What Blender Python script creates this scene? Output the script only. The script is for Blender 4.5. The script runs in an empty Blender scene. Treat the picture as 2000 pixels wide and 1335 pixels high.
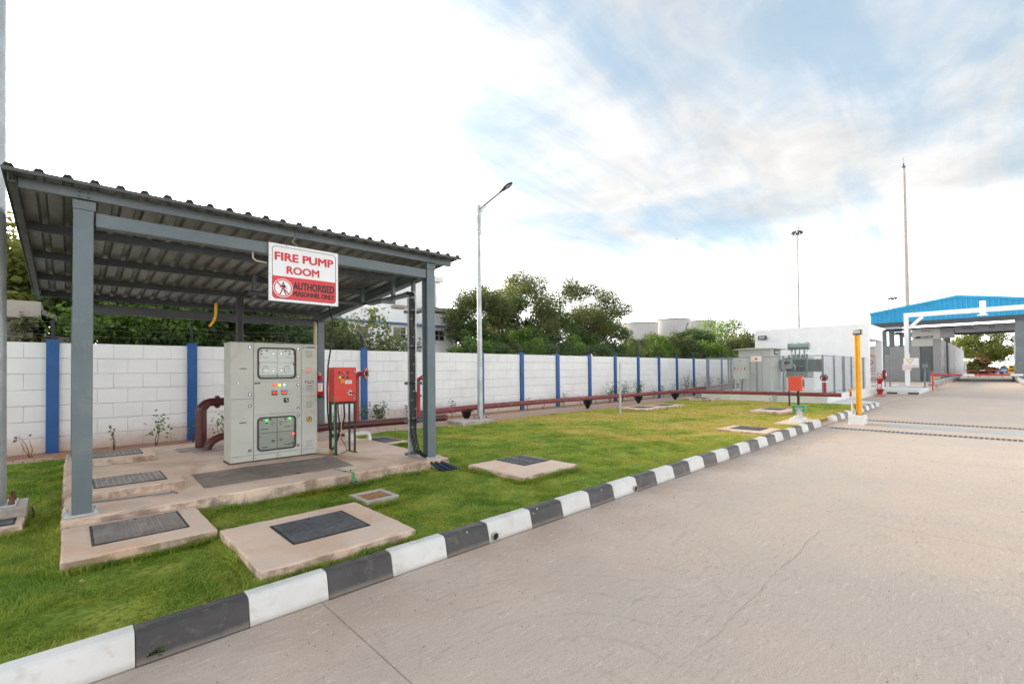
import bpy, bmesh, math, random
import numpy as np
from math import pi, sin, cos, radians
from mathutils import Vector, Matrix

# ------------------------------------------------------------------ camera, sky, sun, exposure
scene = bpy.context.scene
COL = scene.collection
cam_d = bpy.data.cameras.new('camera')
cam = bpy.data.objects.new('camera', cam_d)
COL.objects.link(cam)
scene.camera = cam
cam_d.sensor_width = 36.0
cam_d.lens = 16.244
cam_d.shift_y = 0.0210
cam_d.clip_start = 0.05
cam_d.clip_end = 3000.0
_yaw, _pitch, _roll = 0.806556, 0.015917, -0.009383
_f = Vector((cos(_yaw)*cos(_pitch), sin(_yaw)*cos(_pitch), sin(_pitch)))
_r = Vector((sin(_yaw), -cos(_yaw), 0.0))
_u = _r.cross(_f)
_r2 = _r*cos(_roll) + _u*sin(_roll)
_u2 = -_r*sin(_roll) + _u*cos(_roll)
cam.matrix_world = Matrix(((_r2.x, _u2.x, -_f.x, 0.0), (_r2.y, _u2.y, -_f.y, 0.0), (_r2.z, _u2.z, -_f.z, 1.55), (0, 0, 0, 1)))

scene.view_settings.view_transform = 'Standard'
scene.view_settings.look = 'None'
scene.view_settings.exposure = 2.42
scene.view_settings.gamma = 1.0
scene.view_settings.use_curve_mapping = False
scene.cycles.max_bounces = 8
scene.cycles.transparent_max_bounces = 12
scene.cycles.use_adaptive_sampling = True
scene.cycles.use_denoising = True
scene.cycles.sample_clamp_indirect = 6.0

SUN_EL, SUN_AZ = radians(12.3), radians(92.4)          # azimuth measured from +X towards +Y
SUN_DIR = Vector((cos(SUN_EL)*cos(SUN_AZ), cos(SUN_EL)*sin(SUN_AZ), sin(SUN_EL)))
world = bpy.data.worlds.new('World')
scene.world = world
world.use_nodes = True
def build_world():
    nt = world.node_tree
    nt.nodes.clear()
    N, L = nt.nodes.new, nt.links.new
    def math_(op, a, b=None, c=None, clamp=False):
        n = N('ShaderNodeMath'); n.operation = op; n.use_clamp = clamp
        for i, v in enumerate((a, b, c)):
            if v is None: continue
            if isinstance(v, (int, float)): n.inputs[i].default_value = v
            else: L(v, n.inputs[i])
        return n.outputs[0]
    out = N('ShaderNodeOutputWorld'); bg = N('ShaderNodeBackground')
    bg.inputs['Strength'].default_value = 0.1
    L(bg.outputs[0], out.inputs[0])
    sky = N('ShaderNodeTexSky'); sky.sky_type = 'NISHITA'; sky.sun_disc = False
    sky.sun_elevation = SUN_EL; sky.sun_rotation = pi/2 - SUN_AZ
    sky.air_density = 1.0; sky.dust_density = 1.5; sky.ozone_density = 1.4
    tc = N('ShaderNodeTexCoord')
    nrm = N('ShaderNodeVectorMath'); nrm.operation = 'NORMALIZE'; L(tc.outputs['Generated'], nrm.inputs[0])
    sep = N('ShaderNodeSeparateXYZ'); L(nrm.outputs[0], sep.inputs[0])
    z = math_('MAXIMUM', sep.outputs['Z'], 0.0)
    den = math_('ADD', z, 0.16)
    px = math_('DIVIDE', sep.outputs['X'], den); py = math_('DIVIDE', sep.outputs['Y'], den)
    comb = N('ShaderNodeCombineXYZ'); L(px, comb.inputs[0]); L(py, comb.inputs[1])
    def noise(scale, detail, rough, dist, off, sx=1.0, sy=1.0, rot=0.0):
        mp = N('ShaderNodeMapping'); mp.inputs['Location'].default_value = off
        mp.inputs['Scale'].default_value = (sx, sy, 1); mp.inputs['Rotation'].default_value = (0, 0, rot)
        L(comb.outputs[0], mp.inputs[0])
        n = N('ShaderNodeTexNoise'); n.inputs['Scale'].default_value = scale; n.inputs['Detail'].default_value = detail
        n.inputs['Roughness'].default_value = rough; n.inputs['Distortion'].default_value = dist
        L(mp.outputs[0], n.inputs['Vector'])
        return n.outputs['Fac']
    big = noise(1.7, 10.0, 0.56, 0.35, (1.0, 5.2, 0.0), 1.0, 0.8, 0.5)
    streak = noise(2.6, 9.0, 0.60, 0.5, (2.3, 0.4, 0.0), 0.4, 1.5, -0.55)
    mass = math_('ADD', math_('MULTIPLY', big, 0.85), math_('MULTIPLY', streak, 0.75))
    mass = math_('SUBTRACT', mass, 0.28)
    # cover thickens towards the horizon and towards the sun's side of the sky
    dot = N('ShaderNodeVectorMath'); dot.operation = 'DOT_PRODUCT'
    L(nrm.outputs[0], dot.inputs[0]); dot.inputs[1].default_value = SUN_DIR
    toward = math_('MAXIMUM', dot.outputs['Value'], 0.0)
    hor = math_('SUBTRACT', 1.0, math_('MULTIPLY', z, 2.1, clamp=True))
    cov = math_('ADD', mass, math_('MULTIPLY', math_('POWER', hor, 1.6), 0.24))
    cov = math_('ADD', cov, math_('MULTIPLY', math_('POWER', toward, 4.0), 0.12))
    ramp = N('ShaderNodeMapRange'); ramp.interpolation_type = 'SMOOTHSTEP'
    ramp.inputs['From Min'].default_value = 0.38; ramp.inputs['From Max'].default_value = 0.72
    ramp.inputs['To Min'].default_value = 0.22; ramp.inputs['To Max'].default_value = 1.0
    L(cov, ramp.inputs['Value'])
    # cloud brightness: soft grey variation, brighter round the hidden sun
    shade = noise(3.2, 8.0, 0.62, 0.4, (1.0, 9.0, 0.0))
    lum = math_('ADD', 1.02, math_('MULTIPLY', shade, 1.5))
    low = math_('SUBTRACT', 1.0, math_('MULTIPLY', z, 3.6, clamp=True))
    lum = math_('ADD', lum, math_('MULTIPLY', math_('POWER', low, 1.1), 9.0))
    glow = math_('ADD', math_('MULTIPLY', math_('POWER', toward, 8.0), 10.0), math_('MULTIPLY', math_('POWER', toward, 14.0), 14.0))
    lum = math_('ADD', lum, glow)
    warm = N('ShaderNodeMix'); warm.data_type = 'RGBA'
    L(math_('MULTIPLY', math_('POWER', toward, 6.0), 1.0, clamp=True), warm.inputs['Factor'])
    warm.inputs['A'].default_value = (1.0, 0.988, 0.968, 1); warm.inputs['B'].default_value = (1.0, 0.93, 0.82, 1)
    cl = N('ShaderNodeVectorMath'); cl.operation = 'SCALE'
    L(warm.outputs['Result'], cl.inputs[0]); L(lum, cl.inputs['Scale'])
    # blue gaps: the physical sky seen through high thin haze
    blue = N('ShaderNodeVectorMath'); blue.operation = 'MULTIPLY_ADD'
    L(sky.outputs[0], blue.inputs[0]); blue.inputs[1].default_value = (0.24, 0.24, 0.24); blue.inputs[2].default_value = (0.52, 0.78, 0.98)
    mx = N('ShaderNodeMix'); mx.data_type = 'RGBA'
    L(ramp.outputs[0], mx.inputs['Factor']); L(blue.outputs[0], mx.inputs['A']); L(cl.outputs[0], mx.inputs['B'])
    L(mx.outputs['Result'], bg.inputs['Color'])
build_world()

sun_d = bpy.data.lights.new('sun', 'SUN')
sun_d.energy = 1.3
sun_d.angle = radians(10.0)
sun_d.color = (1.0, 0.80, 0.58)
sun = bpy.data.objects.new('sun', sun_d)
COL.objects.link(sun)
sun.rotation_euler = SUN_DIR.to_track_quat('Z', 'Y').to_euler()

# ------------------------------------------------------------------ object helpers
def tag(o, label=None, cat=None, group=None, kind=None):
    if label: o['label'] = label
    if cat: o['category'] = cat
    if group: o['group'] = group
    if kind: o['kind'] = kind
    return o
def thing(name, loc, label=None, cat=None, group=None, kind=None):
    o = bpy.data.objects.new(name, None)
    o.empty_display_size = 0.2
    o.location = loc
    COL.objects.link(o)
    return tag(o, label, cat, group, kind)
def origin_of(o):
    v = Vector((0, 0, 0))
    while o is not None:
        v = v + o.location
        o = o.parent
    return v
def link_mesh(name, me, parent=None, loc=None):
    o = bpy.data.objects.new(name, me)
    COL.objects.link(o)
    if parent: o.parent = parent
    if loc is not None: o.location = loc
    return o
def copy_tree(o, parent=None):
    c = o.copy(); COL.objects.link(c)
    if parent is not None: c.parent = parent
    for ch in list(o.children): copy_tree(ch, c)
    return c

class MB:
    """collects shapes, in world coordinates, and links them as one mesh object"""
    def __init__(s): s.v = []; s.f = []; s.mi = []; s.m = 0; s.sm = []
    def add(s, vs, fs, smooth=False):
        b = len(s.v); s.v += [tuple(p) for p in vs]
        for f in fs: s.f.append([i+b for i in f]); s.mi.append(s.m); s.sm.append(smooth)
        return s
    def box(s, x0, x1, y0, y1, z0, z1):
        v = [(x0,y0,z0),(x1,y0,z0),(x1,y1,z0),(x0,y1,z0),(x0,y0,z1),(x1,y0,z1),(x1,y1,z1),(x0,y1,z1)]
        return s.add(v, [(0,3,2,1),(4,5,6,7),(0,1,5,4),(1,2,6,5),(2,3,7,6),(3,0,4,7)])
    def bar(s, a, b, w, h=None, up=(0,0,1)):
        a, b = Vector(a), Vector(b); h = h or w
        d = (b-a).normalized(); u = Vector(up)
        if abs(d.dot(u)) > 0.98: u = Vector((0,1,0))
        sd = d.cross(u).normalized(); u = sd.cross(d).normalized()
        v = []
        for p in (a, b):
            for q, r in ((-1,-1),(1,-1),(1,1),(-1,1)): v.append(p + sd*(q*w/2) + u*(r*h/2))
        return s.add(v, [(3,2,1,0),(4,5,6,7),(0,1,5,4),(1,2,6,5),(2,3,7,6),(3,0,4,7)])
    def tube(s, pts, r, n=8, caps=True, smooth=True):
        pts = [Vector(p) for p in pts]
        rr = r if isinstance(r, (list, tuple)) else [r]*len(pts)
        vs = []; fs = []; pu = None
        for i, p in enumerate(pts):
            d = (pts[min(i+1, len(pts)-1)] - pts[max(i-1, 0)]).normalized()
            if pu is None:
                pu = Vector((0,0,1)) if abs(d.z) < 0.9 else Vector((0,1,0))
            u = (pu - d*pu.dot(d)).normalized(); w = d.cross(u); pu = u
            for k in range(n):
                a = 2*pi*k/n
                vs.append(p + (u*cos(a) + w*sin(a))*rr[i])
        for i in range(len(pts)-1):
            for k in range(n):
                fs.append((i*n+k, i*n+(k+1) % n, (i+1)*n+(k+1) % n, (i+1)*n+k))
        s.add(vs, fs, smooth)
        if caps:
            s.add(vs[:n], [tuple(range(n-1, -1, -1))]); s.add(vs[-n:], [tuple(range(n))])
        return s
    def cyl(s, a, b, r, n=12, r2=None): return s.tube([a, b], [r, r if r2 is None else r2], n)
    def lathe(s, c, prof, n=14, axis='Z', smooth=True):
        vs = []; fs = []
        for (r, h) in prof:
            for k in range(n):
                a = 2*pi*k/n; x, y = r*cos(a), r*sin(a)
                if axis == 'Z': p = (x, y, h)
                elif axis == 'Y': p = (x, h, y)
                else: p = (h, x, y)
                vs.append((c[0]+p[0], c[1]+p[1], c[2]+p[2]))
        m = len(prof)
        for i in range(m-1):
            for k in range(n): fs.append((i*n+k, i*n+(k+1) % n, (i+1)*n+(k+1) % n, (i+1)*n+k))
        s.add(vs, fs, smooth)
        s.add(vs[:n], [tuple(range(n-1, -1, -1))]); s.add(vs[-n:], [tuple(range(n))])
        return s
    def prism(s, poly, a, b, axis='Z'):
        """poly of 2-D points swept from a to b along an axis: Z (x,y), Y (x,z), X (y,z)"""
        def P(q, t):
            if axis == 'Z': return (q[0], q[1], t)
            if axis == 'Y': return (q[0], t, q[1])
            return (t, q[0], q[1])
        n = len(poly)
        v = [P(q, a) for q in poly] + [P(q, b) for q in poly]
        f = [tuple(range(n-1, -1, -1)), tuple(range(n, 2*n))] + [(i, (i+1) % n, n+(i+1) % n, n+i) for i in range(n)]
        return s.add(v, f)
    def mesh(s, name, mats, o=Vector((0,0,0))):
        me = bpy.data.meshes.new(name)
        me.from_pydata([(p[0]-o.x, p[1]-o.y, p[2]-o.z) for p in s.v], [], s.f)
        if not isinstance(mats, (list, tuple)): mats = [mats]
        for m in mats: me.materials.append(m)
        me.polygons.foreach_set('material_index', s.mi)
        me.polygons.foreach_set('use_smooth', s.sm)
        bm = bmesh.new(); bm.from_mesh(me); bmesh.ops.recalc_face_normals(bm, faces=bm.faces); bm.to_mesh(me); bm.free()
        me.update()
        return me
    def build(s, name, mats, parent=None, bevel=0.0, seg=1, at=None):
        """at: world point used as the object's own origin when it has no parent"""
        if parent is not None:
            o = link_mesh(name, s.mesh(name, mats, origin_of(parent)), parent)
        else:
            at = Vector(at) if at is not None else Vector((0,0,0))
            o = link_mesh(name, s.mesh(name, mats, at)); o.location = at
        if bevel:
            b = o.modifiers.new('edge', 'BEVEL'); b.width = bevel; b.segments = seg; b.limit_method = 'ANGLE'; b.angle_limit = radians(40)
        return o

def rough_slab(name, mat, x0, x1, y0, y1, z0, z1, parent=None, step=0.12, jit=0.006, bev=0.012, seed=0, at=None):
    """a cast concrete block: cut into cells, its edges chipped and wavy"""
    rnd = random.Random(seed)
    nx, ny = max(2, int((x1-x0)/step)), max(2, int((y1-y0)/step))
    bm = bmesh.new()
    org = origin_of(parent) if parent is not None else Vector(at if at is not None else (0,0,0))
    def g(i, j, z, k):
        x = x0 + (x1-x0)*i/nx; y = y0 + (y1-y0)*j/ny
        return (x, y, z)
    top = {}; bot = {}; mid = {}
    for i in range(nx+1):
        for j in range(ny+1):
            e = i in (0, nx) or j in (0, ny)
            x, y, z = g(i, j, z1, 0)
            jx = rnd.uniform(-jit, jit) if e else 0; jy = rnd.uniform(-jit, jit) if e else 0
            if e:
                ix = bev if i == 0 else (-bev if i == nx else 0); iy = bev if j == 0 else (-bev if j == ny else 0)
                q = rnd.uniform(0.4, 1.6)
                top[i, j] = bm.verts.new((x+ix*q+jx*.5-org.x, y+iy*q+jy*.5-org.y, z+rnd.uniform(-jit, jit)*.35-org.z))
                mid[i, j] = bm.verts.new((x+jx-org.x, y+jy-org.y, z-bev*q-org.z))
                bot[i, j] = bm.verts.new((x+jx*1.5-org.x, y+jy*1.5-org.y, z0-org.z))
            else:
                top[i, j] = bm.verts.new((x-org.x, y-org.y, z+rnd.uniform(-jit, jit)*.25-org.z))
    for i in range(nx):
        for j in range(ny):
            bm.faces.new((top[i, j], top[i+1, j], top[i+1, j+1], top[i, j+1]))
    ring = [(i, 0) for i in range(nx)] + [(nx, j) for j in range(ny)] + [(i, ny) for i in range(nx, 0, -1)] + [(0, j) for j in range(ny, 0, -1)]
    for a, b in zip(ring, ring[1:]+ring[:1]):
        bm.faces.new((mid[a], mid[b], top[b], top[a])); bm.faces.new((bot[a], bot[b], mid[b], mid[a]))
    bmesh.ops.recalc_face_normals(bm, faces=bm.faces)
    me = bpy.data.meshes.new(name); bm.to_mesh(me); bm.free(); me.materials.append(mat)
    o = link_mesh(name, me, parent)
    if parent is None: o.location = org
    return o

def text_mb(mb, s, x, y, z, h, facing='-Y', bold=0.0, sx=1.0, depth=0.0015, align='LEFT', space=1.0, width=None):
    """flat lettering, built as thin raised shapes: cap height h, starting (or centred) at the given point"""
    cu = bpy.data.curves.new('lettering', 'FONT')
    cu.body = s; cu.size = 1.0; cu.extrude = 0.0; cu.space_character = space; cu.resolution_u = 3
    ob = bpy.data.objects.new('lettering', cu); COL.objects.link(ob)
    dg = bpy.context.evaluated_depsgraph_get(); me = bpy.data.meshes.new_from_object(ob.evaluated_get(dg))
    vs = [v.co.copy() for v in me.vertices]; fs = [tuple(p.vertices) for p in me.polygons]
    bpy.data.objects.remove(ob); bpy.data.curves.remove(cu); bpy.data.meshes.remove(me)
    if not vs: return
    x0, x1 = min(v.x for v in vs), max(v.x for v in vs); k = h/0.70
    kx = k*sx
    if width: kx = width/(x1-x0)
    off = {'LEFT': x0, 'CENTER': (x0+x1)/2, 'RIGHT': x1}[align]
    # heavier strokes: the outline struck several times, each a hair in front of the last
    strikes = [(0, 0)] if not bold else [(0, 0)]+[(bold*cos(2*pi*i/8), bold*.8*sin(2*pi*i/8)) for i in range(8)]
    for q, (ox, oy) in enumerate(strikes):
        out = []
        for v in vs:
            a = (v.x-off+ox)*kx; b = (v.y+oy)*k; dd = depth+.00012*q
            if facing == '-Y': out.append((x+a, y-dd, z+b))
            elif facing == '-X': out.append((x-dd, y-a, z+b))
        mb.add(out, fs)
    return (x1-x0)*kx

# ------------------------------------------------------------------ materials
def S(r, g, b):
    def c(u):
        u /= 255.0
        return u/12.92 if u <= 0.04045 else ((u+0.055)/1.055)**2.4
    return (c(r), c(g), c(b))
MATS = {}
class NT:
    def __init__(s, name):
        s.mat = bpy.data.materials.new(name); s.mat.use_nodes = True
        s.nt = s.mat.node_tree; s.nt.nodes.clear()
        s.out = s.N('ShaderNodeOutputMaterial'); s.b = s.N('ShaderNodeBsdfPrincipled')
        s.L(s.b.outputs[0], s.out.inputs[0])
        s.pos = s.N('ShaderNodeNewGeometry').outputs['Position']
        s.tc = s.N('ShaderNodeTexCoord')
    def N(s, t): return s.nt.nodes.new(t)
    def L(s, a, b): s.nt.links.new(a, b)
    def math(s, op, a, b=None, c=None, clamp=False):
        n = s.N('ShaderNodeMath'); n.operation = op; n.use_clamp = clamp
        for i, v in enumerate((a, b, c)):
            if v is None: continue
            if isinstance(v, (int, float)): n.inputs[i].default_value = v
            else: s.L(v, n.inputs[i])
        return n.outputs[0]
    def noise(s, scale, detail=4, rough=.55, dist=0., vec=None, stretch=None, rot=None, off=None):
        v = vec or s.pos
        if stretch or rot or off:
            m = s.N('ShaderNodeMapping'); s.L(v, m.inputs[0])
            if stretch: m.inputs['Scale'].default_value = stretch
            if rot: m.inputs['Rotation'].default_value = rot
            if off: m.inputs['Location'].default_value = off
            v = m.outputs[0]
        n = s.N('ShaderNodeTexNoise'); s.L(v, n.inputs['Vector'])
        n.inputs['Scale'].default_value = scale; n.inputs['Detail'].default_value = detail
        n.inputs['Roughness'].default_value = rough; n.inputs['Distortion'].default_value = dist
        return n.outputs['Fac']
    def remap(s, x, a, b, c=0., d=1., smooth=True):
        n = s.N('ShaderNodeMapRange'); n.interpolation_type = 'SMOOTHSTEP' if smooth else 'LINEAR'
        s.L(x, n.inputs['Value'])
        for k, v in (('From Min', a), ('From Max', b), ('To Min', c), ('To Max', d)): n.inputs[k].default_value = v
        return n.outputs[0]
    def mix(s, fac, a, b, mode='MIX'):
        n = s.N('ShaderNodeMix'); n.data_type = 'RGBA'; n.blend_type = mode
        for k, v in (('Factor', fac), ('A', a), ('B', b)):
            if isinstance(v, (int, float)): n.inputs[k].default_value = v
            elif isinstance(v, (tuple, list)): n.inputs[k].default_value = (v[0], v[1], v[2], 1)
            else: s.L(v, n.inputs[k])
        return n.outputs['Result']
    def bump(s, h, strength=.3, dist=.01):
        n = s.N('ShaderNodeBump'); s.L(h, n.inputs['Height'])
        n.inputs['Strength'].default_value = strength; n.inputs['Distance'].default_value = dist
        s.L(n.outputs[0], s.b.inputs['Normal'])
    def sep(s):
        n = s.N('ShaderNodeSeparateXYZ'); s.L(s.pos, n.inputs[0]); return n.outputs
    def done(s, col=None, rough=.6, metal=0., spec=.5):
        if col is not None:
            if isinstance(col, (tuple, list)): s.b.inputs['Base Color'].default_value = (*col[:3], 1)
            else: s.L(col, s.b.inputs['Base Color'])
        if isinstance(rough, (int, float)): s.b.inputs['Roughness'].default_value = rough
        else: s.L(rough, s.b.inputs['Roughness'])
        s.b.inputs['Metallic'].default_value = metal
        s.b.inputs['Specular IOR Level'].default_value = spec
        return s.mat
def vary(c, k): return tuple(max(0., min(1., x*k)) for x in c)
def paint(name, col, rough=.5, metal=0., var=.10, scale=2.5, dirt=None, dirt_amt=.25, dirt_scale=6., bump=.05, bscale=120., spec=.5, splash=None):
    """painted or plain surface: slight tone drift, wear blotches, optional soil splash near its foot"""
    if name in MATS: return MATS[name]
    t = NT(name)
    c = t.mix(t.remap(t.noise(scale, 5), .3, .7), vary(col, 1-var), vary(col, 1+var))
    c = t.mix(t.math('MULTIPLY', t.remap(t.noise(scale*14, 4, .7), .45, .75), var*1.1), c, vary(col, .8))
    if dirt:
        d = t.math('MULTIPLY', t.remap(t.noise(dirt_scale, 8, .65, .4), .52, .72), dirt_amt)
        c = t.mix(d, c, dirt)
    if splash:
        sc, z0, z1, amt = splash
        z = t.sep()[2]
        h = t.math('ADD', z, t.math('MULTIPLY', t.math('SUBTRACT', t.noise(3.5, 6, .65), .5), (z1-z0)*1.1))
        c = t.mix(t.math('MULTIPLY', t.remap(h, z0, z1, 1., 0.), amt), c, sc)
    if bump: t.bump(t.noise(bscale, 3), bump, .004)
    MATS[name] = t.done(c, t.remap(t.noise(scale*5, 4), .3, .7, max(.05, rough-.08), min(1., rough+.08)), metal, spec)
    return MATS[name]

# ------------------------------------------------------------------ material set
STEEL = paint('steel_blue_grey', (.122,.155,.172), .45, 0, .10, 1.6, dirt=(.25,.25,.24), dirt_amt=.35, dirt_scale=4, bump=.06, bscale=60)
STEEL_D = paint('steel_dark_grey', (.062,.072,.082), .5, 0, .12, 2.)
SHEET = paint('roof_sheet_grey', (.22,.225,.22), .4, .25, .12, 2., dirt=(.10,.09,.08), dirt_amt=.5)
GALV = paint('galvanised', (0.42, 0.45, 0.465), .42, .55, .16, 3., dirt=(.26,.25,.24), dirt_amt=.5, dirt_scale=9)
GALV_L = paint('zinc_grey_paint', (0.45, 0.475, 0.48), .5, .2, .1, 3.)
WALLW = paint('white_wall_paint', (.80,.80,.80), .75, 0, .05, 1.2, dirt=(.60,.58,.55), dirt_amt=.22, dirt_scale=1.1, bump=.12, bscale=45, splash=((.50,.32,.20), .08, .55, .7))
WHITE = paint('white_paint', (0.74, 0.735, 0.72), .6, 0, .05, 1.5, dirt=(.5,.45,.39), dirt_amt=.35, dirt_scale=4, bump=.08)
WHITE_C = paint('white_clean', (0.80, 0.80, 0.80), .45, 0, .03, 2.)
KERBW = paint('kerb_white', (.68,.665,.64), .55, 0, .07, 3., dirt=(.46,.40,.34), dirt_amt=.45, dirt_scale=9, bump=.12, bscale=70, splash=((.42,.34,.28), .0, .04, .5))
KERBB = paint('kerb_black', (0.053, 0.049, 0.048), .5, 0, .22, 3., dirt=(.17,.15,.13), dirt_amt=.4, dirt_scale=11, bump=.14, bscale=70, splash=((.28,.23,.19), .0, .04, .6))
BLUE = paint('blue_post_paint', (.004,.080,.275), .45, 0, .10, 2.)
BLUE_R = paint('bright_blue_sheet', (.004,.30,.58), .45, 0, .07, .6)
CREAM = paint('panel_cream_grey', (.51,.515,.465), .42, 0, .05, 1.5, dirt=(.30,.28,.23), dirt_amt=.25, dirt_scale=5, bump=.03)
CREAM_D = paint('panel_inner_cream', (.51,.515,.465), .45, 0, .05, 2.)
CAB = paint('cabinet_grey', (0.40, 0.41, 0.36), .45, 0, .05, 1.)
RED = paint('signal_red', (0.630, 0.037, 0.021), .38, 0, .07, 2., bump=.02)
REDD = paint('deep_red', (0.42, 0.012, 0.016), .3, 0, .08, 3.)
ORANGE = paint('orange_red', (.70,.075,.032), .42, 0, .06, 2.)
MAROON = paint('maroon_pipe', (.085,.016,.018), .36, 0, .16, 1.4, dirt=(.22,.11,.09), dirt_amt=.35, dirt_scale=7, bump=.05)
MAROON_L = paint('weathered_maroon_pipe', (.205,.040,.040), .55, 0, .16, 1.2, dirt=(.38,.24,.2), dirt_amt=.4, dirt_scale=5)
PIPERED = paint('hydrant_red', (0.33, 0.022, 0.022), .4, 0, .12, 3.)
BLACK = paint('black_paint', (0.014, 0.014, 0.015), .5, 0, .25, 3.)
RUBBER = paint('black_cable', (0.016, 0.016, 0.018), .45, 0, .2, 5.)
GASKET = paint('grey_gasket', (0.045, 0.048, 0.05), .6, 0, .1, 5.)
DARK = paint('dark_recess', (0.012, 0.012, 0.012), .9, 0, .1, 5.)
CHROME = paint('chrome', (0.55, 0.56, 0.60), .22, .9, .05, 9.)
YELLOW = paint('yellow_paint', (0.82, 0.40, 0.005), .45, 0, .08, 2., dirt=(.5,.28,.08), dirt_amt=.3)
YEL2 = paint('yellow_plastic', (0.80, 0.42, 0.01), .45, 0, .06, 4.)
GREENP = paint('green_paint', (0.01, 0.30, 0.09), .45, 0, .1, 3.)
NAVY = paint('navy_conduit', (.006,.014,.042), .4, 0, .15, 5.)
PVC = paint('white_pvc', (0.74, 0.73, 0.70), .4, 0, .05, 4.)
BEIGEP = paint('beige_pipe', (0.56, 0.46, 0.33), .5, 0, .08, 4.)
IRON = paint('cast_iron', (0.201, 0.176, 0.162), .6, .2, .22, 4., dirt=(.27,.21,.17), dirt_amt=.6, dirt_scale=7, bump=.1)
IRON_D = paint('cast_iron_dark', (0.090, 0.096, 0.103), .6, .2, .2, 4., dirt=(.18,.16,.15), dirt_amt=.5, dirt_scale=6)
FRAME_I = paint('iron_frame', (0.030, 0.030, 0.032), .7, .2, .2, 4.)
RUST = paint('rusty_steel', (0.16, 0.07, 0.04), .8, .1, .25, 6.)
SGREY = paint('scanner_grey', (.25,.255,.265), .45, .15, .06, .5, dirt=(.3,.24,.2), dirt_amt=.25, dirt_scale=.7)
SGREY_L = paint('scanner_light_grey', (.46,.465,.47), .5, .1, .05, .6)
SGREEN = paint('greenish_grey_steel', (0.13, 0.165, 0.165), .5, 0, .08, 1.)
TRGREEN = paint('transformer_green', (0.205, 0.265, 0.235), .45, .1, .08, 2.)
TRDARK = paint('transformer_fins', (0.075, 0.095, 0.09), .5, .1, .12, 2.)
GREYP = paint('fence_grey', (0.19, 0.215, 0.225), .5, .1, .1, 2.)
TANKW = paint('tank_white', (.40,.39,.38), .6, 0, .06, .08, dirt=(.40,.36,.33), dirt_amt=.4, dirt_scale=.12, bump=0)
MASTC = paint('mast_grey', (0.42, 0.385, 0.36), .5, .2, .06, .5)
BLDW = paint('old_white_building', (.82,.815,.80), .8, 0, .07, .5, dirt=(.26,.26,.27), dirt_amt=.55, dirt_scale=1.1, bump=.05)
OLDC = paint('stained_old_concrete', (.34,.30,.26), .9, 0, .22, 1.2, dirt=(.10,.085,.075), dirt_amt=.8, dirt_scale=1.6, bump=.2, bscale=30)
REDPRINT = paint('sign_red', (0.66, 0.030, 0.040), .4, 0, .02, 3., bump=0)
INKRED = paint('sign_letter_red', (0.62, 0.018, 0.030), .4, 0, .02, 3., bump=0)
INK = paint('sign_letter_black', (.012,.010,.014), .45, 0, .05, 3., bump=0)
PINKP = paint('faded_pink_print', (0.72, 0.42, 0.42), .5, 0, .05, 3., bump=0)
SIGNW = paint('sign_white', (.80,.81,.82), .35, 0, .02, 2., bump=0)
LAMPG = paint('grey_lamp_housing', (0.055, 0.058, 0.064), .45, .2, .1, 6.)
GLASSP = paint('lamp_lens', (0.32, 0.34, 0.36), .12, 0, .05, 6.)
DRY = paint('dry_stalk', (0.22, 0.13, 0.07), .85, 0, .2, 20.)
MAT_B = paint('worn_brown_mat', (.225,.175,.145), .9, 0, .16, 2.2, dirt=(.42,.32,.25), dirt_amt=.7, dirt_scale=4, bump=.25, bscale=35)
def emis(name, col, s):
    m = bpy.data.materials.new(name); m.use_nodes = True
    b = m.node_tree.nodes['Principled BSDF']
    b.inputs['Base Color'].default_value = (*[x*.5 for x in col], 1); b.inputs['Roughness'].default_value = .3
    b.inputs['Emission Color'].default_value = (*col, 1); b.inputs['Emission Strength'].default_value = s
    return m
L_RED = emis('lit_red_lamp', (1, .06, .02), .75); L_YEL = emis('lit_yellow_lamp', (1, .75, .02), .8)
L_BLU = emis('lit_blue_lamp', (.18, .42, 1), .9); L_GRN = emis("lit_green_lamp", (.05, 1, .12), .45)
D_RED = paint('unlit_red_lens', (.40, .05, .05), .25, 0, .05, 9.); D_GRN = paint('unlit_green_lens', (.10, .22, .08), .25, 0, .05, 9.)
D_AMB = paint('unlit_amber_lens', (.5, .30, .05), .25, 0, .05, 9.); D_PNK = paint('pale_pink_lens', (.62, .36, .36), .3, 0, .05, 9.)
D_BLU = paint('unlit_blue_lens', (.03, .12, .38), .25, 0, .05, 9.)
def glass(name, tint=(.95, .97, .96), rough=.03):
    t = NT(name)
    tr = t.N('ShaderNodeBsdfTransparent'); tr.inputs[0].default_value = (*tint, 1)
    gl = t.N('ShaderNodeBsdfGlossy'); gl.inputs['Roughness'].default_value = rough
    fr = t.N('ShaderNodeFresnel'); fr.inputs[0].default_value = 1.45
    mx = t.N('ShaderNodeMixShader'); t.L(fr.outputs[0], mx.inputs[0]); t.L(tr.outputs[0], mx.inputs[1]); t.L(gl.outputs[0], mx.inputs[2])
    t.L(mx.outputs[0], t.out.inputs[0]); return t.mat
GLASS = glass('clear_window')
DGLASS = paint('dark_window', (.02, .024, .03), .12, 0, .1, 2.)

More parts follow.
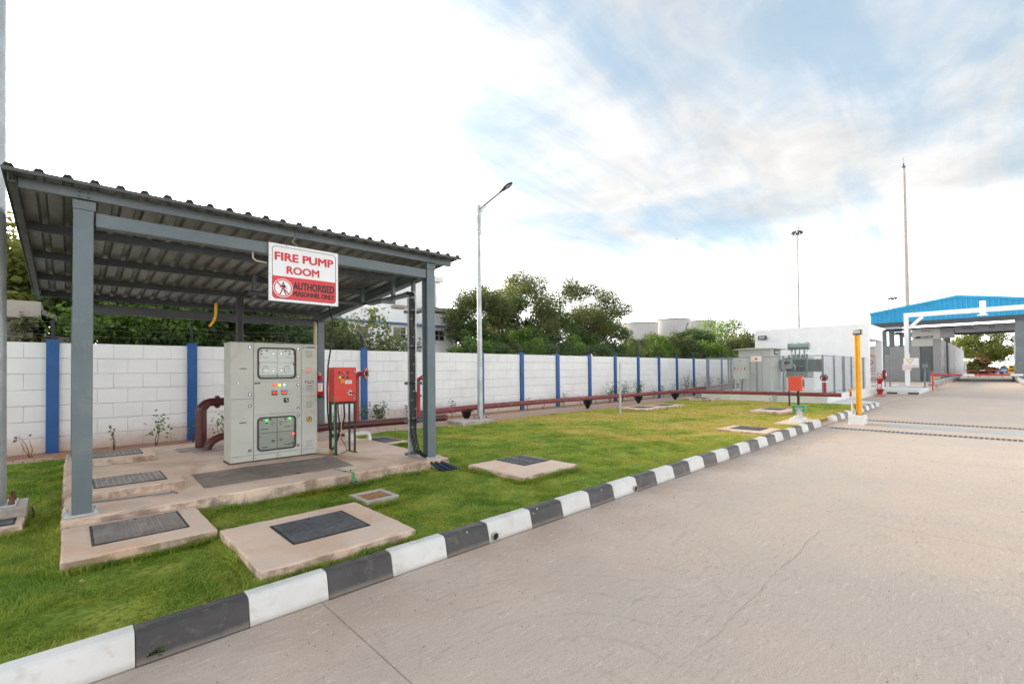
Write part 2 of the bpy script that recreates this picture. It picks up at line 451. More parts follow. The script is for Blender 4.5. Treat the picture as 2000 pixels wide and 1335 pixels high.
def concrete(name, c1, c2, stain, stain_amt, scale=1.6, pits=.5, bump=.35, dark=None):
    t = NT(name)
    c = t.mix(t.remap(t.noise(scale, 7, .6), .32, .68), c1, c2)
    c = t.mix(t.math('MULTIPLY', t.remap(t.noise(scale*.55, 6, .6, .6, off=(3,1,2)), .48, .70), stain_amt), c, stain)
    fine = t.noise(70, 5, .7)
    c = t.mix(t.math('MULTIPLY', t.remap(fine, .56, .70), pits*.7), c, vary(c1, .6))
    c = t.mix(t.math('MULTIPLY', t.remap(t.noise(26, 5, .7, off=(5,5,5)), .56, .72), .35), c, vary(c2, 1.18))
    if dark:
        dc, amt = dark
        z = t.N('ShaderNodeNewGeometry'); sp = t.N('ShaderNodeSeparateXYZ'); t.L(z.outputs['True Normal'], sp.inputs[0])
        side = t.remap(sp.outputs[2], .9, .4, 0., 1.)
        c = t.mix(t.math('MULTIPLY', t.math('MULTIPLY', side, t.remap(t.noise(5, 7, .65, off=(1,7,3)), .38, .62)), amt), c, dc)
    h = t.math('ADD', t.math('MULTIPLY', fine, .5), t.noise(9, 6, .6))
    t.bump(h, bump, .012)
    return t.done(c, .85, 0, .3)
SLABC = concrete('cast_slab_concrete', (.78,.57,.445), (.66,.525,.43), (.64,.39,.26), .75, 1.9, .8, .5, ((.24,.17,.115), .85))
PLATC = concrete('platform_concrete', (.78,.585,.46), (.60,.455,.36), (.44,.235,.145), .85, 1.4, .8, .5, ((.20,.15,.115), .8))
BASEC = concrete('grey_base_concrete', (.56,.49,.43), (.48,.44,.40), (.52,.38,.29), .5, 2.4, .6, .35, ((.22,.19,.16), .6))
GREYC = concrete('grey_floor_concrete', (.34,.33,.315), (.29,.285,.275), (.36,.30,.26), .5, .5, .3, .2)
SOIL = concrete('red_soil', (.46,.215,.125), (.38,.19,.12), (.50,.32,.21), .6, 3., .8, .9)
PAVER = concrete('pink_paver', (.56,.39,.32), (.49,.36,.30), (.44,.24,.16), .6, 3.5, .6, .3)

def road_mat():
    t = NT('worn_road_concrete')
    c = t.mix(t.remap(t.noise(.42, 6, .6, .5), .36, .64), (.645,.515,.42), (.575,.49,.42))
    c = t.mix(t.math('MULTIPLY', t.remap(t.noise(.23, 5, .6, .3, off=(4,2,0)), .50, .68), .6), c, (.54,.48,.43))
    c = t.mix(t.math('MULTIPLY', t.remap(t.noise(.9, 8, .66, .5, off=(9,2,0)), .53, .74), .5), c, (.63,.53,.445))
    sp = t.sep()
    dust = t.math('MULTIPLY', t.remap(sp[1], 1.5, 3.15), t.remap(t.noise(1.1, 7, .6), .25, .7))
    c = t.mix(t.math('MULTIPLY', dust, .6), c, (.46,.315,.24))
    # short broom strokes lying across the lane, in patches, light and dark
    def stroke(sc, off, lo, hi):
        return t.remap(t.noise(sc, 6, .78, .6, rot=(0,0,.78), stretch=(.30, 1.7, 1), off=off), lo, hi)
    patch = t.remap(t.noise(1.3, 5, .65, off=(2,6,0)), .36, .60, .25, 1.)
    c = t.mix(t.math('MULTIPLY', t.math('MULTIPLY', stroke(20, (0,0,0), .53, .66), patch), .7), c, (.40,.315,.26))
    c = t.mix(t.math('MULTIPLY', stroke(26, (5,3,0), .54, .68), .8), c, (.76,.66,.57))
    # pits and specks
    c = t.mix(t.math('MULTIPLY', t.remap(t.noise(42, 5, .8), .61, .69), .85), c, (.23,.18,.15))
    c = t.mix(t.math('MULTIPLY', t.remap(t.noise(95, 3, .7, off=(3,8,1)), .54, .64), .5), c, (.27,.215,.18))
    # trowel sweeps: concentric arcs round scattered centres
    rings = None
    for sc, fr, off in ((.55, 95., (0,0,0)), (.8, 130., (7.1,4.2,0)), (.38, 60., (3.3,1.7,0))):
        mp = t.N('ShaderNodeMapping'); t.L(t.pos, mp.inputs[0]); mp.inputs['Location'].default_value = off
        mp.inputs['Scale'].default_value = (1, 1, 0)
        vo = t.N('ShaderNodeTexVoronoi'); vo.inputs['Scale'].default_value = sc; t.L(mp.outputs[0], vo.inputs['Vector'])
        d = t.math('ADD', t.math('MULTIPLY', vo.outputs['Distance'], fr), t.math('MULTIPLY', t.noise(2.2, 2, .5, off=off), 2.4))
        s = t.math('SINE', d)
        line = t.remap(s, .84, 1.0)
        m = t.math('MULTIPLY', t.remap(t.noise(.75, 4, .6, .3, off=(off[0]+2, off[1]+5, 1)), .49, .62), t.remap(t.noise(7, 4, .7, off=off), .38, .58))
        line = t.math('MULTIPLY', line, m)
        rings = line if rings is None else t.math('MAXIMUM', rings, line)
    c = t.mix(t.math('MULTIPLY', rings, .30), c, (.40,.31,.26))
    track = t.math('MULTIPLY', t.remap(t.noise(.5, 5, .6, .2, stretch=(.25,1.6,1), off=(1,3,0)), .50, .68), .4)
    c = t.mix(track, c, (.55,.475,.425))
    h = t.math('ADD', t.math('MULTIPLY', t.noise(60, 5, .7), .6), t.math('MULTIPLY', stroke(20, (0,0,0), .3, .7), .8))
    h = t.math('SUBTRACT', h, t.math('MULTIPLY', rings, .25))
    t.bump(h, .4, .01)
    return t.done(c, t.remap(t.noise(2.2, 5), .3, .7, .68, .86), 0, .3)
ROADC = road_mat()

def grass_mat(name, blade):
    t = NT(name)
    sp = t.sep()
    dry = t.math('ADD', t.math('MULTIPLY', t.noise(.55, 5, .6, .5), 1.0), t.math('MULTIPLY', t.noise(2.6, 4, .6), .35))
    # the lawn is watered near the shelter and parched further along
    far = t.remap(sp[0], 3.5, 11.0, -.13, .16)
    far2 = t.remap(sp[0], 14., 20., 0., -.06)
    dry = t.math('ADD', t.math('ADD', dry, far), far2)
    d = t.remap(dry, .60, .90)
    g1, g2 = (.185,.325,.036), (.42,.49,.08)
    gm = t.mix(t.remap(t.noise(2.1, 6, .65, .5, off=(4,4,4)), .36, .64), g1, g2)
    yel = t.mix(t.remap(t.noise(3.4, 5, .6, off=(8,1,4)), .35, .65), (.58,.515,.105), (.60,.44,.155))
    mid = (.42,.445,.065)
    c = t.mix(t.remap(d, 0., .5), gm, mid); c = t.mix(t.remap(d, .45, 1.), c, yel)
    if blade:
        at = t.N('ShaderNodeAttribute'); at.attribute_name = 'tone'
        c = t.mix(t.remap(at.outputs['Fac'], .86, 1.0), c, (.33,.25,.09))
        k = t.N('ShaderNodeHueSaturation'); t.L(c, k.inputs['Color'])
        t.L(t.remap(at.outputs['Fac'], 0., .86, .68, 1.35, False), k.inputs['Value'])
        c = k.outputs[0]
        t.done(c, .55, 0, .25)
        tl = t.N('ShaderNodeBsdfTranslucent'); t.L(c, tl.inputs[0])
        mx = t.N('ShaderNodeMixShader'); mx.inputs[0].default_value = .42
        t.L(t.b.outputs[0], mx.inputs[1]); t.L(tl.outputs[0], mx.inputs[2]); t.L(mx.outputs[0], t.out.inputs[0])
        return t.mat
    c = t.mix(t.math('MULTIPLY', t.remap(t.noise(24, 6, .7), .4, .66), t.remap(d, 0., .8, .9, .35)), c, (.14,.15,.035))
    t.bump(t.noise(40, 6, .75), .9, .03)
    return t.done(c, .9, 0, .1)
LAWN = grass_mat('lawn_thatch', False); BLADE = grass_mat('grass_blade', True)

def leaf_mat(name, dark, mid, light, trans=.46):
    t = NT(name)
    at = t.N('ShaderNodeAttribute'); at.attribute_name = 'tone'
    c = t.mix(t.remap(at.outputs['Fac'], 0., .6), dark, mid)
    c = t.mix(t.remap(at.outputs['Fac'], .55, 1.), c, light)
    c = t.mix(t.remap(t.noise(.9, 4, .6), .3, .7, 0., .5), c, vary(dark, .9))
    t.done(c, .5, 0, .3)
    tl = t.N('ShaderNodeBsdfTranslucent'); t.L(c, tl.inputs[0])
    mx = t.N('ShaderNodeMixShader'); mx.inputs[0].default_value = trans
    t.L(t.b.outputs[0], mx.inputs[1]); t.L(tl.outputs[0], mx.inputs[2]); t.L(mx.outputs[0], t.out.inputs[0])
    return t.mat
LEAF_O = leaf_mat('olive_leaves', (0.084,0.112,0.039), (0.180,0.216,0.075), (0.338,0.367,0.135))
LEAF_D = leaf_mat('dark_green_leaves', (0.052,0.096,0.030), (0.113,0.185,0.054), (0.223,0.304,0.092))
LEAF_G = leaf_mat('fresh_green_leaves', (0.090,0.163,0.027), (0.180,0.293,0.050), (0.312,0.429,0.088))
LEAF_Y = leaf_mat('yellowish_leaves', (0.132,0.156,0.035), (0.252,0.280,0.062), (0.432,0.429,0.112))
LEAF_B = leaf_mat('brownish_leaves', (0.132,0.081,0.037), (0.228,0.150,0.069), (0.324,0.234,0.112))
BARK = paint('bark', (.085,.066,.050), .9, 0, .25, 6., bump=.4, bscale=25)

# ------------------------------------------------------------------ ground, road, lawn, kerb
tag(MB().add([(-500,-500,-.03),(700,-500,-.03),(700,700,-.03),(-500,700,-.03)], [(0,1,2,3)]).build('ground', GREYC), kind='structure')

road = thing('road', (0, 0, 0), kind='structure')
MB().box(-12.5, 120, -20, 3.17, -.16, -.006).build('road_base', paint('joint_filler', (.33,.27,.23), .9), road)
xs = [1.24+4.5*k for k in range(-3, 26)]
ys = [-19.4, -11.9, -4.4, 3.17]
rnd = random.Random(3)
cache = {}
for i in range(len(xs)-1):
    for j in range(len(ys)-1):
        w, d = round(xs[i+1]-xs[i], 3), round(ys[j+1]-ys[j], 3)
        if (w, d) not in cache:
            a, b, g, ch = w/2, d/2, .0022, .004
            cache[w, d] = MB().add([(-a+g,-b+g,-.12),(a-g,-b+g,-.12),(a-g,b-g,-.12),(-a+g,b-g,-.12),
                (-a+g,-b+g,-ch),(a-g,-b+g,-ch),(a-g,b-g,-ch),(-a+g,b-g,-ch),
                (-a+g+ch,-b+g+ch,0),(a-g-ch,-b+g+ch,0),(a-g-ch,b-g-ch,0),(-a+g+ch,b-g-ch,0)],
                [(0,1,5,4),(1,2,6,5),(2,3,7,6),(3,0,4,7),(4,5,9,8),(5,6,10,9),(6,7,11,10),(7,4,8,11),(8,9,10,11)]).mesh('road_slab', ROADC)
        link_mesh('road_slab', cache[w, d], road, ((xs[i]+xs[i+1])/2, (ys[j]+ys[j+1])/2, 0))
# a wandering crack along the lane
m = MB(); rr = random.Random(12); x, y = 1.9, 1.15; L_, R_ = [], []
while x < 5.2:
    w = .0018*rr.uniform(.2, 1.4)*(1-.5*abs(x-4.6)/2.8); L_.append((x, y+w, .0018)); R_.append((x, y-w, .0018))
    x += rr.uniform(.03, .09); y += rr.uniform(-.013, .013)+(1.17-y)*.12
n = len(L_); m.add(L_+R_, [(k, k+1, n+k+1, n+k) for k in range(n-1)]); m.build('crack', paint('crack_dirt', (.36,.29,.245), .95), road)
tag(MB().box(22.75, 62, 3.174, 30, -.12, -.001).build('yard_pavement', ROADC), kind='structure')
tag(MB().prism([(14.42,3.174),(15.72,3.174),(15.72,3.95),(14.42,3.95)], -.12, .05).build('pavement', ROADC), kind='structure')

def lawn_noise(x, y):
    return (np.sin(x*3.1+1.3*np.sin(y*2.3))*.5 + np.sin(y*4.7+1.7*np.sin(x*1.9))*.35 + np.sin(x*9.3+y*7.1)*.2 + np.sin(x*17.-y*13.+2*np.sin(y*5))*.12)
def build_lawn():
    x0, x1, y0, y1 = -9.0, 21.85, 3.335, 10.98
    nx, ny = 260, 72
    X, Y = np.meshgrid(np.linspace(x0, x1, nx), np.linspace(y0, y1, ny), indexing='ij')
    Z = .118 + .008*lawn_noise(X*2.2, Y*2.2)
    far = X > 4.0
    keep = lambda i, j: not (X[i, j] > -0.02 and Y[i, j] > 10.02)
    v = np.stack([X.ravel(), Y.ravel(), Z.ravel()], 1)
    f = [(i*ny+j, (i+1)*ny+j, (i+1)*ny+j+1, i*ny+j+1) for i in range(nx-1) for j in range(ny-1) if keep(i, j)]
    me = bpy.data.meshes.new('lawn'); me.from_pydata(v.tolist(), [], f); me.materials.append(LAWN)
    me.polygons.foreach_set('use_smooth', [True]*len(me.polygons))
    tag(link_mesh('lawn', me), kind='structure')
    tag(MB().box(x0, x1, y0+.002, 10.0, -.1, .095).build('soil', SOIL), kind='structure')
build_lawn()
tag(MB().box(-12, 21.8, 9.99, 12.30, -.1, .088).build('soil', SOIL), kind='structure')

# bricks of the narrow path between lawn and wall
path = thing('paved_path', (0, 10.8, .09), kind='structure')
rnd = random.Random(5)
pv = MB(); w, d, h = .112, .112, .03
pv.add([(-w,-d,-.03),(w,-d,-.03),(w,d,-.03),(-w,d,-.03),(-w,-d,h-.006),(w,-d,h-.006),(w,d,h-.006),(-w,d,h-.006),
        (-w+.007,-d+.007,h),(w-.007,-d+.007,h),(w-.007,d-.007,h),(-w+.007,d-.007,h)],
       [(0,1,5,4),(1,2,6,5),(2,3,7,6),(3,0,4,7),(4,5,9,8),(5,6,10,9),(6,7,11,10),(7,4,8,11),(8,9,10,11)])
pm_ = pv.mesh('paver', PAVER)
n_p = 0
rest = MB()
for xa, xb, ya, yb in ((-2.0, -.02, 11.0, 11.55), (4.12, 21.7, 10.06, 11.5)):
    k = 0
    y = ya+.12
    while y < yb:
        x = xa+.12+(.12 if k % 2 else 0)
        while x < xb-.1:
            z = .088+rnd.uniform(-.006, .004)
            if x < 12.0 and n_p < 300:
                o = link_mesh('paver', pm_, path, (x, y-10.8, z-.09)); o.rotation_euler = (rnd.uniform(-.02,.02), rnd.uniform(-.02,.02), rnd.uniform(-.03,.03)); n_p += 1
            elif x >= 12.0:
                rest.add([(p[0]+x, p[1]+y, p[2]+z) for p in pv.v], pv.f)
            x += .242
        y += .242; k += 1
tag(rest.build('paver_field', PAVER, path), kind='stuff')

def build_kerbs():
    prof = [(3.335,-.05),(3.335,.158),(3.325,.168),(3.262,.168),(3.242,.164),(3.226,.153),(3.218,.137),(3.186,.0),(3.184,-.05)]
    edges = [-2.3,-1.75,-1.25,-.74,-.235,.262,.807,1.296,1.785,2.289,2.756,3.317,3.796,4.278,4.747,5.27]
    while edges[-1] < 14.0: edges.append(edges[-1]+.495)
    edges[-1] = 14.42
    e2 = [15.72+.498*k for k in range(15)]
    kerb = thing('kerb', (6, 3.26, 0), kind='structure')
    iw = edges.index(.262)
    n = 0; kr = random.Random(44)
    for seq, first in ((edges, 0), (e2, 1)):
        for a, b in zip(seq, seq[1:]):
            i = seq.index(a)
            white = ((i - iw) % 2 == 1) if first == 0 else (i % 2 == 0)
            jy, jz = kr.uniform(-.0035, .0035), kr.uniform(-.003, .003)
            m = MB(); m.prism([(p[0]+jy+kr.uniform(-.0012,.0012), p[1]+(jz if p[1] > .01 else 0)+kr.uniform(-.0012,.0012)) for p in prof], a+.0012, b-.0012, 'X')
            o = m.build('kerb_stone', KERBW if white else KERBB, kerb, .006, 2)
            n += 1
            if -1 < a < 8:
                o.data.materials[0] = o.data.materials[0]
    # weep holes: short pipe ends set in the kerb face
    for x in (2.815, 5.20):
        wp = MB(); wp.lathe((x, 0, .042), [(.030, 3.172), (.030, 3.30)], 14, 'Y'); r = MB()
        r.lathe((x, 0, .042), [(.037, 3.30), (.037, 3.170), (.031, 3.168), (.031, 3.30)], 14, 'Y')
        r.build('weep_pipe', BASEC, kerb); MB().lathe((x, 0, .042), [(.0305, 3.175), (.0305, 3.2)], 14, 'Y').build('weep_hole', DARK, kerb)
    m = MB(); rr = random.Random(6)
    m.add([(.345,3.1905,.012)]+[(.345+.045*cos(2*pi*k/11)*rr.uniform(.7,1.2), 3.1885, .022+.024*sin(2*pi*k/11)*rr.uniform(.7,1.1)) for k in range(11)], [(0, 1+k, 1+(k+1) % 11) for k in range(11)]); m.build('broken_hole', DARK, kerb)
    m = MB()
    for k in range(60):
        px_, pz_ = .355+rr.gauss(0,.022), .040+rr.gauss(0,.010); e = (px_+rr.uniform(-.008,.008), 3.170+rr.uniform(-.012,.008), pz_+rr.uniform(.0,.014))
        m.add([(px_-.004, 3.187, pz_), (px_+.004, 3.187, pz_), e], [(0,1,2)])
    tag(m.build('moss', paint('moss_green', (.13,.24,.02), .8), kerb), kind='stuff')
    # scuffs of white paint on black stones
    for x, z0, z1, wd in ((1.71,.10,.055,.006),(2.52,.15,.135,.006),(3.36,.13,.118,.005),(3.42,.162,.15,.012),(4.52,.15,.14,.008)):
        yy = lambda z: 3.186+(z/.137)*.032-.0015
        MB().add([(x-wd,yy(z0),z0),(x+wd,yy(z0),z0),(x+wd*.6,yy(z1),z1),(x-wd*.8,yy(z1),z1)], [(0,1,2,3)]).build('paint_scuff', KERBW, kerb)
build_kerbs()
wk = MB(); wk.prism([(21.83,4.6),(22.2,3.9),(22.72,3.338),(23.3,3.19),(24.2,3.9),(27.2,4.6)], -.05, .155)
tag(wk.build('white_edging', WHITE, None, .02, 2, at=(22.5, 4, 0)), 'broad white painted edging from plinth corner to kerb end', 'edging')

# ------------------------------------------------------------------ grass blades
SLABS = [(-.04,.93,4.64,5.64),(.93,2.14,3.42,4.58),(2.25,2.66,4.55,4.99),(4.17,5.28,4.17,5.28),(-1.3,-.29,6.05,6.86),(4.28,4.86,8.0,9.06),
         (14.1,15.6,8.15,9.4),(15.9,17.05,8.2,9.35),(20.55,21.4,8.6,10.0),(15.75,17.2,4.45,5.46),(10.8,11.92,3.36,4.5),
         (-.05,4.1,5.6,10.3),(7.15,8.45,9.55,10.35),(13.2,14.9,3.2,4.0)]
def build_grass():
    rng = np.random.default_rng(11)
    zones = [(-4.0,5.5,3.34,6.2,9500,.0023,.025), (5.5,9.0,3.34,6.2,4600,.0037,.026), (-4.0,0.0,6.2,11.0,2300,.0045,.028), (4.0,9.0,6.2,10.05,2500,.0045,.027),
             (9.0,14.5,3.34,10.05,1200,.007,.026), (14.5,21.8,3.34,10.05,650,.010,.028)]
    P = []; W = []; H = []; FR = []
    for x0,x1,y0,y1,dn,w,h in zones:
        n = int((x1-x0)*(y1-y0)*dn)
        x = rng.uniform(x0,x1,n); y = rng.uniform(y0,y1,n)
        P.append(np.stack([x,y],1)); W.append(np.full(n,w)); H.append(np.full(n,h)); FR.append(np.zeros(n))
    # taller fringe that the mower misses, round slabs, platform and kerb back
    for x0,x1,y0,y1 in SLABS[:7]+[SLABS[9], SLABS[11]]:
        k = 2300 if x1 < 6 else 450
        per = [(x0,y0,x1,y0),(x1,y0,x1,y1),(x1,y1,x0,y1),(x0,y1,x0,y0)]
        for ax,ay,bx,by in per:
            L = math.hypot(bx-ax, by-ay); n = int(L*k*.6)
            tt = rng.uniform(0,1,n); off = np.abs(rng.normal(0,.03,n))+.004
            nx_, ny_ = (by-ay)/L, -(bx-ax)/L
            P.append(np.stack([ax+(bx-ax)*tt+nx_*off, ay+(by-ay)*tt+ny_*off],1)); W.append(np.full(n, .0038 if x1<6 else .008)); H.append(np.full(n,.058)); FR.append(np.ones(n))
    n = 5200; xx = rng.uniform(-3,14,n); P.append(np.stack([xx, 3.345+np.abs(rng.normal(0,.025,n))],1)); W.append(.0035+.0004*np.maximum(0,xx)); H.append(np.full(n,.052)); FR.append(np.ones(n))
    P = np.concatenate(P); W = np.concatenate(W); H = np.concatenate(H); FR = np.concatenate(FR)
    ok = (P[:,1] > 3.338) & ~((P[:,0] > -.02) & (P[:,1] > 10.06)) & (P[:,0] < 21.78)
    for x0,x1,y0,y1 in SLABS: ok &= ~((P[:,0] > x0) & (P[:,0] < x1) & (P[:,1] > y0) & (P[:,1] < y1))
    P, W, H, FR = P[ok], W[ok], H[ok], FR[ok]
    n = len(P); x, y = P[:,0], P[:,1]
    lump = lawn_noise(x*1.7+3, y*1.7) + .6*np.sin(x*11+3*np.sin(y*8))*np.sin(y*10+2*np.sin(x*6))
    h = H*np.clip(.95 + .55*lump, .30, 1.9)*rng.uniform(.6, 1.3, n)
    h[(FR > 0)] = (H*rng.uniform(.55, 1.35, n)*np.clip(.9+.3*lump, .5, 1.3))[FR > 0]
    ang = 3.2*lawn_noise(x*1.1+7, y*1.1+2) + rng.normal(0, 1.2, n)
    lean = h*np.clip(rng.normal(1.0, .45, n), .1, 2.0)
    dx, dy = np.cos(ang)*lean, np.sin(ang)*lean
    ta = ang + pi/2 + rng.normal(0, .6, n)
    wx, wy = np.cos(ta)*W, np.sin(ta)*W
    z0 = np.full(n, .112)
    near = (x < 9.0)
    # near blades: bent, five points; far blades: one broad triangle
    v = np.empty((n, 5, 3))
    v[:,0] = np.stack([x-wx, y-wy, z0],1); v[:,1] = np.stack([x+wx, y+wy, z0],1)
    v[:,2] = np.stack([x+wx*.8+dx*.35, y+wy*.8+dy*.35, z0+h*.62],1); v[:,3] = np.stack([x-wx*.8+dx*.35, y-wy*.8+dy*.35, z0+h*.62],1)
    v[:,4] = np.stack([x+dx, y+dy, z0+h],1)
    base = np.arange(n)[:,None]*5
    quad = np.concatenate([base, base+1, base+2, base+3],1); tri = np.concatenate([base+3, base+2, base+4],1)
    loops = np.concatenate([quad, tri],1).ravel()
    me = bpy.data.meshes.new('grass')
    me.vertices.add(n*5); me.vertices.foreach_set('co', v.astype(np.float32).ravel())
    me.loops.add(len(loops)); me.loops.foreach_set('vertex_index', loops.astype(np.int32))
    me.polygons.add(n*2)
    st = np.stack([np.arange(n)*7, np.arange(n)*7+4],1).ravel()
    me.polygons.foreach_set('loop_start', st.astype(np.int32))
    me.polygons.foreach_set('loop_total', np.tile([4,3], n).astype(np.int32))
    me.update(calc_edges=True)
    a = me.attributes.new('tone', 'FLOAT', 'POINT')
    a.data.foreach_set('value', np.repeat(rng.uniform(0,1,n).astype(np.float32), 5))
    me.materials.append(BLADE)
    tag(link_mesh('grass', me), kind='stuff')
    return n
N_BLADES = build_grass()
# straw, dead leaves and grit lying about
m = MB(); rr = random.Random(31)
def fleck(m, x, y, z, s, el=.4):
    a = rr.uniform(0, 6.28); u = Vector((cos(a), sin(a), rr.uniform(-.25,.25)))*s; w = Vector((-sin(a), cos(a), rr.uniform(-.2,.2)))*s*el; p = Vector((x, y, z))
    m.add([p-u, p-w+Vector((0,0,s*.15)), p+u, p+w+Vector((0,0,s*.1))], [(0,1,2,3)])
for k in range(420):
    x, y = rr.uniform(-2.5, 11), rr.uniform(3.4, 9.9)
    if any(a-.02 < x < b+.02 and c-.02 < y < d+.02 for a, b, c, d in SLABS): continue
    fleck(m, x, y, rr.uniform(.14, .158), rr.uniform(.010, .026), rr.uniform(.12, .5))
tag(m.build('leaf_litter', paint('straw_litter', (.52,.40,.19), .8, 0, .35, 30.)), kind='stuff')
m = MB()
for k in range(520):
    x = rr.uniform(-1.5, 13); d = abs(rr.gauss(0, .5)) if k % 3 else rr.uniform(0, 4.5); y = 3.165-d
    s = rr.uniform(.002, .006)*(1+.06*x); p = (x, y)
    m.add([(x-s,y-s*.7,.0005),(x+s,y-s*.6,.0005),(x+s*.8,y+s,.0005),(x-s*.6,y+s*.8,.0005),(x,y,s*1.1)], [(0,1,4),(1,2,4),(2,3,4),(3,0,4)])
tag(m.build('road_grit', paint('grit_brown', (.30,.225,.17), .9, 0, .4, 40.)), kind='stuff')

# ------------------------------------------------------------------ boundary wall
def build_wall():
    posts = [-2.35,-.225,1.965,3.98,5.992,8.1,10.3,12.273,14.333,16.48,18.459,20.483,22.542,24.538,26.638,28.614,30.676,32.684,34.72,36.76,38.8]
    wall = thing('boundary_wall', (14, 12.3, 0), 'long white precast block wall with blue posts and wire strands', 'wall')
    core = MB(); core.box(-6.5, 38.8, 12.338, 12.40, 0, 2.15); core.build('wall_core', paint('wall_joint', (.60,.59,.575), .9, 0, .1, 3.), wall)
    ch = 2.068/7
    cache = {}
    def block(w):
        w = round(w, 3)
        if w not in cache:
            m = MB(); a, b, c = w/2, ch/2-.003, .005
            f, k = -.035, -.028
            m.add([(-a,.035,-b),(a,.035,-b),(a,.035,b),(-a,.035,b),(-a,k,-b),(a,k,-b),(a,k,b),(-a,k,b),(-a+.003,f,-b+c),(a-.003,f,-b+c),(a-.003,f,b-c),(-a+.003,f,b-c)],
                  [(0,1,5,4),(1,2,6,5),(2,3,7,6),(3,0,4,7),(4,5,9,8),(5,6,10,9),(6,7,11,10),(7,4,8,11),(8,9,10,11),(3,2,1,0)])
            cache[w] = m.mesh('wall_block', WALLW)
        return cache[w]
    rnd = random.Random(8)
    for a, b in zip([-6.4, -4.4]+posts[:-1], [-4.4, -2.35]+posts[1:]):
        xa, xb = a+.085, b-.085
        for r in range(7):
            z = .096+ch*(r+.5)
            if b < 12.5 and a > -2.5:
                cuts = [.16,.39,.62,.85] if r % 2 == 0 else [.27,.5,.735]
                e = [xa]+[xa+(xb-xa)*c for c in cuts]+[xb]
            else:
                e = [xa, xb]
            for p, q in zip(e, e[1:]):
                w = q-p-.0015
                if w < .03: continue
                o = link_mesh('wall_block', block(w), wall, ((p+q)/2-14, 12.335-12.3+rnd.uniform(-.0025,.0025), z+rnd.uniform(-.0015,.0015)))
                o.rotation_euler = (rnd.uniform(-.004,.004), 0, rnd.uniform(-.0015,.0015))
    # posts with sloping wire arms
    pb = MB(); pb.box(-.088,.088,-.06,.13,.0,2.225); pm_ = pb.mesh('post', BLUE)
    ab = MB(); ab.box(-.022,.022,.0,.05,2.225,2.40); ab.bar((0,.025,2.385),(0,.16,2.60),.044,.05,(1,0,0)); am = ab.mesh('wire_arm', BLACK)
    for x in [-6.4,-4.4]+posts:
        o = link_mesh('post', pm_, wall, (x-14, 0, 0))
        link_mesh('wire_arm', am, o, (0, 0, 0))
    wr = MB()
    allp = [-6.4,-4.4]+posts
    for yy, zz in ((.03,2.33),(.085,2.47),(.145,2.565)):
        for a, b in zip(allp, allp[1:]):
            pts = [(a+(b-a)*t/4., 12.3+yy, zz-.03*math.sin(pi*t/4.)) for t in range(5)]
            wr.tube(pts, .0014, 3, False)
    wr.build('fence_wire', GALV, wall)
build_wall()

# ------------------------------------------------------------------ fire pump shelter
tag(rough_slab('concrete_platform', PLATC, -.04, 4.07, 5.64, 10.25, 0, .28, None, .11, .012, .018, 4, at=(2, 7.8, .28)), 'rough pinkish concrete platform under the pump shelter', 'platform')

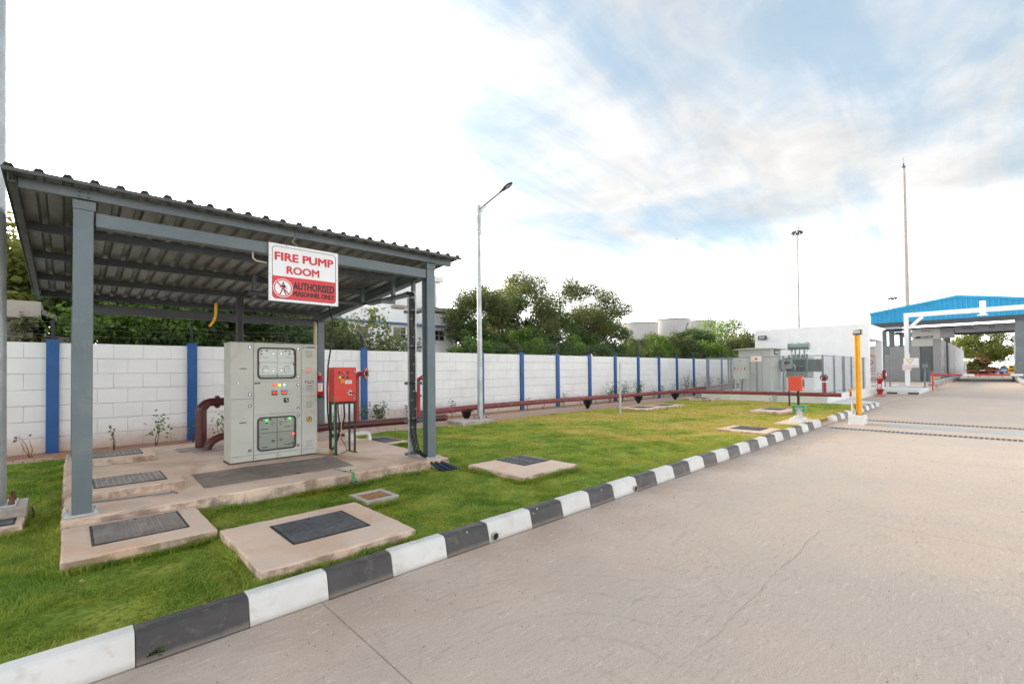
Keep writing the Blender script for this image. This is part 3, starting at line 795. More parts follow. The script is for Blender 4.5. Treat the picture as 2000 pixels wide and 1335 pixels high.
def slope(y): return -.086*(y-5.74)
def build_shelter():
    sh = thing('pump_shelter', (2, 7.8, .28), 'open blue grey steel shelter with ribbed sloping roof', 'shelter')
    def post(x0, x1, y0, y1, z1):
        m = MB(); t, w = .010, .008
        xm = (x0+x1)/2
        m.box(x0, x1, y0, y0+t, .28, z1); m.box(x0, x1, y1-t, y1, .28, z1); m.box(xm-w/2, xm+w/2, y0+t, y1-t, .28, z1)
        o = m.build('post', STEEL, sh, .002)
        b = MB(); b.box(x0-.05, x1+.045, y0-.045, y1+.05, .281, .295)
        for bx in (x0-.03, x1+.025):
            for by in (y0-.028, y1+.03): b.cyl((bx, by, .295), (bx, by, .318), .011, 6)
        b.build('base_plate', GALV_L, o)
        return o
    p = post(.020, .158, 5.742, 5.885, 3.06); MB().box(.016, .172, 5.736, 5.89, 3.062, 3.142).build('cap_plate', STEEL, p)
    p = post(3.792, 3.928, 5.742, 5.885, 3.06); MB().box(3.788, 3.932, 5.736, 5.89, 3.062, 3.142).build('cap_plate', STEEL, p)
    post(.020, .158, 9.87, 10.01, 2.62); post(3.792, 3.928, 9.87, 10.01, 2.62)
    # tie beams
    b = MB(); b.box(.173, 3.787, 5.755, 5.87, 2.925, 3.053); b.build('tie_beam', STEEL, sh, .004)
    b = MB(); b.box(.159, 3.791, 9.89, 9.99, 2.528, 2.672); b.build('tie_beam', STEEL_D, sh, .004)
    # rafters, I-section, following the slope
    for x in (.088, 3.86):
        m = MB()
        for y0, y1 in ((5.89, 10.33),):
            za, zb = slope(y0), slope(y1)
            for (xa, xb, lo, hi) in ((x-.065, x+.065, 2.974, 2.984), (x-.005, x+.005, 2.984, 3.122), (x-.065, x+.065, 3.122, 3.132)):
                v = [(xa,y0,lo+za),(xb,y0,lo+za),(xb,y1,lo+zb),(xa,y1,lo+zb),(xa,y0,hi+za),(xb,y0,hi+za),(xb,y1,hi+zb),(xa,y1,hi+zb)]
                m.add(v, [(0,3,2,1),(4,5,6,7),(0,1,5,4),(1,2,6,5),(2,3,7,6),(3,0,4,7)])
        m.build('rafter', STEEL, sh)
    # C purlins across, the front one is the visible fascia
    for i, y in enumerate((5.70, 6.86, 7.91, 9.02, 10.12)):
        z = 3.147+slope(y); m = MB()
        m.box(-.32, 4.195, y, y+.004, z, z+.084); m.box(-.32, 4.195, y+.004, y+.058, z, z+.004); m.box(-.32, 4.195, y+.004, y+.058, z+.080, z+.084)
        m.box(-.32, 4.195, y+.054, y+.058, z+.004, z+.018)
        o = m.build('fascia_beam' if i == 0 else 'purlin', STEEL if i == 0 else STEEL_D, sh)
        if i == 0:
            for x in (.06, .12, 1.92, 3.83, 3.89):
                for zz in (3.165, 3.205):
                    MB().lathe((x, 0, zz), [(.009, 5.69), (.009, 5.70)], 6, 'Y').build('bolt', STEEL_D, o)
    # edge channels running down the slope at both ends
    for x, d in ((-.372, .05), (4.245, -.05)):
        m = MB(); y0, y1 = 5.56, 10.38
        for xa, xb, lo, hi in ((min(x,x+d*.1), max(x,x+d*.1), 3.14, 3.235), (min(x,x+d), max(x,x+d), 3.132, 3.14)):
            v = [(xa,y0,lo+slope(y0)),(xb,y0,lo+slope(y0)),(xb,y1,lo+slope(y1)),(xa,y1,lo+slope(y1)),(xa,y0,hi+slope(y0)),(xb,y0,hi+slope(y0)),(xb,y1,hi+slope(y1)),(xa,y1,hi+slope(y1))]
            m.add(v, [(0,3,2,1),(4,5,6,7),(0,1,5,4),(1,2,6,5),(2,3,7,6),(3,0,4,7)])
        if x > 0: continue
        m.build('edge_channel', STEEL_D, sh)
    # ribbed roof sheets: trapezoid ribs every 176 mm, six ribs to a sheet
    y0, y1, p0, pitch = 5.53, 10.42, -.366, .1755
    for s in range(5):
        k0, k1 = s*6, min(27, s*6+6)
        prof = []
        for k in range(k0, k1):
            c = p0+pitch*k
            lo, hi = c-pitch/2+.001, c+pitch/2
            if k == 0: lo = c-.045
            if k == 26: hi = c+.062
            prof += [(lo, 0), (c-.040, 0), (c-.020, .034), (c+.020, .034), (c+.040, 0), (hi, 0)]
            if k == k1-1 and k < 26: prof += [(hi+.03, .004)]
        zt = 3.236+.003*(s % 2)
        vs = []
        for yy in (y0, y1):
            for (x, h) in prof: vs.append((x, yy, zt+h+slope(yy)))
        for yy in (y0, y1):
            for (x, h) in prof: vs.append((x, yy, zt+h-.002+slope(yy)))
        n = len(prof); f = []
        for i in range(n-1):
            f += [(i, i+1, n+i+1, n+i), (3*n+i, 3*n+i+1, 2*n+i+1, 2*n+i), (2*n+i, 2*n+i+1, i+1, i), (n+i, n+i+1, 3*n+i+1, 3*n+i)]
        f += [(0, n, 3*n, 2*n), (n-1, 2*n-1+0, 4*n-1, 3*n-1)]
        m = MB(); m.add(vs, f); o = m.build('roof_sheet', SHEET, sh)
        sc = MB()
        for k in range(k0, k1):
            for y in (6.90, 7.95, 9.06, 10.15):
                x = p0+pitch*k+.05
                sc.cyl((x, y, zt+slope(y)-.022), (x, y, zt+slope(y)-.001), .008, 6)
        sc.build('screw', GALV, o)
    g = MB(); g.prism([(5.515,3.222),(5.529,3.222),(5.529,3.253),(5.515,3.253)], -.405, 4.258, 'X')
    g.build('front_flashing', paint('edge_trim_grey', (.062,.068,.066), .5), sh)
    # hangers that carry the cable tray
    for x, y, z0 in ((1.97, 7.55, 2.66), (3.63, 7.48, 2.70), (3.70, 6.56, 2.62), (3.845, 6.2, 2.72)):
        m = MB(); zt = 3.14+slope(y)
        m.box(x-.025, x+.025, y-.02, y-.014, z0, zt); m.box(x-.025, x-.019, y-.014, y+.03, z0, zt)
        if x < 3.8 and x > 2.5: m.box(x-.22, x-.026, y-.02, y+.02, z0, z0+.04)
        m.build('hanger', STEEL, sh)
    return sh
build_shelter()

# ------------------------------------------------------------------ FIRE PUMP ROOM sign
def rrect(x0, x1, z0, z1, r, n=6):
    p = []
    for cx, cz, a0 in ((x1-r, z0+r, -90), (x1-r, z1-r, 0), (x0+r, z1-r, 90), (x0+r, z0+r, 180)):
        for k in range(n+1):
            a = radians(a0+90*k/n); p.append((cx+r*cos(a), cz+r*sin(a)))
    return p
def ring(mb, outer, inner, y0, y1):
    n = len(outer)
    v = [(p[0], y0, p[1]) for p in outer]+[(p[0], y0, p[1]) for p in inner]+[(p[0], y1, p[1]) for p in outer]+[(p[0], y1, p[1]) for p in inner]
    f = []
    for i in range(n):
        j = (i+1) % n
        f += [(i, j, n+j, n+i), (2*n+i, 3*n+i, 3*n+j, 2*n+j), (i, 2*n+i, 2*n+j, j), (n+i, n+j, 3*n+j, 3*n+i)]
    mb.add(v, f)
def walker(mb, cx, cz, h, y, d=.001, facing='-Y'):
    def poly(pts):
        pts = [(cx+a*h, cz+b*h) for a, b in pts]
        if facing == '-Y': mb.prism(pts, y-d, y, 'Y')
        else: mb.prism([(2*cx-p[0], p[1]) for p in pts], y-d, y, 'X')
    poly([(.02+.085*cos(k*pi/5), .42+.085*sin(k*pi/5)) for k in range(10)])
    poly([(-.09,.30),(.13,.31),(.16,.22),(.12,-.02),(-.08,-.02),(-.12,.16)])
    poly([(-.09,.30),(-.26,.10),(-.22,.05),(-.05,.20)])
    poly([(.12,.31),(.25,.14),(.27,-.02),(.21,-.03),(.19,.10),(.08,.22)])
    poly([(-.08,.0),(.03,.0),(-.10,-.30),(-.20,-.50),(-.28,-.50),(-.16,-.26)])
    poly([(.0,.0),(.12,.0),(.16,-.22),(.27,-.48),(.19,-.50),(.07,-.24)])
def build_sign():
    x0, x1, z0, z1, y = 1.645, 2.452, 2.382, 3.052, 5.735
    sg = thing('sign', (2.05, 5.74, 2.39), 'white and red FIRE PUMP ROOM board hung on the shelter beam', 'sign')
    b = MB(); b.box(x0, x1, y-.012, y+.006, z0, z1); b.build('sign_board', SIGNW, sg, .002)
    yf = y-.0125
    fr = rrect(x0+.034, x1-.030, z0+.030, z1-.030, .045)
    m = MB(); ring(m, fr, rrect(x0+.039, x1-.035, z0+.035, z1-.035, .041), yf-.001, yf); m.build('border_line', INK, sg)
    zm = z0+.296
    poly = [q for q in rrect(x0+.039, x1-.035, z0+.035, z1-.035, .041) if q[1] < zm]
    poly = sorted([q for q in poly if q[0] > (x0+x1)/2], key=lambda q: q[1])
    right = poly; left = [(x0+x1+.004-q[0], q[1]) for q in reversed(right)]
    m = MB(); m.prism([(q[0], q[1]) for q in right]+[(x1-.035, zm), (x0+.039, zm)]+left, yf-.0006, yf, 'Y'); m.build('red_field', REDPRINT, sg)
    m = MB(); text_mb(m, 'FIRE PUMP', (x0+x1)/2, yf, z1-.190, .092, bold=.040, width=.675, align='CENTER', depth=.0012); m.build('red_lettering', INKRED, sg); m = MB()
    text_mb(m, 'ROOM', (x0+x1)/2-.022, yf, z1-.335, .086, bold=.040, width=.372, align='CENTER', depth=.0012); m.build('red_lettering', INKRED, sg)
    m = MB(); text_mb(m, 'AUTHORISED', x0+.265, yf, z0+.158, .085, bold=.046, width=.488, depth=.002); m.build('black_lettering', INK, sg); m = MB()
    text_mb(m, 'PERSONNEL ONLY', x0+.265, yf, z0+.078, .056, bold=.046, width=.490, depth=.002); m.build('black_lettering', INK, sg)
    cx, cz = x0+.152, z0+.158
    circ = lambda r, n=28: [(cx+r*cos(2*pi*k/n), cz+r*sin(2*pi*k/n)) for k in range(n)]
    pic = MB(); pic.prism(circ(.108), yf-.0018, yf-.0006, 'Y'); po = pic.build('pictogram', SIGNW, sg)
    m = MB(); ring(m, circ(.101), circ(.088), yf-.0026, yf-.0018)
    m.build('red_ring', REDPRINT, po)
    m = MB(); walker(m, cx, cz-.005, .145, yf-.0018, .0008); m.build('walking_figure', INK, po)
    m = MB(); a = radians(-45); d = Vector((cos(a), sin(a))); nn = Vector((-d.y, d.x))
    P = [Vector((cx, cz))+d*s*.094+nn*t*.0075 for s, t in ((-1,-1),(1,-1),(1,1),(-1,1))]
    m.prism([(q.x, q.y) for q in P], yf-.0036, yf-.0028, 'Y'); m.build('red_slash', REDPRINT, po)
    m = MB()
    for sx_, sz_ in ((x0+.012,z0+.03),(x0+.012,z0+.31),(x0+.012,z0+.52),(x1-.012,z0+.03),(x1-.012,z0+.33),(x0+.19,z1-.012),(x1-.065,z1-.012),(x0+.45,z0+.012)):
        m.lathe((sx_, 0, sz_), [(.006, yf-.003), (.006, yf)], 8, 'Y')
    m.build('rivet', GALV, sg)
    m = MB(); m.tube([(1.50,5.80,2.925),(1.50,5.80,2.86),(1.53,5.79,2.83),(1.64,5.78,2.82)], .009, 6); m.build('hook_wire', BEIGEP, sg); m = MB(); m.tube([(1.95,5.70,3.06),(1.90,5.73,3.10),(1.93,5.705,3.15)], .004, 5)
    m.build('hook_wire', BEIGEP, sg)
build_sign()

# ------------------------------------------------------------------ pump control panel
def lock(mb_ring, mb_in, x, z, y):
    ring(mb_ring, [(x+.021*cos(2*pi*k/14), z+.021*sin(2*pi*k/14)) for k in range(14)], [(x+.013*cos(2*pi*k/14), z+.013*sin(2*pi*k/14)) for k in range(14)], y-.010, y)
    mb_in.lathe((x, 0, z), [(.013, y-.006), (.013, y)], 12, 'Y'); mb_in.box(x-.010, x+.010, y-.009, y-.006, z-.0025, z+.0025)
NAVYB = paint('lock_blue', (.03,.04,.16), .4, .2, .1, 9.)
def build_panel():
    y = 7.355
    P = thing('control_panel', (2.2, 7.55, .28), 'tall grey cream pump control panel with two glazed windows', 'control panel')
    b = MB(); b.box(1.622, 2.812, 7.375, 7.735, .375, 1.985); b.build('cabinet_body', CREAM, P, .004)
    b = MB(); b.box(1.618, 2.816, 7.362, 7.74, 1.979, 1.992); b.build('top_cover', CREAM, P, .003)
    # skirting panels and recessed plinth
    for xa, xb in ((1.624,1.908),(1.914,2.232),(2.238,2.568),(2.574,2.810)):
        m = MB(); m.box(xa, xb, y, y+.018, .300, .377); o = m.build('skirting_panel', CREAM, P, .002)
        s = MB()
        for xx in (xa+.022, xb-.022): s.lathe((xx, 0, .338), [(.0055, y-.003), (.0055, y)], 8, 'Y')
        s.build('screw', GASKET, o)
    m = MB(); m.box(1.6225, 2.8115, 7.374, 7.735, .300, .3745); m.build('skirting_side', CREAM, P)
    m = MB(); m.box(1.63, 2.80, 7.42, 7.72, .281, .2995); m.build('plinth', DARK, P)
    m = MB(); m.box(1.605, 1.655, 7.36, 7.72, .281, .2995); m.build('plinth_shim', RUST, P)
    def door(x0, x1, z0, z1, locks, holes=None):
        m = MB()
        if not holes:
            m.box(x0, x1, y, y+.018, z0, z1); d = m.build('door', CREAM, P, .0035, 2)
        else:
            hx0, hx1, hz0, hz1 = holes
            inner = rrect(hx0, hx1, hz0, hz1, .052, 7)
            # outer outline resampled so that it matches the window's corner points
            outer = []
            cx, cz = (x0+x1)/2, (z0+z1)/2
            for q in inner:
                dx, dz = q[0]-(hx0+hx1)/2, q[1]-(hz0+hz1)/2
                k = min((x1-x0)/2/abs(dx) if dx else 9e9, (z1-z0)/2/abs(dz) if dz else 9e9)
                outer.append((cx+dx*k, cz+dz*k))
            # snap the ring's diagonal points to the true corners
            for c in ((x0,z0),(x1,z0),(x1,z1),(x0,z1)):
                i = min(range(len(outer)), key=lambda i: (outer[i][0]-c[0])**2+(outer[i][1]-c[1])**2); outer[i] = c
            ring(m, outer, inner, y, y+.018); d = m.build('door', CREAM, P)
        r, i = MB(), MB()
        for lx, lz in locks: lock(r, i, lx, lz, y)
        r.build('lock_ring', NAVYB, d); i.build('lock', CHROME, d)
        return d
    g = .0035
    d = door(1.624, 1.908, 1.186+g, 1.978, ((1.862,1.925),(1.862,1.248)))
    m = MB(); m.box(1.735, 1.828, y-.003, y, 1.608, 1.624); m.build('name_strip', paint('green_tag', (.28,.31,.16), .5), d)
    m = MB(); m.box(1.748, 1.812, y-.0035, y-.003, 1.612, 1.620); m.build('tag_print', INK, d)
    m = MB(); m.bar((1.715,y-.0006,1.40),(1.722,y-.0006,1.43),.010,.001,(0,1,0)); m.build('scratch', WHITE_C, d)
    d = door(1.624, 1.908, .381, 1.186-g, ((1.862,1.086),(1.862,.452)))
    m = MB(); m.box(1.727, 1.822, y-.003, y, .843, .862); m.build('name_strip', paint('green_tag', (.28,.31,.16), .5), d)
    m = MB(); m.box(1.742, 1.806, y-.0035, y-.003, .848, .857); m.build('tag_print', INK, d)
    wins = {}
    for nm, z0, z1, lk, hole in (('upper', 1.430, 1.978, ((2.523,1.916),(2.523,1.500)), (1.972,2.484,1.475,1.915)),
                             ('lower', .385, .948, ((2.523,.900),(2.523,.452)), (1.968,2.482,.430,.900))):
        d = door(1.914, 2.568, z0+g, z1, lk, hole)
        hx0, hx1, hz0, hz1 = hole
        m = MB(); ring(m, rrect(hx0-.012, hx1+.012, hz0-.012, hz1+.012, .060, 7), rrect(hx0+.010, hx1-.010, hz0+.010, hz1-.010, .045, 7), y-.010, y+.012); m.build('window_gasket', GASKET, d)
        m = MB(); m.prism(rrect(hx0+.006, hx1-.006, hz0+.006, hz1-.006, .047, 7), y+.004, y+.007, 'Y'); m.build('window_glass', GLASS, d)
        m = MB(); xq, zq = (hx0+hx1)/2+.005, (hz0+hz1)/2+.012
        m.box(xq-.004, xq+.004, y+.0172, y+.0181, hz0-.01, hz1+.01); m.box(hx0-.01, hx1+.01, y+.0174, y+.0183, zq-.004, zq+.004); m.build('gap_shade_strip', GASKET, d)  # dark strips stand in for the shade in the inner door gaps
        # inner compartment doors behind the glass
        xm, zm = (hx0+hx1)/2+.005, (hz0+hz1)/2+.012
        yi = y+.0186
        for xa, xb in ((hx0-.02, xm-.0025), (xm+.0025, hx1+.02)):
            for za, zb in ((hz0-.02, zm-.0025), (zm+.0025, hz1+.02)):
                q = MB(); q.box(xa, xb, yi, yi+.0012, za, zb); q.build('compartment_door', CREAM_D, d)
        r, i = MB(), MB()
        for lx, lz in ((xm-.055, zm+.125), (xm+.055, zm+.130), (xm-.055, zm-.125), (xm+.055, zm-.118)): lock(r, i, lx, lz, yi)
        r.build('inner_lock_ring', NAVYB if nm == 'upper' else GASKET, d); i.build('inner_lock', CHROME, d)
        lab = MB()
        if nm == 'upper':
            for tx, tz, s in ((hx0+.065, zm+.068, 'PUMP NO.1'), (xm+.105, zm+.072, 'JOCKEY'), (hx0+.06, zm-.062, 'MAIN'), (xm+.105, zm-.056, 'JOCKEY')): lab.box(tx, tx+.075, yi-.002, yi, tz, tz+.010)
            lab.box(hx0+.02, hx0+.065, yi-.002, yi, zm+.066, zm+.071); lab.box(hx1-.07, hx1-.02, yi-.002, yi, zm+.070, zm+.074)
            for sx_, sz_ in ((hx0+.10, zm-.117), (hx1-.115, zm-.110)):
                m = MB(); m.box(sx_-.042, sx_+.042, yi-.006, yi, sz_-.042, sz_+.042); o = m.build('isolator_switch', paint('switch_grey', (.22,.22,.22), .4, .4), d, .008)
                m = MB(); m.lathe((sx_, 0, sz_), [(.030, yi-.012), (.033, yi-.006)], 16, 'Y'); m.bar((sx_-.018, yi-.015, sz_-.02), (sx_+.018, yi-.015, sz_+.02), .014, .010, (0,1,0)); m.build('switch_knob', GALV, d)
            lamps = ((hx0+.045,hz1-.085,D_RED),(hx0+.045,hz1-.043,D_GRN),(hx0+.118,hz1-.038,D_RED),(xm+.115,hz1-.035,D_RED),(hx1-.078,hz1-.040,D_GRN),(hx1-.078,hz1-.080,D_GRN),(hx1-.018,hz1-.075,D_RED),(hx0+.015,zm-.02,D_RED),(hx1-.02,zm-.03,D_RED))
        else:
            for tx, tz in ((hx0+.055, zm+.052), (xm+.10, zm+.066)): lab.box(tx, tx+.085, yi-.002, yi, tz, tz+.010)
            lab.box(hx0+.012, hx0+.055, yi-.002, yi, zm+.050, zm+.054); lab.box(hx1-.06, hx1-.015, yi-.002, yi, zm+.070, zm+.074)
            lab.box(hx0+.06, hx0+.14, yi-.002, yi, hz0+.035, hz0+.046); lab.box(xm+.095, xm+.165, yi-.002, yi, hz0+.048, hz0+.058)
            lab.box(hx1-.088, hx1-.082, yi-.003, yi, hz0+.032, hz0+.078); lab.box(hx1-.036, hx1-.022, yi-.003, yi, hz0+.036, hz0+.082); lab.box(hx1-.08, hx1-.04, yi-.003, yi, hz0+.05, hz0+.062)
            lamps = ((hx0+.118,hz1-.040,L_GRN),(hx0+.118,hz1-.078,D_BLU),(hx0+.06,hz1-.082,D_PNK),(hx0+.055,hz1-.036,D_RED),(hx0+.17,hz1-.032,D_RED),(hx1-.075,hz1-.032,L_GRN),(hx1-.072,hz1-.072,D_PNK),(hx1-.13,hz1-.072,D_AMB),(hx1-.135,hz1-.035,D_RED),(hx1-.02,zm-.045,L_RED),(hx0+.012,zm-.05,D_RED))
        lab.build('label_strip', INK, d)
        for lx, lz, mt in lamps:
            m = MB(); m.lathe((lx, 0, lz), [(.009, yi-.016), (.014, yi-.011), (.014, yi)], 12, 'Y'); m.build('indicator_lamp', mt, d)
    # middle door: lamps, meters, changeover switch
    d = door(1.914, 2.568, .952+g, 1.430-g, ((2.523,1.372),(2.523,1.012)))
    for lx, mt in ((2.188, L_RED), (2.256, L_YEL), (2.322, L_BLU)):
        q = MB(); q.box(lx-.020, lx+.020, y-.004, y, 1.352, 1.395); q.build('lamp_bezel', GASKET, d, .003)
        m = MB(); m.lathe((lx, 0, 1.373), [(.010, y-.018), (.016, y-.012), (.016, y-.004)], 14, 'Y'); m.build('indicator_lamp', mt, d)
    for lx in (2.190, 2.325):
        m = MB(); m.box(lx-.040, lx+.040, y-.010, y, 1.223, 1.303); mo = m.build('meter', paint('meter_case', (.12,.12,.13), .5), P, .003)
        m = MB(); m.box(lx-.034, lx+.034, y-.0115, y-.010, 1.288, 1.300); m.build('meter_strip', paint('pale_blue_strip', (.4,.45,.6), .5), mo)
        m = MB(); m.box(lx-.030, lx+.030, y-.0115, y-.010, 1.236, 1.280); m.build('meter_screen', DARK if lx < 2.25 else D_RED, mo)
        m = MB(); text_mb(m, '00.0', lx, y-.0115, 1.248, .022, align='CENTER', bold=.01); m.build('red_digits', L_RED, mo)
    m = MB(); m.box(2.315, 2.388, y-.006, y, 1.108, 1.182); so = m.build('changeover_switch', paint('switch_green', (.02,.11,.07), .5), P, .004)
    m = MB(); m.lathe((2.351, 0, 1.145), [(.026, y-.016), (.029, y-.006)], 16, 'Y'); m.build('switch_knob', BLACK, so)
    m = MB(); m.bar((2.340, y-.020, 1.163), (2.364, y-.020, 1.127), .012, .012, (0,1,0)); m.box(2.353, 2.372, y-.0075, y-.006, 1.160, 1.176); m.build('switch_pointer', GALV, so)
    m = MB(); m.box(1.920, 2.000, y-.002, y, 1.395, 1.413); m.build('label_strip', INK, d)
    # right-hand cable chamber doors with louvres, stickers
    for z0, z1, lv in ((1.189+g, 1.978, ((1.875,1.835,1.800),(1.345,1.308,1.272))), (.381, 1.189-g, ((1.095,1.06,1.025),(.500,.462,.425)))):
        d = door(2.574, 2.810, z0, z1, ())
        s = MB()
        for xx in (2.590, 2.795):
            for zz in (z0+.06, z1-.06, (z0+z1)/2): s.lathe((xx, 0, zz), [(.0055, y-.003), (.0055, y)], 8, 'Y')
        s.build('screw', GASKET, d)
        for grp in lv:
            for zz in grp:
                q = MB(); q.prism([(y-.0005, zz+.012), (y-.010, zz-.001), (y-.0005, zz-.003)], 2.640, 2.738, 'X'); q.build('louvre', CREAM, d)
                q = MB(); q.box(2.642, 2.736, y-.0085, y-.0006, zz-.0042, zz-.0032); q.build('louvre_slot', GASKET, d)
        if z0 > 1:
            q = MB(); q.box(2.598, 2.778, y-.003, y, 1.932, 1.955); q.build('label_strip', INK, d)
            q = MB(); q.box(2.606, 2.655, y-.0036, y-.003, 1.939, 1.949); q.box(2.66, 2.77, y-.0036, y-.003, 1.943, 1.946); q.build('label_print', SIGNW, d)
            q = MB(); q.box(2.632, 2.726, y-.0012, y, 1.540, 1.585); q.box(2.64, 2.73, y-.0012, y, 1.620, 1.632); q.build('faded_sticker', paint('peach_sticker', (.66,.42,.24), .6), d)
            q = MB(); q.box(2.635, 2.722, y-.0012, y, 1.588, 1.616); q.build('faded_sticker', PINKP, d)
            q = MB(); q.box(2.625, 2.755, y-.003, y, 1.388, 1.425); q.build('label_strip', INK, d)
            q = MB(); q.box(2.638, 2.662, y-.0036, y-.003, 1.392, 1.412); q.box(2.675, 2.71, y-.0036, y-.003, 1.404, 1.420); q.box(2.72, 2.742, y-.0036, y-.003, 1.392, 1.412); q.build('label_print', SIGNW, d)
        else:
            q = MB(); q.lathe((2.688, 0, .832), [(.040, y-.006), (.040, y)], 22, 'Y'); e = q.build('warning_disc', paint('disc_yellow', (.70,.38,.01), .5), P)
            q = MB(); ring(q, [(2.688+.0405*cos(2*pi*k/22), .832+.0405*sin(2*pi*k/22)) for k in range(22)], [(2.688+.033*cos(2*pi*k/22), .832+.033*sin(2*pi*k/22)) for k in range(22)], y-.008, y-.0005); q.build('disc_rim', INK, e)
            q = MB(); q.prism([(2.678,.855),(2.702,.855),(2.692,.836),(2.704,.836),(2.676,.806),(2.684,.828),(2.674,.828)], y-.0075, y-.0062, 'Y'); q.build('lightning_mark', INK, e)
build_panel()

# ------------------------------------------------------------------ red control box on its stand
def build_red_box():
    P = thing('red_control_box', (3.15, 7.2, .28), 'red wall type control box raised on a black angle stand', 'control box')
    x0, x1, y0, y1, z0, z1 = 2.957, 3.305, 7.05, 7.285, 1.09, 1.63
    m = MB(); m.box(x0, x1, y0+.02, y1, z0, z1); m.build('box_body', RED, P, .004)
    m = MB(); m.box(x0-.003, x1+.003, y0, y0+.0195, z0+.004, z1-.002); d = m.build('door', RED, P, .004, 2)
    for i, lx in enumerate((3.040, 3.105, 3.170)):
        for j, lz in enumerate((1.545, 1.475)):
            q = MB(); q.box(lx-.017, lx+.017, y0-.004, y0, lz-.020, lz+.020); q.build('button_bezel', BLACK, d, .003)
            mt = ((D_RED, L_GRN), (L_YEL, D_RED), (D_BLU, D_RED))[i][j]
            if mt is L_YEL: mt = paint('amber_lens', (.8,.5,.02), .3)
            q = MB(); q.lathe((lx, 0, lz), [(.009, y0-.015), (.0125, y0-.010), (.0125, y0-.004)], 12, 'Y'); q.build('push_button', mt, d)
    q = MB(); q.box(3.060, 3.108, y0-.0015, y0, 1.385, 1.445); e = q.build('warning_sticker', paint('disc_yellow', (.70,.38,.01), .5), P)
    q = MB(); q.prism([(3.080,1.436),(3.096,1.436),(3.088,1.418),(3.097,1.418),(3.076,1.393),(3.082,1.411),(3.074,1.411)], y0-.0026, y0-.0016, 'Y'); q.build('lightning_mark', RED, e)
    q = MB(); q.box(3.125, 3.235, y0-.0015, y0, 1.372, 1.428); e = q.build('name_plate', SIGNW, P)
    q = MB()
    for zz in (1.414, 1.402, 1.388): q.box(3.134, 3.226, y0-.0022, y0-.0016, zz, zz+.004)
    q.build('plate_print', INK, e)
    q = MB(); q.box(3.180, 3.238, y0-.006, y0, 1.195, 1.255); e = q.build('isolator_plate', SIGNW, P, .004)
    q = MB(); q.lathe((3.209, 0, 1.226), [(.017, y0-.026), (.021, y0-.006)], 14, 'Y'); q.bar((3.205, y0-.024, 1.226), (3.262, y0-.024, 1.220), .018, .016, (0,1,0)); q.build('isolator_handle', BLACK, e)
    q = MB(); q.box(3.195, 3.216, y0-.0012, y0, 1.266, 1.282); q.box(3.150, 3.165, y0-.0012, y0, 1.218, 1.236); q.build('small_sticker', PINKP, d)
    r, i = MB(), MB()
    for lx, lz in ((3.270, 1.565), (3.268, 1.140)): lock(r, i, lx, lz, y0)
    r.build('lock_ring', NAVYB, d); i.build('lock', CHROME, d)
    legs = ((2.965, 7.055), (2.965, 7.25), (3.268, 7.055), (3.268, 7.25))
    for lx, ly in legs:
        q = MB(); q.box(lx, lx+.034, ly, ly+.005, .284, z0-.002); q.box(lx if lx < 3.1 else lx+.029, lx+.005 if lx < 3.1 else lx+.034, ly+.005, ly+.034, .284, z0-.002); q.build('leg', BLACK, P)
    q = MB(); q.box(2.962, 3.304, 7.052, 7.087, z0-.034, z0-.003); q.box(2.962, 3.304, 7.25, 7.285, z0-.034, z0-.003); q.box(2.962, 2.997, 7.088, 7.249, z0-.034, z0-.003); q.box(3.268, 3.303, 7.088, 7.249, z0-.034, z0-.003); q.build('stand_frame', BLACK, P)
    for lx in (2.960, 3.264):
        q = MB(); q.box(lx, lx+.045, 7.00, 7.32, .281, .290); q.build('foot_bar', RUST if lx > 3 else BLACK, P)
    q = MB()
    q.tube([(3.05,7.14,1.06),(3.055,7.15,.92),(3.09,7.17,.72),(3.075,7.19,.52),(3.02,7.22,.36),(2.98,7.25,.30)], .011, 7)
    q.tube([(3.15,7.15,1.06),(3.165,7.16,.86),(3.15,7.19,.70),(3.09,7.21,.60),(3.06,7.23,.46),(3.00,7.27,.30)], .014, 7)
    q.tube([(3.00,7.10,1.06),(2.985,7.12,.75),(3.03,7.16,.58)], .010, 7)
    q.tube([(3.10,7.15,.52),(3.16,7.10,.38),(3.15,7.06,.31),(3.06,7.05,.292)], .006, 6)
    q.build('cable', RUBBER, P)
    q = MB(); q.tube([(2.955,7.06,1.13),(2.953,7.05,1.0),(2.956,7.048,.6),(2.955,7.05,.29)], .006, 6); q.box(2.950,2.9545,7.06,7.12,1.10,1.18); q.build('earth_wire', GREENP, P)
    q = MB(); q.tube([(3.115,7.17,1.06),(3.12,7.17,.85),(3.115,7.18,.62),(3.105,7.19,.48)], .007, 6); q.build('pink_wire', PINKP, P)
build_red_box()
# cable hanging from the tray down to the red box
m = MB(); m.tube([(2.86,7.40,2.72),(2.94,7.20,2.58),(2.955,7.10,2.35),(2.90,7.02,2.0),(2.835,6.99,1.65),(2.82,6.99,1.3),(2.84,7.02,.95),(2.88,7.06,.70),(2.95,7.12,.56),(3.05,7.17,.52)], .012, 8)
tag(m.build('power_cable', RUBBER, None, at=(2.83, 7, 1.4)), 'thick black cable hanging down beside the red control box', 'cable')

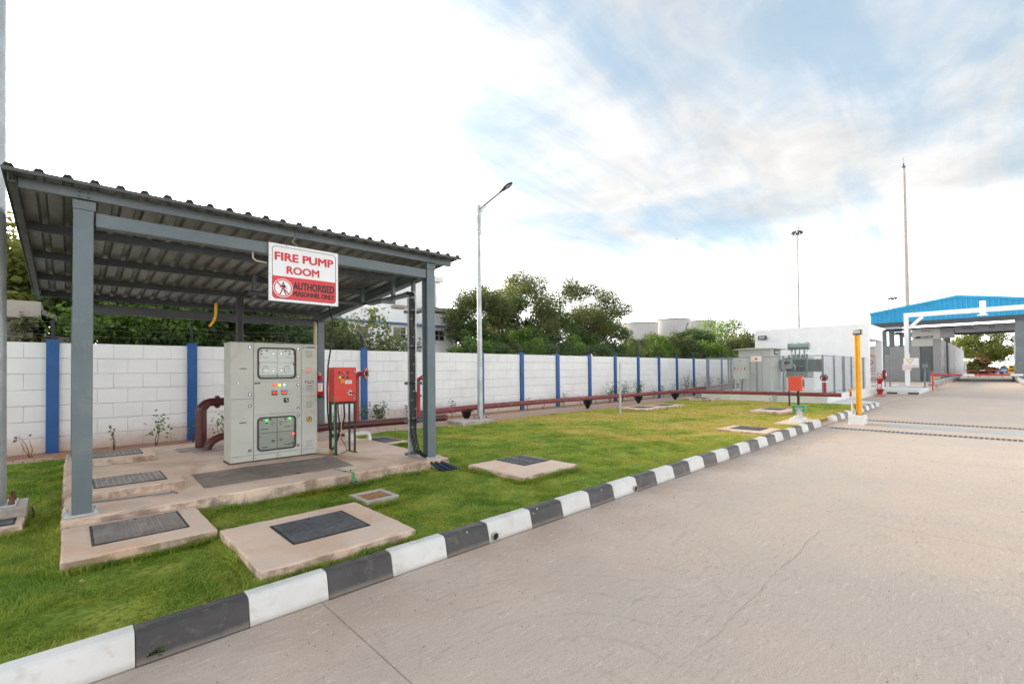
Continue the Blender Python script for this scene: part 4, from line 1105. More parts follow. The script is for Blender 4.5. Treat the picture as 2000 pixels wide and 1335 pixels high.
# fire extinguisher on the rear post
def extinguisher(x, y, z, label, s=1.0, grp=None, strap=True):
    E = thing('fire_extinguisher', (x, y, z), label, 'fire extinguisher', grp)
    R = .075*s; H = .40*s
    m = MB(); m.lathe((x, y, z), [(R*.9, .03*s), (R, .045*s), (R, H*.82), (R*.85, H*.92), (R*.45, H*.985), (R*.35, H)], 18); m.build('cylinder', REDD, E)
    m = MB(); m.lathe((x, y, z), [(R*1.02, 0), (R*1.02, .045*s), (R*.95, .05*s)], 18); m.build('base_ring', BLACK, E)
    m = MB(); m.lathe((x, y, z), [(R*1.004, H*.70), (R*1.004, H*.80)], 18); m.build('blue_band', paint('band_blue', (.02,.05,.25), .4), E)
    m = MB()
    for k in range(7):
        a0, a1 = radians(-135+k*9), radians(-126+k*9); rr = R*1.006
        m.add([(x+rr*cos(a0), y+rr*sin(a0), z+H*.30), (x+rr*cos(a1), y+rr*sin(a1), z+H*.30), (x+rr*cos(a1), y+rr*sin(a1), z+H*.66), (x+rr*cos(a0), y+rr*sin(a0), z+H*.66)], [(0,1,2,3)])
    m.build('paper_label', SIGNW, E)
    m = MB()
    for k in range(6):
        a0, a1 = radians(-128+(k % 2)*18), radians(-118+(k % 2)*18); rr = R*1.012; zz = z+H*(.34+.05*k)
        m.add([(x+rr*cos(a0), y+rr*sin(a0), zz), (x+rr*cos(a1), y+rr*sin(a1), zz), (x+rr*cos(a1), y+rr*sin(a1), zz+H*.03), (x+rr*cos(a0), y+rr*sin(a0), zz+H*.03)], [(0,1,2,3)])
    m.build('label_print', INKRED, E)
    m = MB(); m.cyl((x, y, z+H), (x, y, z+H+.045*s), R*.33, 10); m.bar((x, y, z+H+.04*s), (x-.04*s, y-.06*s, z+H+.055*s), .02*s, .012*s); m.bar((x, y, z+H+.055*s), (x-.03*s, y-.07*s, z+H+.085*s), .02*s, .010*s); m.build('valve', BEIGEP, E)
    m = MB(); m.tube([(x-.02*s, y, z+H+.02*s), (x-.07*s, y-.02*s, z+H+.02*s), (x-R*1.35, y-.02*s, z+H*.8), (x-R*1.3, y-.02*s, z+H*.3), (x-R*1.05, y-.015*s, z+H*.12)], .010*s, 8); m.build('hose', RUBBER, E)
    if strap:
        m = MB(); m.box(x-.02, x+.02, y+R*.98, y+R+.07, z+H*.6, z+H*.66); m.build('wall_bracket', BLACK, E)
    return E
extinguisher(3.79, 9.775, 1.02, 'red fire extinguisher hung on the rear shelter post', 1.18)

# ------------------------------------------------------------------ cable tray and its cables
def build_tray():
    T = thing('cable_tray', (3.72, 6.05, .28), 'steel cable tray full of black cables beside the front right post', 'cable tray')
    def ladder(a, b, up, w=.125, mt=GALV_L):
        a, b = Vector(a), Vector(b); d = (b-a).normalized(); u = Vector(up); sd = d.cross(u).normalized()
        m = MB()
        for s in (-1, 1): m.bar(a+sd*s*w/2, b+sd*s*w/2, .006, .030, u)
        m.bar(a-u*.014, b-u*.014, w*.96, .003, u)
        n = int((b-a).length/.16)
        for k in range(1, n):
            p = a+(b-a)*k/n
            for s in (-1, 1): m.bar(p+sd*s*w*.5+u*.016-d*.01, p+sd*s*w*.5+u*.016+d*.01, .008, .004, u)
        m.build('tray_section', mt, T)
    ladder((3.73, 6.07, .285), (3.73, 6.07, 2.66), (0,-1,0))
    ladder((3.73, 6.10, 2.72), (3.73, 7.44, 2.72), (0,0,1), .125, STEEL)
    ladder((3.66, 7.50, 2.72), (1.86, 7.50, 2.72), (0,0,1), .125, STEEL_D)
    ladder((1.78, 7.55, 2.64), (1.78, 7.55, 1.99), (0,-1,0), .085, STEEL_D)
    cb = MB(); rnd = random.Random(2)
    for k in range(5):
        o = (-.048+.024*k)
        j = [rnd.uniform(-.004, .004) for _ in range(12)]
        pts = [(3.73+o+j[i], 6.045+j[i+1]*.5, .62+.19*i) for i in range(0, 10)]
        pts += [(3.73+o, 6.045, 2.55), (3.73+o, 6.055, 2.70), (3.73+o, 6.10, 2.755), (3.73+o, 6.25, 2.745), (3.73+o, 7.38, 2.742), (3.725+o*.7, 7.46+o, 2.742), (3.60, 7.50+o, 2.742), (1.95, 7.50+o, 2.742), (1.83, 7.51+o*.8, 2.74), (1.79+o*.6, 7.53, 2.66), (1.78+o*.6, 7.53, 2.4), (1.78+o*.6, 7.53, 1.985)]
        end = [(3.80+o*.5, 5.62+.03*k, .15), (3.78+o*.6, 5.78, .30), (3.745+o, 5.98, .38)]
        cb.tube(end+pts, .0084 if k != 3 else .007, 7)
    cb.build('black_cable', RUBBER, T)
    cb = MB(); cb.tube([(3.775, 6.028, 1.25)]+[(3.772+.004*(i % 2), 6.026, .8+.25*i) for i in range(2, 8)]+[(3.775, 6.03, 2.70), (3.775, 6.08, 2.765), (3.775, 6.5, 2.757), (3.77, 7.3, 2.757)], .011, 6); cb.build('white_cable', PVC, T)
    tie = MB()
    for i in range(15):
        z = .72+i*.135; x = 3.70+.06*((i*7) % 3)/2
        tie.box(x-.022, x+.022, 6.024, 6.029, z, z+.006)
    tie.build('cable_tie', SIGNW, T)
    for z in (.33, .815, 1.38, 1.915, 2.445):
        m = MB(); m.box(3.62, 3.79, 6.078, 6.084, z-.022, z+.022); m.box(3.786, 3.791, 5.89, 6.078, z-.022, z+.022); m.box(3.614, 3.62, 6.05, 6.10, z-.022, z+.022); m.build('support_bracket', STEEL, T)
build_tray()
C = thing('cable_conduit', (3.85, 5.6, .12), 'navy blue cable conduits entering the lawn by the front right post', 'conduit')
for i, (x, dx) in enumerate(((3.80, .0), (3.865, .05), (3.955, .09))):
    m = MB(); a = Vector((x-.035+dx*.2, 5.66, .245-.02*i*.5)); b = Vector((x+.10+dx, 5.44, .10)); m.tube([a, b], .026 if i else .020, 12); o = m.build('conduit_pipe', NAVY, C)
    m = MB(); m.tube([a-(b-a).normalized()*.03, a+(b-a).normalized()*.012], .030 if i else .023, 10); m.build('orange_tape', YEL2, o)
m = MB(); m.tube([(1.672,8.5,2.66),(1.672,8.5,2.55),(1.665,8.5,2.45),(1.63,8.48,2.36),(1.58,8.47,2.29)], [.022,.022,.020,.020,.018], 10)
tag(m.build('yellow_conduit', YEL2, None, at=(1.66, 8.5, 2.5)), 'yellow flexible conduit end dangling under the shelter roof', 'conduit')
m = MB(); m.tube([(3.735,9.86,.28),(3.735,9.86,2.50),(3.735,9.90,2.60),(3.735,9.99,2.66)], .035, 12)
for z in (.8, 2.1): m.cyl((3.735,9.86,z), (3.735,9.86,z+.05), .040, 12)
tag(m.build('downpipe', BEIGEP, None, at=(3.735, 9.86, .28)), 'beige plastic downpipe beside the rear right shelter post', 'pipe')

# ------------------------------------------------------------------ things lying on the platform
def mat_mesh():
    bm = bmesh.new(); nx, ny = 26, 12; rnd = random.Random(9)
    vs = {}
    for i in range(nx+1):
        for j in range(ny+1):
            u, v = i/nx, j/ny
            xl, xr = 1.09+.03*v, 2.80+.06*v
            x = xl+(xr-xl)*u; yy = 6.10-.05*u+.93*v
            if u > .92 and v < .2: yy += .02
            z = .2855+.003*math.sin(9*u+4*v)+rnd.uniform(0, .0015)
            if j == 0: z += .022*max(0, math.exp(-((u-.42)/.035)**2))+.026*max(0, math.exp(-((u-.58)/.03)**2))+.015*math.exp(-(u/.03)**2)
            if j == 1: z += .008*max(0, math.exp(-((u-.42)/.04)**2))+.010*max(0, math.exp(-((u-.58)/.035)**2))
            if u > .93: z += .018*((u-.93)/.07)*v
            vs[i, j] = bm.verts.new((x-1.9, yy-6.6, z-.285))
    for i in range(nx):
        for j in range(ny): bm.faces.new((vs[i,j], vs[i+1,j], vs[i+1,j+1], vs[i,j+1])).smooth = True
    me = bpy.data.meshes.new('floor_mat'); bm.to_mesh(me); bm.free(); me.materials.append(MAT_B)
    o = link_mesh('floor_mat', me); o.location = (1.9, 6.6, .285)
    s = o.modifiers.new('thick', 'SOLIDIFY'); s.thickness = .005; s.offset = -1
    return o
tag(mat_mesh(), 'worn brown rubber mat in front of the control panel', 'mat')
m = MB(); m.bar((.16,6.20,.290),(.80,6.10,.290),.020,.008); m.bar((.80,6.16,.292),(.835,6.02,.292),.014,.010)
tag(m.build('steel_bar', STEEL, None, at=(.5, 6.15, .285)), 'thin grey steel bar lying in front of the raised cover', 'bar')
m = MB(); m.bar((2.52,6.02,.2835),(2.60,5.635,.2835),.032,.003); m.bar((2.602,5.624,.284),(2.605,5.622,.165),.032,.003,(0,1,0))
gs = thing('earth_strip', (2.6, 5.7, .28), 'green painted earthing strip bent over the platform edge', 'earth strip'); m.build('strip', GREENP, gs)
m = MB()
for p in ((2.55,5.75,.285),(2.62,5.75,.285)): m.cyl(p, (p[0],p[1],p[2]+.018), .007, 6)
for p in ((2.575,5.618,.165),(2.635,5.618,.165)): m.lathe((p[0],0,p[2]), [(.007,5.60),(.007,5.632)], 6, 'Y')
m.bar((2.56,5.625,.162),(2.65,5.625,.162),.022,.004,(0,1,0)); m.build('rusty_bolt', RUST, gs)
m = MB(); m.lathe((3.70, 8.12, .281), [(.085,0),(.10,.15),(.104,.155),(.104,.162),(.09,.162),(.088,.02)], 18)
wb = thing('white_bucket', (3.70, 8.12, .28), 'white plastic bucket under the red riser pipe', 'bucket'); m.build('bucket_body', PVC, wb)
m = MB(); m.lathe((3.70, 8.12, .281), [(.088,.02),(.0885,.05)], 18); m.build('sediment', SOIL, wb)
pe = thing('elbow_pipe', (4.08, 8.15, .28), 'white plastic drain elbow at the platform edge', 'pipe')
m = MB(); m.tube([(3.86,8.28,.40),(4.02,8.22,.41),(4.06,8.20,.405),(4.085,8.185,.385),(4.095,8.18,.35),(4.095,8.18,.16)], .036, 14); m.build('pipe_bend', PVC, pe)
m = MB(); m.tube([(4.095,8.18,.33),(4.095,8.18,.27)], .042, 14); m.build('socket', PVC, pe); m = MB(); m.tube([(3.93,8.255,.407),(3.99,8.23,.41)], .042, 14); m.build('socket', PVC, pe)
m = MB(); m.tube([(3.45,8.30,.415),(3.60,8.33,.40),(3.75,8.31,.405),(3.86,8.28,.40)], .028, 10); m.build('muddy_hose', RUST, pe)
m = MB(); m.tube([(2.72,7.66,.325),(2.93,7.13,.32)], .042, 16, False); bp = thing('spare_pipe', (2.85, 7.4, .28), 'short beige pipe offcut lying beside the control panel', 'pipe'); m.build('pipe_wall', BEIGEP, bp)
m = MB(); m.tube([(2.928,7.14,.32),(2.931,7.132,.32)], .037, 16); m.build('pipe_mouth', paint('ochre_inside', (.42,.24,.07), .8), bp)

# ------------------------------------------------------------------ inspection chambers
def cover_pattern(style, w, d):
    """raised tread of a cover, w along x and d along y, centred at the origin"""
    m = MB()
    def stud(x, y, a, b, h=.004):
        k = .0015
        m.add([(x-a,y-b,0),(x+a,y-b,0),(x+a,y+b,0),(x-a,y+b,0),(x-a+k,y-b+k,h),(x+a-k,y-b+k,h),(x+a-k,y+b-k,h),(x-a+k,y+b-k,h)], [(4,5,6,7),(0,1,5,4),(1,2,6,5),(2,3,7,6),(3,0,4,7)])
    if style == 'bars':
        cols = 12; cw = w/cols
        for c in range(cols):
            x = -w/2+cw*(c+.5)
            n = int(d/.0235)
            for r in range(n):
                y = -d/2+(r+.5)*d/n
                if c in (1, 6) and abs(y) < .07: continue
                if c == 5 and abs(y) > d/2-.06: continue
                stud(x, y, cw*.34, d/n*.27)
    else:
        rows = int(d/.036)
        for r in range(rows):
            y = -d/2+(r+.5)*d/rows
            n = int(w/.066)
            for c in range(n):
                x = -w/2+(c+(.5 if r % 2 else .15)+.2)*w/n
                if abs(x) < .035 or x+.03 > w/2 or x-.03 < -w/2: continue
                if abs(y) > d/2-.07 and abs(x) < .075: continue
                stud(x, y, w/n*.37, d/rows*.33)
    return m
COVERS = {}
def chamber(label, x0, x1, y0, y1, zb, zt, cov, style, seed, step=.10, jit=.0045, grp='cast concrete inspection chambers', irons=(None, None)):
    t = thing('inspection_chamber', ((x0+x1)/2, (y0+y1)/2, .12), label, 'manhole', grp)
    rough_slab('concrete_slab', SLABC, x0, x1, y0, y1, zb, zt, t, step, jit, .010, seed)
    cx0, cx1, cy0, cy1 = cov
    w, d = cx1-cx0, cy1-cy0
    fr = MB(); k = .012
    for a in ((cx0-k,cx1+k,cy0-k,cy0),(cx0-k,cx1+k,cy1,cy1+k),(cx0-k,cx0,cy0,cy1),(cx1,cx1+k,cy0,cy1)): fr.box(a[0],a[1],a[2],a[3],zt-.01,zt+.006)
    fr.box(cx0, cx1, cy0, cy1, zt-.012, zt+.0035)
    fr.build('cover_frame', FRAME_I, t)
    iron = IRON if style == 'bars' else IRON_D
    g = .007
    pl = MB(); pl.box(cx0+g, cx1-g, cy0+g, cy1-g, zt-.003, zt+.010); c = pl.build('cover', iron, t, .002)
    key = (style, round(w, 3), round(d, 3))
    if key not in COVERS: COVERS[key] = cover_pattern(style, w-2*g-.02, d-2*g-.02).mesh('tread_pattern', iron)
    org = origin_of(c)
    link_mesh('tread_pattern', COVERS[key], c, ((cx0+cx1)/2-org.x, (cy0+cy1)/2-org.y, zt+.0101-org.z))
    for s in (-1, 1):
        q = MB(); hx, hy = (cx0+cx1)/2-.01*s, (cy0+cy1)/2+s*(d/2-.045)
        q.lathe((hx, hy, 0), [(.013, zt+.0102), (.013, zt+.0125)], 10); q.build('lift_hole', RUST if s < 0 else DARK, c)
    return t
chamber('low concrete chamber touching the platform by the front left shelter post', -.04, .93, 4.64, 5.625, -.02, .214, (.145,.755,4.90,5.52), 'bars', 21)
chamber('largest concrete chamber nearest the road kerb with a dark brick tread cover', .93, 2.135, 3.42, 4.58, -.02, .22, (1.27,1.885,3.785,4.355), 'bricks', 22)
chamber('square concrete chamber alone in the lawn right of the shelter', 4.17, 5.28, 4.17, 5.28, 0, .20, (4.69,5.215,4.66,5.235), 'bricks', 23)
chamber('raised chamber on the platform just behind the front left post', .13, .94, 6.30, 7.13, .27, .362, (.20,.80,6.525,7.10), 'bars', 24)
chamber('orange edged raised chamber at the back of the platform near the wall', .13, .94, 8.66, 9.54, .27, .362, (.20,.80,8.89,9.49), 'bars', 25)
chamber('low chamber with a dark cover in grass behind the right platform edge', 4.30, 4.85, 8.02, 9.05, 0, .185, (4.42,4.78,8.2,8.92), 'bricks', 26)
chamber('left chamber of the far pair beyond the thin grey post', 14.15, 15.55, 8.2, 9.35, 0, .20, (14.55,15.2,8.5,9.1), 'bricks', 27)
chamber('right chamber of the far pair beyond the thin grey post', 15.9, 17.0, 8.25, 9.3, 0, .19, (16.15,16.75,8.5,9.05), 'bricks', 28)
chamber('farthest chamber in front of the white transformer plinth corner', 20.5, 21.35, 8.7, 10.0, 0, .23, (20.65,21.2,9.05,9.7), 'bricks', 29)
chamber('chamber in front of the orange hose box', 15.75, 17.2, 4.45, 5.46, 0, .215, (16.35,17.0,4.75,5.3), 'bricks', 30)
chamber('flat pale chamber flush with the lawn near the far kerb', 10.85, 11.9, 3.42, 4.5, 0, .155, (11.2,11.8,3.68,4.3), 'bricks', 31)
# small sump with dry leaves
t = thing('inspection_chamber', (2.45, 4.77, .12), 'small concrete sump open on top and filled with dry yellow leaves', 'manhole', 'cast concrete inspection chambers')
m = MB()
for a in ((2.25,2.64,4.57,4.62),(2.25,2.64,4.93,4.98),(2.25,2.30,4.62,4.93),(2.59,2.64,4.62,4.93)): m.box(a[0],a[1],a[2],a[3],0,.195)
m.build('rim', BASEC, t, .006); MB().box(2.30,2.59,4.62,4.93,.0,.178).build('fill', SOIL, t)
m = MB(); rnd = random.Random(4)
for k in range(70):
    x, y, a, s = rnd.uniform(2.34,2.57), rnd.uniform(4.65,4.90), rnd.uniform(0,6.3), rnd.uniform(.008,.018)
    if (x-2.46)**2/.013+(y-4.76)**2/.009 > 1.2: continue
    m.add([(x+s*cos(a),y+s*sin(a),.181),(x-s*.5*sin(a),y+s*.5*cos(a),.187),(x-s*cos(a),y-s*sin(a),.183),(x+s*.5*sin(a),y-s*.5*cos(a),.181)],[(0,1,2,3)])
tag(m.build('dry_leaf', paint('ochre_leaf', (.50,.28,.06), .8, 0, .3, 20.), t), kind='stuff')

# ------------------------------------------------------------------ fire water pipes
def flange(x, y, z, r, axis, holes=8, open_=True, t=.022, mat=None, parent=None, name='flange'):
    m = MB()
    if axis == 'Y': c = lambda a, h: (x+a[0], y+h, z+a[1])
    elif axis == 'X': c = lambda a, h: (x+h, y+a[0], z+a[1])
    else: c = lambda a, h: (x+a[0], y+a[1], z+h)
    n = 24; o = [(r*cos(2*pi*k/n), r*sin(2*pi*k/n)) for k in range(n)]; i_ = [(r*.48*cos(2*pi*k/n), r*.48*sin(2*pi*k/n)) for k in range(n)]
    v = [c(a, -t/2) for a in o]+[c(a, -t/2) for a in i_]+[c(a, t/2) for a in o]+[c(a, t/2) for a in i_]
    f = []
    for k in range(n):
        j = (k+1) % n
        f += [(k, j, n+j, n+k), (2*n+k, 3*n+k, 3*n+j, 2*n+j), (k, 2*n+k, 2*n+j, j), (n+k, n+j, 3*n+j, 3*n+k)]
    m.add(v, f)
    fl = m.build(name, mat, parent)
    b = MB()
    for k in range(holes):
        a = 2*pi*(k+.5)/holes; q = (r*.76*cos(a), r*.76*sin(a))
        b.cyl(c(q, -t/2-.014), c(q, t/2+.014), .011, 6)
    b.build('bolt', RUST, fl)
    return fl
t = thing('suction_pipe', (1.63, 9.4, .28), 'tall maroon pump pipe rising from the platform and bending behind the panel', 'pipe')
m = MB(); m.tube([(1.632,9.4,.28),(1.632,9.4,.925)], .084, 20); m.build('riser', MAROON, t)
m = MB(); m.tube([(1.632,9.4,.92),(1.634,9.4,.955),(1.715,9.4,1.045),(1.76,9.4,1.060)], [.084,.084,.078,.075], 20, True, False); m.build('mitre_bend', MAROON, t)
m = MB(); m.tube([(1.75,9.4,1.060),(2.75,9.4,1.060)], .072, 20); m.build('cross_pipe', MAROON, t)
m = MB(); m.lathe((1.868,9.4,1.060), [(.112,-.016),(.112,-.003)], 20, 'X'); m.lathe((1.868,9.4,1.060), [(.112,.003),(.112,.016)], 20, 'X'); o = m.build('flange', MAROON, t)
m = MB()
for k in range(8):
    a = 2*pi*(k+.5)/8; m.cyl((1.832,9.4+.09*cos(a),1.06+.09*sin(a)), (1.904,9.4+.09*cos(a),1.06+.09*sin(a)), .011, 6)
m.build('bolt', MAROON, o)
m = MB(); m.box(1.30,1.98,9.12,9.55,.281,.296); m.build('base_plate', paint('dusty_plate', (.30,.25,.22), .7), t, .002)
t = thing('low_pipe', (3.2, 9.0, .28), 'long low maroon pipe running behind the panel and red box to a capped end', 'pipe')
m = MB(); m.tube([(1.655,9.0,.28)]+[(1.655+.30-.30*cos(a), 9.0, .30+.21*sin(a)) for a in [k*pi/14 for k in range(8)]]+[(2.2,9.0,.51)], .062, 16); m.build('elbow', MAROON, t)
m = MB(); m.tube([(2.15,9.05,.505),(6.40,9.05,.46)], .079, 20); m.build('pipe_run', MAROON, t)
m = MB(); m.tube([(6.395,9.05,.46),(6.47,9.05,.459)], .084, 20); m.tube([(6.47,9.05,.459),(6.50,9.05,.459)], [.084,.06], 20); m.build('end_cap', MAROON_L, t)
m = MB(); m.box(1.45,1.98,8.88,9.11,.281,.296); m.build('base_plate', paint('dusty_plate', (.30,.25,.22), .7), t, .002)
for x in (3.35,):
    m = MB(); m.prism([(8.93,.36),(9.17,.36),(9.09,.10),(9.01,.10)], x-.03, x+.03, 'X'); m.box(x-.05, x+.05, 8.95, 9.15, .36, .385); m.build('support_bracket', BLACK, t)
t = thing('riser_pipe', (4.28, 9.08, .5), 'dark red riser with an open bolted flange beside the red box', 'pipe')
m = MB(); m.tube([(4.26,9.07,.47),(4.26,9.07,1.40)], .058, 16); m.build('riser', PIPERED, t)
m = MB(); m.tube([(4.26,9.07,1.38),(4.265,9.065,1.47),(4.29,9.04,1.515),(4.36,8.97,1.525),(4.385,8.945,1.525)], .052, 14, False); m.build('bend', PIPERED, t)
v = Vector((.62,-.78,0)).normalized()
m = MB(); c = Vector((4.40,8.93,1.525)); m.tube([c-v*.012, c+v*.012], .115, 22); fl = m.build('open_flange', PIPERED, t)
m = MB(); m.tube([c+v*.0125, c+v*.0135], .056, 20); m.build('pipe_mouth', DARK, fl)
m = MB(); w = v.cross(Vector((0,0,1)))
for k in range(8):
    a = 2*pi*k/8; q = c+w*.088*cos(a)+Vector((0,0,.088*sin(a))); m.tube([q+v*.012, q+v*.016], .013, 8)
m.build('bolt_hole', WHITE, fl)
t = thing('hydrant_riser', (6.64, 10.5, .5), 'red hydrant riser and valve half hidden behind the front right post', 'hydrant')
m = MB(); m.tube([(6.64,10.5,.5),(6.64,10.5,1.30)], .052, 14); m.build('riser', PIPERED, t)
m = MB(); m.tube([(6.64,10.5,1.28),(6.645,10.49,1.36),(6.70,10.43,1.40),(6.80,10.32,1.40)], .052, 14); m.build('bend', PIPERED, t)
flange(6.76, 10.36, 1.40, .115, 'Y', 8, True, .03, PIPERED, t); flange(6.64, 10.5, .92, .09, 'Z', 6, True, .03, PIPERED, t)
m = MB(); m.tube([(6.72,10.42,.86),(6.88,10.34,.88)], .04, 10); m.tube([(6.86,10.35,.80),(6.86,10.35,.96)], .022, 8); m.build('valve', REDD, t)

F = thing('fire_main', (14, 10.5, .12), 'long raised maroon fire main crossing the lawn edge and turning along the white plinth', 'pipe')
m = MB(); m.tube([(6.45,10.5,.40),(6.6,10.5,.44),(7.1,10.5,.468),(8.6,10.5,.500),(12,10.5,.508),(17.,10.5,.495),(21.28,10.5,.478)], .078, 16); m.build('long_run', MAROON_L, F)
m = MB(); m.tube([(21.27,10.5,.478),(21.35,10.48,.48),(21.4,10.42,.48)], .080, 16); m.build('corner_elbow', MAROON_L, F)
m = MB(); m.tube([(21.4,10.44,.48),(21.4,7.,.50),(21.4,4.08,.505)], .078, 16); m.build('branch_run', MAROON_L, F)
m = MB(); m.tube([(21.32,10.55,.49),(23.5,10.62,.56),(26.5,10.7,.60),(33,10.8,.64)], .07, 14); m.tube([(22.0,11.0,.38),(33,11.2,.40)], .06, 12); m.build('far_run', MAROON_L, F)
for x in (9.3, 13.9, 15.4, 18.9, 20.2):
    m = MB(); z = .503; m.tube([(x,10.5,z),(x+.03,10.5,z)], .081, 16); m.build('weld_seam', MAROON, F)
for x, zt in ((8.234,.40),(13.94,.425),(17.49,.415),(20.75,.40)):
    m = MB(); m.prism([(10.28,zt),(10.72,zt),(10.66,zt-.12),(10.53,.10),(10.47,.10),(10.34,zt-.12)], x-.012, x+.012, 'X'); m.prism([(x-.17,zt),(x+.17,zt),(x+.13,zt-.12),(x+.02,.10),(x-.02,.10),(x-.13,zt-.12)], 10.49, 10.512, 'Y'); m.box(x-.17, x+.17, 10.36, 10.64, zt+.001, zt+.02); m.build('support_bracket', BLACK, F)
m = MB(); m.prism([(6.27,.43),(6.52,.43),(6.44,.09),(6.36,.09)], 21.38, 21.41, 'X'); m.box(21.33,21.47,6.27,6.52,.431,.442); m.bar((21.36,6.60,.32),(21.39,6.50,.09),.06,.05); m.build('support_bracket', GALV_L, F)

# ------------------------------------------------------------------ lamp posts and small posts
t = thing('street_lamp', (8.4, 10.08, .12), 'tall galvanised street lamp standing beside the long fire main', 'street lamp')
m = MB(); m.tube([(8.4,10.08,.20),(8.4,10.08,5.5)], [.082,.048], 16); m.build('pole', GALV, t)
m = MB(); m.tube([(8.4,10.08,5.45),(8.4,10.08,6.26)], [.062,.058], 14); o = m.build('top_sleeve', GALV, t)
m = MB(); 
for z in (5.55, 5.9): m.cyl((8.31,10.08,z),(8.49,10.08,z),.012,6)
m.build('bolt', GALV, o)
m = MB(); m.tube([(8.4,10.08,6.14),(8.4,9.6,6.27),(8.4,9.16,6.385)], .026, 10); m.bar((8.4,10.0,6.06),(8.4,9.78,6.20),.015,.07); m.build('arm', GALV, t)
a = Vector((8.4,9.17,6.382)); d = Vector((0,-.967,.255)).normalized(); sd = d.cross(Vector((0,0,1))).normalized(); u = sd.cross(d)
m = MB(); prof = [(0,.028),(.06,.032),(.14,.055),(.26,.080),(.38,.076),(.46,.045),(.49,.012)]
vs = []; n = 14
for s, r in prof:
    for k in range(n):
        an = 2*pi*k/n; vs.append(a+d*s+sd*r*cos(an)+u*r*.45*sin(an))
m.add(vs, [(i*n+k, i*n+(k+1) % n, (i+1)*n+(k+1) % n, (i+1)*n+k) for i in range(len(prof)-1) for k in range(n)], True)
lh = m.build('lamp_head', LAMPG, t)
m = MB(); m.prism([(.052*cos(2*pi*k/14), .105*sin(2*pi*k/14)) for k in range(14)], -.006, .006); q = m
vs = [a+d*(.33+p[1])+sd*p[0]-u*(.034-p[2]) for p in q.v]; m2 = MB(); m2.add(vs, q.f); m2.build('lens', GLASSP, lh)
m = MB(); m.box(8.25,8.55,9.93,10.23,.205,.222); o = m.build('base_plate', GALV, t)
m = MB()
for x in (8.28,8.52):
    for y in (9.96,10.20): m.cyl((x,y,.22),(x,y,.285),.014,6)
m.build('anchor_bolt', RUST, t)
rough_slab('footing', BASEC, 8.02, 8.62, 9.72, 10.4, 0, .205, t, .12, .006, .012, 61); rough_slab('footing', BASEC, 7.42, 8.015, 9.62, 10.3, 0, .225, t, .12, .006, .012, 62)
t = thing('lamp_pole', (-.62, 6.72, .3), 'thick galvanised pole cut off by the left picture edge', 'lamp post')
m = MB(); m.tube([(-.60,6.72,.315),(-.60,6.72,9.0)], [.165,.115], 20); m.build('pole', GALV, t)
m = MB(); m.tube([(-.60,6.72,9.0),(-.55,6.2,9.5),(-.5,5.0,9.7)], .05, 10); m.build('arm', GALV, t)
m = MB(); m.box(-.85,-.36,6.50,6.83,.301,.318); o = m.build('base_plate', GALV, t)
m = MB()
for x in (-.82,-.395):
    for y in (6.54,6.79): m.cyl((x,y,.318),(x,y,.40),.016,8); m.cyl((x,y,.319),(x,y,.345),.027,6)
m.build('anchor_bolt', RUST, o)
rough_slab('footing', BASEC, -1.2, -.29, 6.42, 6.87, 0, .30, t, .12, .004, .010, 63)
chamber('low chamber at the foot of the thick left pole', -1.2, -.295, 6.07, 6.415, 0, .214, (-.72,-.36,6.13,6.37), 'bricks', 64, .12, .004)
m = MB(); m.tube([(-.27,6.55,.26),(-.255,6.52,.265),(-.245,6.5,.22),(-.245,6.49,.12)], .006, 6); tag(m.build('wire_stub', RUBBER, None, at=(-.25, 6.5, .2)), 'bent black wire beside the left pole footing', 'wire')
t = thing('marker_post', (12.92, 8.42, .12), 'thin pale grey pipe post standing alone in the lawn', 'post')
m = MB(); m.tube([(12.92,8.42,.10),(12.92,8.42,1.74)], .032, 12); m.build('pipe', GALV_L, t); m = MB(); m.tube([(12.92,8.42,1.72),(12.92,8.42,1.80)], .038, 12); m.build('cap', GALV, t)

t = thing('detector_post', (15.7, 2.62, 0), 'tall yellow post on a white block at the road edge', 'post')
m = MB(); m.box(15.42,16.0,2.46,2.79,-.05,.25); m.build('pedestal', WHITE, t, .012, 2)
m = MB(); m.box(15.72,15.86,2.545,2.60,.25,2.46); m.box(15.74,15.84,2.601,2.64,.25,2.45); m.box(15.72,15.86,2.641,2.672,.25,2.46); o = m.build('column', YELLOW, t, .004)
m = MB(); m.box(15.69,15.90,2.50,2.71,2.46,2.475); m.prism([(2.51,2.475),(2.70,2.475),(2.685,2.58),(2.50,2.60)], 15.68, 15.86, 'X'); m.build('head', LAMPG, t, .004)
m = MB(); m.box(15.66,15.679,2.53,2.68,2.49,2.575); m.build('lens', GLASSP, t)
m = MB(); m.box(15.70,15.88,2.53,2.69,.251,.262); m.box(15.69,15.715,2.50,2.52,.262,.31); m.build('anchor_plate', RUST, t)
m = MB(); m.tube([(15.56,2.72,.25),(15.56,2.72,.62)], .026, 10); m.tube([(15.56,2.72,.60),(15.56,2.72,.655)], .034, 10); m.build('conduit_stub', paint('cream_plastic', (.62,.52,.42), .5), t)
m = MB(); m.tube([(15.56,2.70,.56),(15.57,2.64,.54),(15.58,2.66,.44),(15.585,2.64,.33),(15.60,2.62,.26)], .010, 6); m.build('cable', RUBBER, t)

